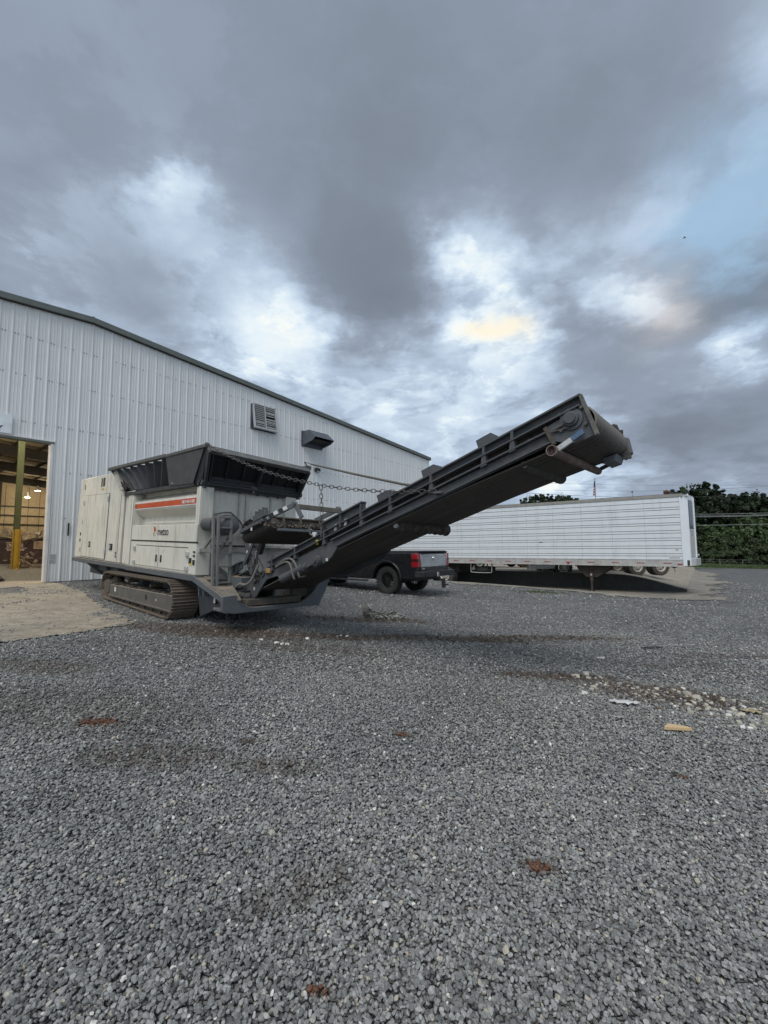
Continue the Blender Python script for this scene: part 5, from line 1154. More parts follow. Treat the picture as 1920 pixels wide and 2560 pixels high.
o_ = clumps('magnet_debris_pale', [(2.44, .8, 1.76, .02, .35, .02)], m_scrap, mg, (.006, .018), 60, .5, kind='stuff')
# supporting arm of the magnet
MB().prism([(1.12, 1.55), (1.24, 1.55), (1.36, 1.25), (1.66, .92), (1.62, .85), (1.36, .92), (1.20, 1.15)], 'y', .74, .775).build('support_plate', m_dark, mg, bev=.01)
MB().beam((1.22, .70, 1.10), (1.50, .70, 1.52), .03, .07).build('support_link', m_dark, mg, bev=.006); MB().beam((1.50, .82, 1.30), (1.62, .82, 1.58), .08, .10).build('support_block', m_rub, mg, bev=.01)
for (x, z) in ((1.28, 1.38), (1.36, 1.22), (1.44, 1.08), (1.32, 1.05), (1.5, .98)): MB().ring((x, .735, z), 'y', [(0, -.02), (.02, -.02), (.022, 0)], 10).build('bolt', m_dark, mg)
MB().tube([(1.58, .70, 1.20), (1.60, .70, 1.36)], .015, 10).build('cylinder_rod', m_chrome, mg); MB().tube([(1.62, .70, 1.0), (1.585, .70, 1.22)], .032, 12).build('small_cylinder', m_mud, mg)
for (x, z) in ((1.30, 1.30), (1.40, 1.42)): bx('position_mark', m_stickw, x, x + .035, .685, .69, z, z + .05, mg)
# --- chains and cable between hopper and conveyor
lk = MB()
def link_mesh(L, W2, r):
    pts = []
    for k in range(5): a = math.pi / 2 + math.pi * k / 4; pts.append((-L / 2 + W2 + W2 * math.cos(a), W2 * math.sin(a), 0))
    for k in range(5): a = -math.pi / 2 + math.pi * k / 4; pts.append((L / 2 - W2 + W2 * math.cos(a), W2 * math.sin(a), 0))
    pts.append(pts[0]); mb = MB(); mb.tube(pts, r, 6, cap=False); return mb.mesh('chain_link', m_chain)
lkm = link_mesh(.088, .020, .0052)
def chain(p0, p1, sag, name, label, step=.0705):
    root = empty(name, SM, label=label, cat='chain')
    p0, p1 = Vector(p0), Vector(p1); n = 200; pts = []
    for k in range(n + 1):
        t = k / n; p = p0.lerp(p1, t); p.z -= sag * 4 * t * (1 - t); pts.append(p)
    acc = 0; prev = pts[0]; nxt = step / 2; i = 0
    for p in pts[1:]:
        d = (p - prev).length
        while acc + d >= nxt:
            q = prev.lerp(p, (nxt - acc) / d); t = (p - prev).normalized(); M_ = t.to_track_quat('X', 'Z').to_matrix().to_4x4()
            o = link('chain_link', lkm, root); o.matrix_local = Matrix.Translation(q) @ M_ @ Matrix.Rotation((i % 2) * math.pi / 2 + rnd.uniform(-.2, .2), 4, 'X'); i += 1; nxt += step
        acc += d; prev = p
    return root
chain((.90, .04, 3.19), (5.36, .63, 2.15), .26, 'hanging_chain', 'long sagging steel chain from the near hopper corner to the conveyor side')
chain((3.60, .397, 2.31), (3.34, .66, 1.80), .0, 'short_chain', 'short steel chain hanging straight down from the long sagging chain')
cb = empty('taut_cable', SM, label='taut dusty steel rope from the far hopper corner to the conveyor', cat='cable')
MB().tube([(.90, 2.25, 3.14), (1.0, 2.1, 3.20)], .013, 6).build('hook', m_chain, cb)
ca_ = mat('rope_dusty', (.13, .125, .105), .8, bmp=(.6, 120))
MB().tube([(1.0, 2.1, 3.20), (1.28, 2.06, 3.12)], .009, 6).build('rope_end', ca_, cb); MB().tube([(1.27, 2.06, 3.12), (2.6, 1.98, 2.79), (3.83, 1.9, 2.50), (4.9, 1.86, 2.32)], .021, 8, rr=[.016, .021, .021, .019]).build('rope', ca_, cb)
bx('chain_bracket', m_dark, 5.34, 5.46, .60, .69, 2.11, 2.14, cv_, .006); bx('hopper_hook', m_dark, .86, .92, .02, .07, 3.15, 3.21, hp)
# ------------------------------------------------------------------ wheels
m_tyre = mat('tyre_rubber', (.022, .022, .022), .8, dirt=((.07, .065, .06), .35, 6), bmp=(.2, 30))
m_tyred = mat('tyre_dusty', (.045, .042, .038), .85, dirt=((.12, .105, .09), .5, 6), bmp=(.2, 30))
m_rimb = mat('rim_black', (.018, .018, .019), .35, metal=.3, dirt=((.07, .065, .06), .25, 12))
m_alu = mat('rim_aluminium', (.50, .47, .40), .55, metal=.15, dirt=((.25, .2, .15), .4, 8))
m_rimw = mat('rim_white_dirty', (.55, .53, .48), .6, dirt=((.25, .2, .15), .5, 9))
def tyre_mesh(r, w_, mt, lugs=26, rim=.58):
    mb = MB(); h = w_ / 2; ri = r * rim
    mb.ring((0, 0, 0), 'y', [(ri, -h * .80), (ri + (r - ri) * .35, -h * 1.0), (r * .93, -h * .98), (r * .985, -h * .80), (r * .985, h * .80), (r * .93, h * .98), (ri + (r - ri) * .35, h), (ri, h * .80)], 48)
    for k in range(lugs):
        a = 2 * math.pi * k / lugs
        for s_ in (-1, 1):
            M_ = Matrix.Rotation(a + (.5 * 2 * math.pi / lugs if s_ > 0 else 0), 4, 'Y') @ Matrix.Translation((0, s_ * h * .52, r * .985)) @ Matrix.Rotation(s_ * .35, 4, 'Z')
            mb.box(-r * .062, r * .062, -h * .44, h * .48, -.01, r * .028, M_)
    return mb.mesh('tyre', mt)
def spoked_rim(r, w_, mt, n=18, out=-1):
    mb = MB(); h = w_ / 2; o = out * h
    mb.ring((0, 0, 0), 'y', [(r, -h * .82), (r * .97, -h * .82), (r * .90, -h * .5), (r * .88, h * .6), (r * .97, h * .8), (r, h * .8)], 40)
    mb.ring((0, o * .55, 0), 'y', [(0, out * .03), (r * .22, out * .02), (r * .24, -out * .02), (r * .24, -out * .05)], 24)
    for k in range(n):
        a = 2 * math.pi * k / n
        mb.beam((math.sin(a) * r * .2, o * .55, math.cos(a) * r * .2), (math.sin(a + .05) * r * .93, o * .72, math.cos(a + .05) * r * .93), .026, .035, (0, 1, 0))
    return mb.mesh('rim', mt)
def disc_rim(r, w_, mt, out=-1, holes=10):
    mb = MB(); o = out * w_ / 2
    mb.ring((0, 0, 0), 'y', [(r, o), (r * .93, o * .97), (r * .86, o * .55), (r * .80, o * .45), (r * .42, o * .75), (r * .30, o * .80), (r * .28, o * 1.05), (0, o * 1.08)], 32)
    me = mb.mesh('rim', mt); mh = MB()
    for k in range(holes):
        a = 2 * math.pi * k / holes; c = (math.sin(a) * r * .62, o * .63, math.cos(a) * r * .62)
        mh.ring(c, 'y', [(0, out * .012), (r * .09, out * .012), (r * .09, -out * .01)], 12)
    return me, mh.mesh('rim_hole', m_blk)
def wheel(parent, loc, tm, rm, extra=None, rot=0.0):
    w0 = link('wheel', tm, parent, loc=loc, rot=(0, rot, 0)); link('rim', rm, w0)
    if extra: link('rim_hole', extra, w0)
    return w0
# ------------------------------------------------------------------ pickup
PX = np.array([0.175, 13.88]); Uv = Vector((U[0], U[1], 0)); Vv = Vector((V[0], V[1], 0))
porig = Vector((PX[0], PX[1], 0)) + Uv * .70; porig.z = gz(porig.x, porig.y) + .012
pk_ = empty('pickup_truck', frame(porig, Vv, -Uv, Vector((0, 0, 1))), label='black crew cab pickup with a grey tailgate panel parked behind the conveyor', cat='pickup')
m_pb = mat('truck_black_paint', (.010, .011, .013), .30, var=.05, dirt=((.035, .033, .03), .08, 3), bmp=None, coat=.7)
m_pbm = mat('truck_black_plastic', (.020, .021, .022), .6, dirt=((.05, .048, .045), .3, 6))
m_glass = mat('glass_dark', (.010, .012, .014), .08, bmp=None, spec=.8)
m_red = mat('lamp_red', (.30, .012, .018), .15, var=.1, bmp=None, coat=1.0); m_redd = mat('lamp_red_dark', (.06, .006, .01), .2, bmp=None, coat=1.0)
m_tail = mat('tailgate_silver', (.36, .38, .39), .35, metal=.15, bmp=None); m_chr = mat('chrome_trim', (.75, .75, .75), .15, metal=1.0, bmp=None)
def side_profile():
    def arch_(cx0, r, n=14):
        return [(cx0 - r * math.cos(math.pi * k / n), .46 + r * .98 * math.sin(math.pi * k / n)) for k in range(n + 1)]
    p = [(-1.16, .62), (-1.14, .52)] + [(-.60, .50)] + [(-.56, .56)] + arch_(0, .54)[1:-1] + [(.56, .52), (.62, .46), (3.15, .46), (3.2, .52)] + arch_(3.79, .54)[1:-1] + [(4.36, .52), (4.72, .50), (4.80, .62), (4.80, 1.12), (4.66, 1.20), (3.25, 1.28), (1.05, 1.30), (-1.14, 1.30), (-1.19, 1.26), (-1.19, .66)]
    return p
sp_ = side_profile()
for y0, y1 in ((.72, .885), (-.885, -.72)):
    o_ = MB().prism(sp_, 'y', y0, y1).build('body_side', m_pb, pk_, bev=.03, seg=3)
    for cx0 in (0, 3.79):
        ar = MB(); pts = []
        for k in range(17):
            a = math.pi * k / 16; pts.append((cx0 - .55 * math.cos(a), .46 + .55 * math.sin(a)))
        for k in range(17):
            a = math.pi * (16 - k) / 16; pts.append((cx0 - .61 * math.cos(a), .46 + .60 * math.sin(a)))
        s_ = 1 if y0 > 0 else -1
        ar.prism(pts, 'y', (.86 if s_ > 0 else -.93), (.93 if s_ > 0 else -.86)); ar.build('fender_flare', m_pb, pk_, bev=.01)
bx('hood_deck', m_pb, 3.05, 4.72, -.73, .73, .95, 1.24, pk_, .04); bx('front_end', m_pbm, 4.62, 4.84, -.82, .82, .52, 1.12, pk_, .03); bx('floor_pan', m_blk, -1.0, 4.6, -.70, .70, .44, .62, pk_)
bx('bed_cover', m_pbm, -1.17, 1.02, -.80, .80, 1.30, 1.352, pk_, .015); bx('bed_rail', m_pbm, -1.18, 1.05, .79, .875, 1.29, 1.325, pk_, .008); bx('bed_rail', m_pbm, -1.18, 1.05, -.875, -.79, 1.29, 1.325, pk_, .008)
cab = MB(); cab.add([(1.08, -.80, 1.27), (3.35, -.80, 1.27), (3.35, .80, 1.27), (1.08, .80, 1.27), (1.18, -.66, 1.80), (2.70, -.66, 1.80), (2.70, .66, 1.80), (1.18, .66, 1.80)], [(0, 1, 5, 4), (1, 2, 6, 5), (2, 3, 7, 6), (3, 0, 4, 7), (4, 5, 6, 7), (0, 3, 2, 1)]); cab.build('cab', m_pb, pk_, bev=.05, seg=3)
for s_ in (1, -1):
    f = lambda x, z: (x, s_ * (.80 - (z - 1.27) * .264 + .006), z)
    for (a, b) in ((1.28, 1.98), (2.06, 2.72)):
        MB().slab([f(a, 1.34), f(b + .1, 1.34), f(b - (.0 if a < 2 else .08), 1.72), f(a + .03, 1.72)], .004 * s_).build('side_window', m_glass, pk_)
MB().slab([(1.095, -.60, 1.36), (1.095, .60, 1.36), (1.165, .56, 1.72), (1.165, -.56, 1.72)], -.008).build('rear_window', m_glass, pk_)
tg = bx('tailgate', m_pb, -1.205, -1.16, -.74, .74, .74, 1.27, pk_, .012)
bx('tailgate_panel', m_tail, -1.222, -1.204, -.70, .70, .86, 1.235, tg, .01)
for z in (1.19, 1.205): bx('panel_bar', m_chr, -1.230, -1.222, -.58, .58, z, z + .008, tg)
bx('panel_bar', m_chr, -1.230, -1.222, .35, .62, .90, .91, tg); bx('panel_bar', m_chr, -1.230, -1.222, -.62, -.25, .90, .91, tg); bx('panel_edge', m_chr, -1.232, -1.222, -.70, .70, 1.222, 1.238, tg)
MB().ring((-1.226, .04, 1.12), 'x', [(0, -.012), (.05, -.010), (.055, 0)], 20).build('badge', m_chr, tg); bx('tailgate_mark', m_chr, -1.216, -1.205, .52, .66, .79, .83, tg)
for s_ in (1, -1):
    y0, y1 = (.745, .895) if s_ > 0 else (-.895, -.745)
    lm = bx('tail_lamp', m_red, -1.215, -.98, y0, y1, .86, 1.27, pk_, .015); bx('lamp_insert', m_redd, -1.222, -.99, y0 + .012, y1 - .012 if s_ < 0 else y1 + .004, 1.03, 1.11, lm)
    bx('lamp_trim', m_chr, -1.224, -1.21, (.72 if s_ > 0 else -.745), (.745 if s_ > 0 else -.72), .87, 1.255, lm, .004)
bu = MB(); bu.prism([(-1.42, -.90), (-1.42, .90), (-1.12, .93), (-1.10, -.93)], 'z', .56, .74); bumper = bu.build('rear_bumper', m_pbm, pk_, bev=.02)
bx('plate_recess', m_blk, -1.43, -1.41, -.20, .20, .58, .70, bumper); bx('number_plate', m_chr, -1.436, -1.43, .05, .17, .57, .70, bumper, .003); bx('step_pad', m_pbm, -1.40, -1.14, -.5, .5, .74, .752, bumper); bx('bumper_pocket', m_blk, -1.44, -1.42, .62, .80, .59, .69, bumper)
bx('bumper_line', m_chr, -1.43, -1.42, -.2, .16, .562, .57, bumper)
MB().beam((-1.2, 0, .46), (-1.55, 0, .46), .07, .07).build('hitch_bar', m_pbm, pk_); MB().box(-1.60, -1.50, -.04, .04, .22, .50).build('drop_hitch', m_pbm, pk_, bev=.01)
for z in (.40, .25): MB().ring((-1.68, -.02, z), 'z', [(0, .03), (.022, .022), (.03, 0), (.022, -.022), (0, -.03)], 14).build('hitch_ball', m_chr, pk_)
MB().box(-1.70, -1.58, -.035, .03, .30, .34).build('ball_mount', m_pbm, pk_)
bx('running_board', m_pbm, .8, 3.0, .84, .96, .38, .43, pk_, .01); bx('running_board', m_pbm, .8, 3.0, -.96, -.84, .38, .43, pk_, .01)
for s_ in (1, -1): MB().box(2.95, 3.12, s_ * .86 - .02, s_ * 1.08 + .02, 1.28, 1.48).build('door_mirror', m_pbm, pk_, bev=.02)
MB().tube([(0, -.6, .43), (0, .6, .43)], .06, 10).build('rear_axle', m_blk, pk_); MB().ring((0, 0, .43), 'x', [(0, -.14), (.12, -.1), (.15, 0), (.12, .1), (0, .14)], 16).build('differential', m_pbm, pk_)
bx('door_handle', m_pb, 1.95, 2.12, .885, .905, 1.08, 1.11, pk_, .005); bx('fuel_lid', m_pb, .75, .95, .884, .888, .98, 1.16, pk_, .004)
for x in (1.06, 2.04): bx('door_seam', m_seam, x, x + .01, .884, .8875, .50, 1.28, pk_)
ptm = tyre_mesh(.43, .30, m_tyre, 30, .57); prm = spoked_rim(.245, .29, m_rimb, 18, 1); prm2 = spoked_rim(.245, .29, m_rimb, 18, -1)
wheel(pk_, (0, .72, .43), ptm, prm); wheel(pk_, (3.79, .72, .43), ptm, prm, rot=.3); wheel(pk_, (0, -.72, .43), ptm, prm2, rot=.2); wheel(pk_, (3.79, -.72, .43), ptm, prm2)
# ------------------------------------------------------------------ semi trailer
Tz = Vector((.0089, -.0065, .99994)); Tx = Vector((.80712, -.59028, .01103)); Ty = Tz.cross(Tx).normalized()
tl = empty('semi_trailer', frame(Vector((T0[0], T0[1], .6358)), Tx, Ty, Tz), label='long white box semi trailer with grooved side panels standing on its landing gear', cat='trailer')
m_tw = mat('trailer_white', (.72, .76, .79), .42, streak=((.40, .41, .41), .35, 4), dirt=((.5, .5, .49), .14, 1.5), var=.03, bmp=(.06, 5))
m_trl = mat('trailer_rail', (.50, .49, .475), .45, metal=.25, dirt=((.30, .28, .25), .4, 3), streak=((.33, .28, .23), .4, 9))
m_trt = mat('trailer_top_rail', (.30, .29, .26), .55, dirt=((.16, .14, .12), .4, 2))
m_mark = mat('marker_red', (.33, .03, .025), .4); m_under = mat('underframe_rusty', (.045, .036, .032), .8, dirt=((.09, .065, .05), .5, 6))
GR = [2.58, 2.37, 2.28, 2.06, 1.96, 1.75, 1.66, 1.44, 1.335, 1.14, 1.04, .83, .73, .515, .42]
pr = [(0.0, .285)]
for g in sorted(GR): pr += [(0.0, g - .016), (.014, g - .008), (.014, g + .004), (0.0, g + .012)]
pr.append((0.0, 2.77)); TL = 15.2
k = 0; x = -.03
while x > -TL:
    w0 = 1.22; mb = MB(); mb.strip(pr, 'x', x - w0 + .004, x); mb.build('side_panel', m_tw, tl); x -= w0; k += 1
TLn = -x
mb = MB(); mb.box(-TLn, -.03, .010, .03, .28, 2.78); mb.build('panel_backing', m_seam, tl)
bx('bottom_rail', m_trl, -TLn, 0, -.018, .06, 0, .283, tl, .006); bx('rail_lip', m_trl, -TLn, 0, -.03, -.018, .27, .29, tl); bx('rail_foot', m_trl, -TLn, 0, -.035, .0, .0, .02, tl)
bx('top_rail', m_trt, -TLn, .10, -.025, .06, 2.772, 2.90, tl, .008); bx('roof_edge', m_seam, -TLn, .25, .0, 2.5, 2.885, 2.915, tl); bx('roof', m_tw, -TLn, .28, .05, 2.48, 2.80, 2.89, tl)
bx('far_side', m_tw, -TLn, 0, 2.48, 2.52, 0, 2.88, tl); bx('floor', m_under, -TLn, .2, .06, 2.45, .05, .26, tl); bx('rear_doors', m_tw, -TLn - .05, -TLn, 0, 2.5, 0, 2.88, tl)
for kk in range(11):
    xr = -(10.03 - .935 * kk); bx('reflector_red', m_mark, xr, xr + .28, -.022, -.017, .118, .150, tl); bx('reflector_white', m_galv, xr + .282, xr + .48, -.021, -.017, .118, .150, tl)
bx('side_marker', m_mark, -.20, -.04, -.034, -.018, .08, .125, tl, .006); bx('maker_plate', mat('plate_grey_print', (.35, .35, .36), .5), -.46, -.12, -.008, -.001, .335, .375, tl, .004); bx('small_notice', m_galv, -.24, -.14, -.007, -.001, .64, .70, tl)
bx('side_dent', m_blk, -5.55, -5.40, -.006, -.001, 1.02, 1.06, tl)
MB().ring((-4.3, -.02, .10), 'y', [(0, -.03), (.05, -.02), (.055, 0)], 14).build('side_marker', m_mark, tl)
# nose: chamfered corner, recessed dark upper face, ribbed lower face
nose = MB(); nose.prism([(0, -.018), (.25, .15), (.42, 1.25), (.25, 2.38), (0, 2.52), (-.03, 2.52), (-.03, -.018)], 'z', .03, 2.86); nose.build('nose', m_tw, tl, bev=.01)
FY = lambda y: .25 + (y - .15) * .17 / 1.10
def nose_plate(name, mt, y0, y1, z0, z1, t):
    return MB().slab([(FY(y0), y0, z0), (FY(y1), y1, z0), (FY(y1), y1, z1), (FY(y0), y0, z1)], t).build(name, mt, tl)
nose_plate('nose_window', m_glass, .18, 1.02, 1.50, 2.66, .012); nose_plate('nose_lower_panel', m_galv, .18, 1.02, .35, 1.46, .010)
MB().prism([(FY(1.06), 1.06), (FY(1.06) + .05, 1.08), (.45, 1.25), (.42, 1.25)], 'z', .35, 2.80).build('nose_edge', m_tw, tl)
for kk in range(5): yk = .26 + .15 * kk; nose_plate('nose_rib', m_trl, yk, yk + .03, .40, 1.40, .02)
MB().prism([(.25, .2), (.40, .2), (.55, 1.2), (.42, 1.2)], 'z', .04, .32).build('nose_skirt', m_galv, tl, bev=.01)
MB().tube([(.40, 1.9, .62), (.55, 2.1, .50), (.62, 2.2, .46)], .03, 8).build('air_hose', m_blk, tl); MB().ring((.45, 2.1, .42), 'x', [(0, .06), (.05, .05), (.06, 0)], 12).build('coupling', m_galv, tl)
bx('corner_wear', m_blk, -.5, .02, -.02, .1, 2.90, 2.935, tl)
# landing gear
for y in (.30, 1.35):
    MB().box(-3.47, -3.35, y - .055, y + .055, -.72, .0).build('gear_leg', m_under, tl, bev=.006); MB().box(-3.445, -3.375, y - .04, y + .04, -1.12, -.70).build('gear_foot_tube', m_under, tl); MB().box(-3.52, -3.30, y - .11, y + .11, -1.155, -1.12).build('foot_pad', m_under, tl)
    MB().prism([(-4.05, .0), (-2.60, .0), (-2.72, -.20), (-3.18, -.52), (-3.62, -.52), (-3.95, -.2)], 'y', y - .02, y + .02).build('gear_bracket', m_under, tl)
MB().ring((-3.42, .235, -.42), 'y', [(0, -.02), (.045, -.015), (.05, .01)], 12).build('gear_boss', m_galv, tl)
MB().beam((-3.41, .3, -.45), (-3.41, 1.35, -.45), .05, .05).build('gear_cross_shaft', m_under, tl)
for kk in range(22): bx('cross_member', m_under, -14.6 + .66 * kk, -14.55 + .66 * kk, .05, 2.4, -.04, .05, tl)
# spare wheel carrier
stm = MB(); stm.ring((-8.55, .62, -.30), 'z', [(.24, -.10), (.30, -.13), (.47, -.13), (.52, -.08), (.52, .06), (.47, .12), (.30, .12), (.24, .09)], 32); stm.build('spare_wheel', m_tyre, tl)
MB().tube(smooth_path([(-9.12, .12, 0), (-9.12, .12, -.36), (-9.02, .12, -.46), (-8.1, .12, -.46), (-8.0, .12, -.36), (-8.0, .12, 0)], 3), .018, 8).build('carrier_hoop', m_galv, tl)
for x in (-9.12, -8.25, -8.0): bx('carrier_post', m_under, x - .02, x + .02, .14, .20, -.34, 0, tl)
MB().tube([(-10.0, .3, -.12), (-9.6, .3, -.14), (-9.2, .3, -.10)], .03, 8).build('air_line', m_blk, tl); MB().box(-9.95, -9.2, .3, .34, -.05, -.0).build('slider_rail', m_blk, tl)
ttm = tyre_mesh(.50, .26, m_tyred, 30, .56); trm, trh = disc_rim(.28, .26, m_rimw)
for xx in (-10.62, -11.9, ):
    for yy in (.16, .46, 2.05, 2.35): wheel(tl, (xx, yy, -.66), ttm, trm, trh)
bx('axle_frame', m_under, -12.6, -10.0, .5, 2.1, -.5, -.02, tl); bx('mud_flap', m_blk, -12.7, -12.67, .05, .6, -.9, -.1, tl)
# birds' nest-like tuft and rust on the roof corner
o_ = clumps('roof_tuft', [(-.42, .05, 2.94, .035, .03, .05)], mat('tuft_rusty', (.13, .06, .04), .9), tl, (.02, .05), 26, .6, kind='stuff')
# ------------------------------------------------------------------ vehicles behind the trailer
def place(px_, py_, th): return None
def yard_truck():
    ex = Vector((.9999, .0, .0)).normalized(); o = Vector((14.1, 23.9, 0)); o.z = float(pad_z(np.array(o.x), np.array(o.y))) + .03
    hd = Vector((-.995, -.10, 0)).normalized()       # heading: to the left
    t_ = empty('parked_tractor', frame(o, hd, Vector((-hd.y, hd.x, 0)), Vector((0, 0, 1))), label='parked truck with aluminium tandem wheels seen under the white trailer', cat='truck')
    tm_ = tyre_mesh(.48, .26, m_tyred, 26, .58); rm_, rh_ = disc_rim(.28, .26, m_alu, 1)
    for x in (0, 1.30):
        for y in (.98, .68, -.98, -.68): wheel(t_, (x - .3, y, .48), tm_, rm_, rh_)
    rm2, rh2 = disc_rim(.27, .26, m_rimw, 1)
    for y in (.98, -.98): wheel(t_, (5.05, y, .48), tm_, rm2, rh2)
    bx('frame_rail', m_under, -1.1, 5.8, .35, .48, .62, .88, t_); bx('frame_rail', m_under, -1.1, 5.8, -.48, -.35, .62, .88, t_)
    bx('lower_fairing', m_tw, 5.35, 6.9, .80, 1.10, .42, .95, t_, .04); bx('cab', m_tw, 3.1, 6.6, -1.1, 1.05, 1.0, 2.5, t_, .10); bx('fuel_tank', m_alu, 2.4, 4.2, .62, 1.05, .55, .98, t_, .10)
    bx('sleeper_panel', m_tw, 2.2, 3.1, -1.05, 1.05, .95, 2.55, t_, .08); bx('windscreen', m_glass, 6.60, 6.63, -.9, .9, 1.7, 2.35, t_, .01)
    MB().tube([(-1.15, .9, .40), (-1.3, .9, .42)], .05, 8).build('tow_fitting', m_under, t_); bx('tail_bracket', m_under, -1.3, -1.1, .5, 1.05, .40, .75, t_, .01); MB().tube([(-1.18, .95, .5), (-1.2, .95, .12)], .012, 6).build('loose_strap', m_under, t_)
    bx('battery_box', m_brass, 6.95, 7.25, .5, 1.0, .55, .85, t_, .02)
yard_truck()
def white_van(o, hd, label):
    o = Vector(o); o.z = float(pad_z(np.array(o.x), np.array(o.y))) + .03; hd = Vector(hd).normalized()
    v_ = empty('parked_van', frame(o, hd, Vector((-hd.y, hd.x, 0)), Vector((0, 0, 1))), label=label, cat='van')
    MB().prism([(-1.0, .42), (-1.02, 1.9), (2.7, 1.95), (3.4, 1.25), (4.1, 1.1), (4.15, .45), (3.6, .38), (-.5, .38)], 'y', -.95, .95).build('body', m_tw, v_, bev=.06)
    bx('sill_trim', m_blk, -.9, 4.0, .94, .965, .40, .50, v_); bx('side_window', m_glass, 2.0, 3.0, .945, .955, 1.25, 1.7, v_); bx('side_window', m_glass, 2.0, 3.0, -.955, -.945, 1.25, 1.7, v_)
    tm_ = tyre_mesh(.36, .22, m_tyre, 24, .6); rm_, rh_ = disc_rim(.21, .22, m_rimw, 1)
    for x in (0, 3.1):
        for y in (.82, -.82): wheel(v_, (x, y, .36), tm_, rm_, rh_)
white_van((9.0, 29.5, 0), (-1, -.2, 0), 'white van partly seen under the trailer beside the spare wheel')
# ------------------------------------------------------------------ trees
def leaf_mat(name, a, b):
    mt, t, p = nodes(name); pos = NN(t, 'ShaderNodeTexCoord').outputs['Object']
    at_ = NN(t, 'ShaderNodeAttribute', attribute_name='leaf'); oi = NN(t, 'ShaderNodeObjectInfo')
    c = mix(t, at_.outputs['Fac'], a, b); c = mix(t, mapr(t, noise(t, pos, .55, 3), .35, .65, 0, .55), c, tuple(x * .55 for x in a))
    hs = NN(t, 'ShaderNodeHueSaturation'); t.links.new(c, hs.inputs['Color']); t.links.new(mapr(t, oi.outputs['Random'], 0, 1, .55, 1.4), hs.inputs['Value']); t.links.new(mapr(t, oi.outputs['Random'], 0, 1, .485, .51), hs.inputs['Hue'])
    t.links.new(hs.outputs[0], p.inputs['Base Color']); p.inputs['Roughness'].default_value = .6; p.inputs['Specular IOR Level'].default_value = .3
    p.inputs['Transmission Weight'].default_value = 0.0
    tr2 = NN(t, 'ShaderNodeBsdfTranslucent'); t.links.new(hs.outputs[0], tr2.inputs['Color']); ms = NN(t, 'ShaderNodeMixShader'); ms.inputs[0].default_value = .25
    t.links.new(p.outputs[0], ms.inputs[1]); t.links.new(tr2.outputs[0], ms.inputs[2]); t.links.new(ms.outputs[0], t.nodes['Material Output'].inputs['Surface']); return mt
m_leafd = leaf_mat('leaf_dark', (.026, .044, .022), (.060, .092, .040)); m_leafm = leaf_mat('leaf_mid', (.042, .074, .030), (.115, .155, .058)); m_leafk = leaf_mat('leaf_vine', (.036, .066, .030), (.115, .155, .062))
m_bark = mat('bark', (.075, .062, .05), .9, bmp=(.6, 20))
def crown_mesh(lobes, n, size, mt, seed, shell=.75):
    r_ = np.random.RandomState(seed); per = np.array([l[3] * l[4] * l[5] for l in lobes]) ** .67; per = (per / per.sum() * n).astype(int)
    C_l = []; Nn = []
    for (cx_, cy_, cz_, a, b, c), m_ in zip(lobes, per):
        d = r_.normal(size=(m_, 3)); d /= np.linalg.norm(d, axis=1, keepdims=True)
        # tufts: gather leaves round sub-clump centres so that gaps stay open
        nk = max(6, m_ // 40); kd = r_.normal(size=(nk, 3)); kd /= np.linalg.norm(kd, axis=1, keepdims=True); kr = shell + (1.12 - shell) * r_.rand(nk, 1)
        idx = r_.randint(0, nk, m_); ctr = kd[idx] * kr[idx]
        p = ctr + d * (r_.rand(m_, 1) ** .5) * .21
        C_l.append(p * [a, b, c] + [cx_, cy_, cz_]); Nn.append(kd[idx] * .9 + d * .6 + [0, 0, .35])
    P_l = np.concatenate(C_l); Nn = np.concatenate(Nn) + r_.normal(size=P_l.shape) * .55; Nn /= np.linalg.norm(Nn, axis=1, keepdims=True); m_ = len(P_l)
    t1 = np.cross(Nn, r_.normal(size=(m_, 3))); t1 /= np.linalg.norm(t1, axis=1, keepdims=True) + 1e-9; t2 = np.cross(Nn, t1)
    s = size * (.55 + .9 * r_.rand(m_, 1)); fold = Nn * s * .3
    co = np.stack([P_l - t1 * s, P_l - t2 * s * .6 + fold * .0, P_l + t1 * s, P_l + t2 * s * .6 + fold], 1).reshape(-1, 3)
    me = bpy.data.meshes.new('crown'); me.vertices.add(len(co)); me.vertices.foreach_set('co', co.ravel()); idx = np.arange(len(co), dtype=np.int32)
    me.loops.add(len(co)); me.loops.foreach_set('vertex_index', idx); me.polygons.add(m_); me.polygons.foreach_set('loop_start', np.arange(0, len(co), 4, dtype=np.int32)); me.polygons.foreach_set('loop_total', np.full(m_, 4, np.int32))
    me.update(calc_edges=True); a = me.attributes.new('leaf', 'FLOAT', 'FACE'); a.data.foreach_set('value', r_.rand(m_).astype(np.float32)); me.materials.append(mt); return me
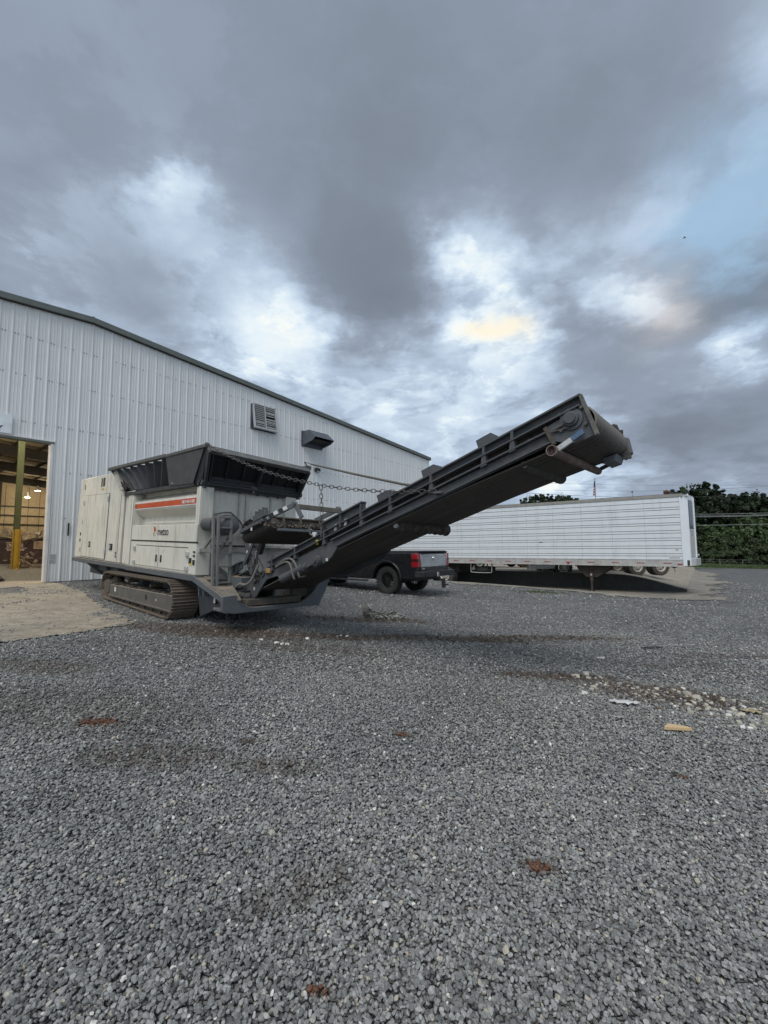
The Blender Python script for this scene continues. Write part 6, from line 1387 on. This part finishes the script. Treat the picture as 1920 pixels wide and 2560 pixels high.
def tree_proto(h, w_, seed, mt, n=8500, size=.17, lift=.28):
    r_ = random.Random(seed); lobes = [(0, 0, h * .66, w_ * .34, w_ * .34, h * .26)]
    for k in range(9):
        a = 6.283 * k / 9 + r_.uniform(-.4, .4); q = r_.uniform(.18, .34) * w_; z = h * r_.uniform(lift + .12, .88); s = r_.uniform(.13, .24)
        lobes.append((math.cos(a) * q, math.sin(a) * q, z, w_ * s, w_ * s, h * s * .62))
    for k in range(4): lobes.append((r_.uniform(-.15, .15) * w_, r_.uniform(-.15, .15) * w_, h * r_.uniform(.82, .95), w_ * .13, w_ * .13, h * .08))
    cm = crown_mesh(lobes, n, size, mt, seed); tb = MB(); tb.tube([(0, 0, -.5), (.05, 0, h * .25), (.0, .06, h * .5), (.05, 0, h * .85)], .2, 8, rr=[h * .032, h * .025, h * .016, h * .005])
    for l in lobes[1:9]: tb.tube([(0, 0, h * r_.uniform(.28, .5)), (l[0] * .5, l[1] * .5, l[2] * .75), (l[0], l[1], l[2])], .05, 6, rr=[h * .012, h * .008, h * .003])
    return cm, tb.mesh('trunk', m_bark)
protos = [tree_proto(9, 7.2, 3, m_leafd), tree_proto(8.5, 8, 8, m_leafm), tree_proto(10, 7, 14, m_leafd, 8500), tree_proto(7.5, 7.5, 21, m_leafm)]
def put_tree(i, x, y, z, s, rz, label, name='tree', group='trees in the wood beyond the fence', sx_=1.0):
    M_ = Matrix.Translation((x, y, z)) @ Matrix.Rotation(rz, 4, 'Z') @ Matrix.Diagonal((s * sx_, s * sx_, s, 1)); e = empty(name, M_, label=label, cat='tree', group=group)
    link('crown', protos[i][0], e); link('trunk', protos[i][1], e)
def bgz(x, y): return gz(x, y)
# wood beyond the fence: back row tall, front row vine-grown
ORD = ['first', 'second', 'third', 'fourth', 'fifth', 'sixth', 'seventh', 'eighth', 'ninth', 'tenth']
back = [(42.0, 58.8, 2, 1.14), (44.0, 58.6, 0, 1.20), (46.2, 62.2, 1, 1.0), (48.6, 62.6, 1, .84), (50.2, 61.2, 0, 1.16), (53.4, 62.0, 2, 1.10), (56.4, 62.0, 1, 1.18), (60.5, 62.0, 0, 1.25), (65.0, 63.0, 2, 1.15)]
for k, (x, y, i, s) in enumerate(back):
    put_tree(i, x, y, gz(x, y) - .2, s, k * 1.7, 'tall dark green tree at the back of the wood, ' + ORD[k] + ' from the trailer nose', group='tall trees at the back of the wood')
mid = [(39.0, 56.0, 3, .62), (41.0, 55.2, 1, .70), (40.6, 55.0, 3, .72), (42.4, 56.0, 1, .78), (45.2, 56.6, 0, .74), (48.2, 56.2, 3, 1.0), (51.0, 57.0, 1, .84), (54.4, 57.0, 0, .90), (58.0, 57.5, 3, 1.0), (62, 57, 1, 1.0)]
for k, (x, y, i, s) in enumerate(mid):
    put_tree(i, x, y, gz(x, y) - .9, s, k * 2.3 + 1, 'bushy mid green tree in the middle row of the wood, ' + ORD[k] + ' from the left', group='bushy trees in the middle of the wood', sx_=1.25)
# vine covered mounds along the fence
vine = []
for sd_ in (31, 32, 33):
    r_ = random.Random(sd_); lobes = [(0, 0, .9, 2.4, 1.8, 1.7)] + [(r_.uniform(-2, 2), r_.uniform(-.8, .8), r_.uniform(.8, 2.5), r_.uniform(.8, 1.4), r_.uniform(.8, 1.2), r_.uniform(.7, 1.2)) for _ in range(7)]
    vine.append(crown_mesh(lobes, 8500, .13, m_leafk, sd_, .86))
for k, (x, y, s, sz) in enumerate([(37.6, 53.2, .6, .9), (39.6, 53.2, .85, 1.05), (41.9, 52.8, 1.1, 1.12), (45.0, 52.8, 1.15, 1.2), (48.3, 53.2, 1.2, 1.35), (51.6, 53.4, 1.1, 1.2), (55, 53.6, 1.1, 1.2), (43.4, 54.6, 1.1, 1.6), (46.8, 54.8, 1.1, 1.75), (50.2, 55.0, 1.1, 1.6)]):
    e = empty('vine_thicket', Matrix.Translation((x, y, gz(x, y) - .25)) @ Matrix.Rotation(k * 1.3, 4, 'Z') @ Matrix.Diagonal((s, s, s * sz, 1)), label=('rounded vine covered thicket at the wire fence, ' if k < 7 else 'taller vine covered mound behind the fence thickets, ') + ORD[k if k < 7 else k - 7] + ' from the trailer nose', cat='bush', group='vine covered thickets behind the fence')
    link('foliage', vine[k % 3], e)
    if k == 0: link('stem', protos[0][1], e).scale = (.3, .3, .12)
    else: link('stem', protos[k % 4][1], e).scale = (.3, .3, .12)
# far trees over the trailer roof
for k, (x, y, i, s) in enumerate([(25.2, 74.6, 2, 1.07), (27.9, 74.6, 0, 1.22), (30.6, 74.6, 2, 1.10), (32.2, 75.0, 0, 1.19)]):
    put_tree(i, x, y, gz(x, y) + .25, s, k * 1.1, 'distant tree top showing just above the white trailer roof', group='distant trees behind the trailer', sx_=.8)
for k in range(14):
    x = 50 + 5.0 * k + rnd.uniform(-2, 2); y = 78 + rnd.uniform(-3, 6)
    if x / y > .71: put_tree(k % 4, x, y, gz(x, y) - .5, .86 + .08 * (k % 3), k * 2.1, 'dark tree deep in the wood behind the front trees', group='trees deep in the wood', sx_=1.2)
# grass verge and weeds by the fence
m_grass = mat('verge_grass', (.075, .105, .045), .9, var=.3, vs=1.0, dirt=((.16, .14, .10), .4, .8), bmp=(.8, 12))
verge = [(28.8, 43.4), (33, 45.4), (38, 47.2), (44, 48.0), (52, 48.6), (64, 49), (75, 70), (20, 80), (24, 50)]
drape('grass_verge', verge, .5, .03, ground, m_grass, .5)
def blades(name, n, fn, h, mt, **k):
    r_ = np.random.RandomState(77); x, y = fn(r_, n); z = ground(x, y); a = r_.rand(n) * 6.28; hh = h * (.4 + .9 * r_.rand(n)); w_ = .012 + .02 * r_.rand(n); lx = r_.normal(0, .35, n) * hh; ly = r_.normal(0, .35, n) * hh
    co = np.stack([np.stack([x - np.cos(a) * w_, y - np.sin(a) * w_, z], -1), np.stack([x + np.cos(a) * w_, y + np.sin(a) * w_, z], -1), np.stack([x + lx, y + ly, z + hh], -1)], 1).reshape(-1, 3)
    me = bpy.data.meshes.new(name); me.vertices.add(len(co)); me.vertices.foreach_set('co', co.ravel()); me.loops.add(len(co)); me.loops.foreach_set('vertex_index', np.arange(len(co), dtype=np.int32))
    me.polygons.add(n); me.polygons.foreach_set('loop_start', np.arange(0, len(co), 3, dtype=np.int32)); me.polygons.foreach_set('loop_total', np.full(n, 3, np.int32)); me.update(calc_edges=True); me.materials.append(mt); o = link(name, me, kind='stuff'); tag(o, **k); return o
blades('verge_weeds', 26000, lambda r_, n: (lambda t: (33 + 31 * t + r_.normal(0, .3, n), 48.7 + 2.3 * t + r_.uniform(-1.2, 2.2, n)))(r_.rand(n)), .38, mat('weed_blades', (.085, .12, .045), .8, var=.3), label='rough grass and weeds growing along the wire fence', cat='grass')
blades('yard_weeds', 260, lambda r_, n: (5.6 + r_.normal(0, .45, n), 15.6 + r_.normal(0, .22, n)), .07, mat('weed_green', (.07, .10, .035), .8, var=.3), label='thin green weeds in the gravel in front of the dark wall', cat='weeds')
# wire fence
m_post = mat('post_grey', (.22, .22, .21), .6, metal=.3)
for p in (0,):
    fe = empty('wire_fence', Matrix.Identity(4), label='low wire fence on thin metal posts in front of the wood', cat='fence')
    F0, F1 = (33.0, 49.6), (64.0, 52.2); nf = 11
    for k in range(nf + 1):
        t = k / nf; x, y = F0[0] + (F1[0] - F0[0]) * t, F0[1] + (F1[1] - F0[1]) * t
        MB().tube([(x, y, gz(x, y) - .1), (x, y, gz(x, y) + .95 + .15 * (k % 3 == 1))], .030, 6).build('post', m_post, fe)
    for h_ in (.88, .62, .35):
        MB().tube([(F0[0] + (F1[0] - F0[0]) * t, F0[1] + (F1[1] - F0[1]) * t, gz(F0[0] + (F1[0] - F0[0]) * t, F0[1] + (F1[1] - F0[1]) * t) + h_) for t in [i / 12 for i in range(13)]], .010, 4).build('wire', m_post, fe)
# overhead lines
def wire(p0, p1, sag, r, label, mt, grp):
    pts = []
    for k in range(25):
        t = k / 24; p = Vector(p0).lerp(Vector(p1), t); p.z -= sag * 4 * t * (1 - t); pts.append(p)
    o = MB().tube(pts, r, 5, cap=False).build('overhead_line', mt, None); tag(o, label, 'power line', grp)
m_wl = mat('line_pale', (.36, .38, .38), .5); m_wd = mat('line_dark', (.07, .075, .08), .5)
G1 = 'pale utility lines in front of the wood'
for (z0, z1, r) in ((4.93, 5.10, .016), (4.72, 4.95, .016), (4.60, 4.88, .020), (3.70, 3.85, .018)):
    wire((25.2, 48.2, z0 + .15), (62, 47.8, z1 + .9), .55, r, 'pale utility line crossing in front of the dark wood', m_wl, G1)
for (za, zb) in ((8.95, 9.3), (8.0, 8.4)):
    wire((22, 55.5, za - .25), (66, 54.5, zb + 1.1), .9, .015, 'thin dark utility line high against the sky above the trees', m_wd, 'high utility lines above the wood')
wire((8, 59.4, 9.75), (40, 59.8, 7.9), .25, .025, 'dark utility line above the trailer roof', m_wd, 'utility lines above the trailer roof')
wire((12, 62.0, 11.0), (72, 60.0, 9.9), .5, .012, 'faint upper utility line above the trailer roof', m_wd, 'utility lines above the trailer roof')
# flagpole with a limp flag
fx, fy = 34.28, 69.5; fg = gz(fx, fy)
fpo = empty('flagpole', Matrix.Translation((fx, fy, fg)), label='flagpole with a limp striped flag rising behind the white trailer', cat='flagpole')
MB().tube([(0, 0, 0), (0, 0, 13.0)], .06, 8, rr=[.07, .045]).build('pole', m_post, fpo); MB().ring((0, 0, 13.05), 'z', [(0, .1), (.08, .05), (.1, 0), (.06, -.08)], 10).build('finial', m_post, fpo)
m_fr = mat('flag_red', (.25, .03, .035), .8); m_fw = mat('flag_white', (.5, .5, .5), .8); m_fb = mat('flag_blue', (.02, .03, .10), .8)
fgm = MB(); n_ = 11
for k in range(n_):
    fgm.cur = 2 if k < 4 else (k % 2)
    z1 = 12.75 - .21 * k; z0 = z1 - .21; a = .10 + .020 * k
    fgm.add([(-.02, 0, z1 - .05 * k * .2), (-a - .05, .06, z1 - .1), (-a * 1.5, -.05, z1 - .20), (-.02, 0, z0 - .05 * k * .2), (-a - .07, .06, z0 - .1), (-a * 1.6, -.05, z0 - .20)], [(0, 1, 4, 3), (1, 2, 5, 4)])
fgm.build('flag', [m_fr, m_fw, m_fb], fpo)
yl = empty('yard_light', Matrix.Translation((34.9, 60.3, gz(34.9, 60.3))), label='small lamp on a thin mast seen above the trailer roof', cat='lamp post')
MB().tube([(0, 0, 0), (0, 0, 9.85)], .03, 6).build('mast', m_post, yl); MB().ring((0, 0, 9.85), 'z', [(0, .10), (.13, .06), (.14, -.05), (0, -.08)], 12).build('lamp_head', m_wd, yl)
# bird high in the clear sky
bd = empty('bird', Matrix.Translation((41.96, 56.74, 43.98)) @ Matrix.Rotation(.6, 4, 'Z'), label='tiny dark bird gliding in the blue gap of the sky', cat='bird')
MB().add([(-.05, 0, 0), (.05, 0, 0), (.35, -.10, .08), (.12, -.16, .04)], [(0, 1, 2, 3)]).add([(-.05, 0, 0), (.05, 0, 0), (-.35, -.10, .08), (-.12, -.16, .04)], [(0, 1, 2, 3)]).build('wings', m_blk, bd); MB().tube([(0, .15, 0), (0, .05, .01), (0, -.15, 0), (0, -.26, 0)], .04, 6, rr=[.01, .045, .035, .02]).build('body', m_blk, bd)
# ------------------------------------------------------------------ debris on the gravel
m_foam = mat('foam_cream', (.52, .49, .40), .9, var=.15, bmp=(.5, 60)); m_foamw = mat('foam_white', (.75, .74, .70), .8, var=.08); m_board = mat('board_tan', (.62, .45, .25), .8, bmp=(.4, 60)); m_grayp = mat('plastic_grey', (.34, .34, .32), .6, var=.15)
def bit(x, y, s, mt, name, flat=.35, seed=0, lift=.0):
    r_ = random.Random(seed); mb = MB(); vs = []
    M_ = Matrix.Translation((x, y, gz(x, y) + s * flat * .6 + .006 + lift)) @ Matrix.Rotation(r_.uniform(0, 6.28), 4, 'Z') @ Matrix.Rotation(r_.uniform(-.4, .4), 4, 'X')
    n = r_.choice((5, 6, 7)); top = []; bot = []
    for k in range(n):
        a = 6.283 * k / n + r_.uniform(-.3, .3); q = s * r_.uniform(.55, 1.1); top.append((math.cos(a) * q, math.sin(a) * q * .7, s * flat * r_.uniform(.5, 1.1))); bot.append((math.cos(a) * q * 1.1, math.sin(a) * q * .75, -s * flat))
    vs = [tuple(M_ @ Vector(p)) for p in top + bot]; mb.add(vs, [tuple(range(n)), tuple(reversed(range(n, 2 * n)))] + [(k, n + k, n + (k + 1) % n, (k + 1) % n) for k in range(n)])
    me = mb.mesh(name, mt); c = Vector((x, y, gz(x, y))); me.transform(Matrix.Translation(-c)); return link(name, me, loc=c)
cl = []
for k in range(290):
    t = rnd.random(); x = 2.25 + 1.9 * t + rnd.gauss(0, .18); y = 5.15 - 1.05 * t + rnd.gauss(0, .24)
    if rnd.random() < .22: x, y = 3.3 + rnd.gauss(0, .28), 4.15 + rnd.gauss(0, .16)
    s = rnd.uniform(.010, .030) if rnd.random() < .88 else rnd.uniform(.030, .050)
    o = bit(x, y, s, rnd.choice((m_foam, m_foam, m_foamw, m_grayp, m_foam)), 'foam_fragment', .5, k); tag(o, 'small crumbled pale fragment among the debris at the right of the gravel', 'fragment', 'pale fragments strewn over the gravel')
for k, (x, y) in enumerate([(-1.62, 6.58), (-1.52, 6.53), (-.72, 7.2), (-.62, 7.18), (-1.22, 6.9), (-1.9, 6.75), (-1.44, 6.52), (-3.9, 5.9)]):
    tag(bit(x, y, .04 if k < 7 else .02, m_foamw, 'foam_scrap', .4, 200 + k), 'small white foam scrap lying in the crawler ruts', 'scrap', 'white scraps in the ruts')
pl_ = bit(2.46, 3.80, .10, m_board, 'board_offcut', .22, 5); pl_.data = MB().prism([(-.115, -.02), (.115, -.035), (.10, .0), (-.035, .055)], 'z', 0, .022).mesh('board_offcut', m_board); tag(pl_, 'tan triangular board offcut lying alone on the gravel', 'board'); pl_.location.z += .03; pl_.rotation_euler = (.05, .04, .05)
def torn(name, x, y, sx_, sy_, mt, seed, rot, **k):
    r_ = random.Random(seed); mb = MB(); nx, ny = 12, 5; vs = []; fs = []
    for i in range(nx + 1):
        for j in range(ny + 1):
            u_, v_ = i / nx - .5, j / ny - .5; e = 1 if abs(v_) < .49 else r_.uniform(.6, 1.1); tp = 1 - .6 * abs(u_ * 2) ** 2
            vs.append((u_ * sx_, v_ * sy_ * e * tp, .012 + .022 * abs(math.sin(i * .9 + j)) * r_.uniform(.4, 1)))
    for i in range(nx):
        for j in range(ny): fs.append((i * (ny + 1) + j, (i + 1) * (ny + 1) + j, (i + 1) * (ny + 1) + j + 1, i * (ny + 1) + j + 1))
    mb.add(vs, fs); o = mb.build(name, mt, None); o.location = (x, y, gz(x, y) + .012); o.rotation_euler = (0, 0, rot); md = o.modifiers.new('t', 'SOLIDIFY'); md.thickness = .003; tag(o, **k)
torn('torn_sheet', 2.36, 4.42, .27, .12, mat('sheet_white', (.62, .61, .60), .6, dirt=((.4, .38, .36), .3, 20)), 3, -.25, label='crumpled white torn sheet on the gravel left of the debris', cat='sheet')
torn('grey_scrap', 2.08, 4.02, .11, .05, m_grayp, 4, -.3, label='small grey flat scrap on the gravel below the torn sheet', cat='scrap'); torn('dark_strip', 4.2, 6.95, .34, .07, m_rub, 6, .05, label='flat dark rubber strip lying alone on the far gravel', cat='rubber strip')
torn('grey_rag', 3.42, 3.62, .16, .10, m_grayp, 8, .4, label='grey crumpled rag at the right edge below the debris', cat='rag'); torn('cardboard_scrap', 3.50, 4.28, .16, .09, mat('cardboard', (.36, .30, .19), .8), 9, -.5, label='brown cardboard scrap at the right edge among the debris', cat='cardboard'); torn('white_bag', 3.66, 4.2, .10, .07, m_foamw, 10, .3, label='white plastic bag scrap beside the brown cardboard at the right edge', cat='bag'); torn('white_sliver', 3.02, 6.2, .12, .03, m_foamw, 12, .1, label='thin white sliver on the gravel above the debris field', cat='scrap')
MB().tube([(2.9, 4.16, gz(2.9, 4.16) + .03), (3.3, 4.08, gz(3.3, 4.08) + .035)], .004, 5).build('thin_stick', m_scrap, None, label='thin stick lying across the debris on the gravel', cat='stick')
# shredded heap beside the machine
hp_ = clumps('shredded_heap', [(-.28, 0, .04, .045, .05, .10), (-.10, 0, .01, .10, .05, .03), (.02, 0, .01, .10, .06, .05), (.22, 0, .02, .08, .04, .05)], mat('shred_grey_green', (.15, .15, .135), .85, var=.7, dirt=((.55, .53, .46), .5, 9)), None, (.02, .065), 190, .5, label='small ragged heap of shredded material on the gravel behind the machine', cat='debris heap', kind='stuff')
hp_.location = (-.08, 9.12, gz(-.08, 9.12)); 
sh2 = MB()
for k in range(34):
    a = rnd.uniform(-.32, .36); b = rnd.uniform(-.05, .05); h_ = rnd.uniform(.04, .17) if a > -.2 else rnd.uniform(.1, .28)
    sh2.tube([(a, b, 0), (a + rnd.uniform(-.06, .06), b + rnd.uniform(-.04, .04), h_ * .7), (a + rnd.uniform(-.12, .12), b + rnd.uniform(-.05, .05), h_)], .006, 4)
so2 = sh2.build('shredded_strands', m_grayp, None, label='pale strands sticking out of the shredded heap on the gravel', cat='debris', kind='stuff'); so2.location = (-.08, 9.12, gz(-.08, 9.12))
# soil clods pressed up by the crawlers
cd_ = MB(); spots = [s for s in SOIL if s[2] > .55 and s[5] >= .7]
for k in range(500):
    x0, y0, a, b, r, s = rnd.choice(spots); u_, v_ = rnd.gauss(0, .5) * a, rnd.gauss(0, .5) * b; c, n_ = math.cos(R_(r)), math.sin(R_(r)); x, y = x0 + u_ * c - v_ * n_, y0 + u_ * n_ + v_ * c
    q = rnd.uniform(.008, .026); M_ = Matrix.Translation((x, y, gz(x, y) + .01)) @ Matrix.Rotation(rnd.uniform(0, 6.28), 4, (rnd.gauss(0, 1), rnd.gauss(0, 1), 1)); cd_.box(-q, q, -q * .7, q * .6, -q * .5, q * .5, M_)
cd_.build('soil_clods', mat('clod_soil', (.105, .080, .058), .95, var=.4), None, label='dark soil clods thrown up along the crawler ruts', cat='soil', kind='stuff')
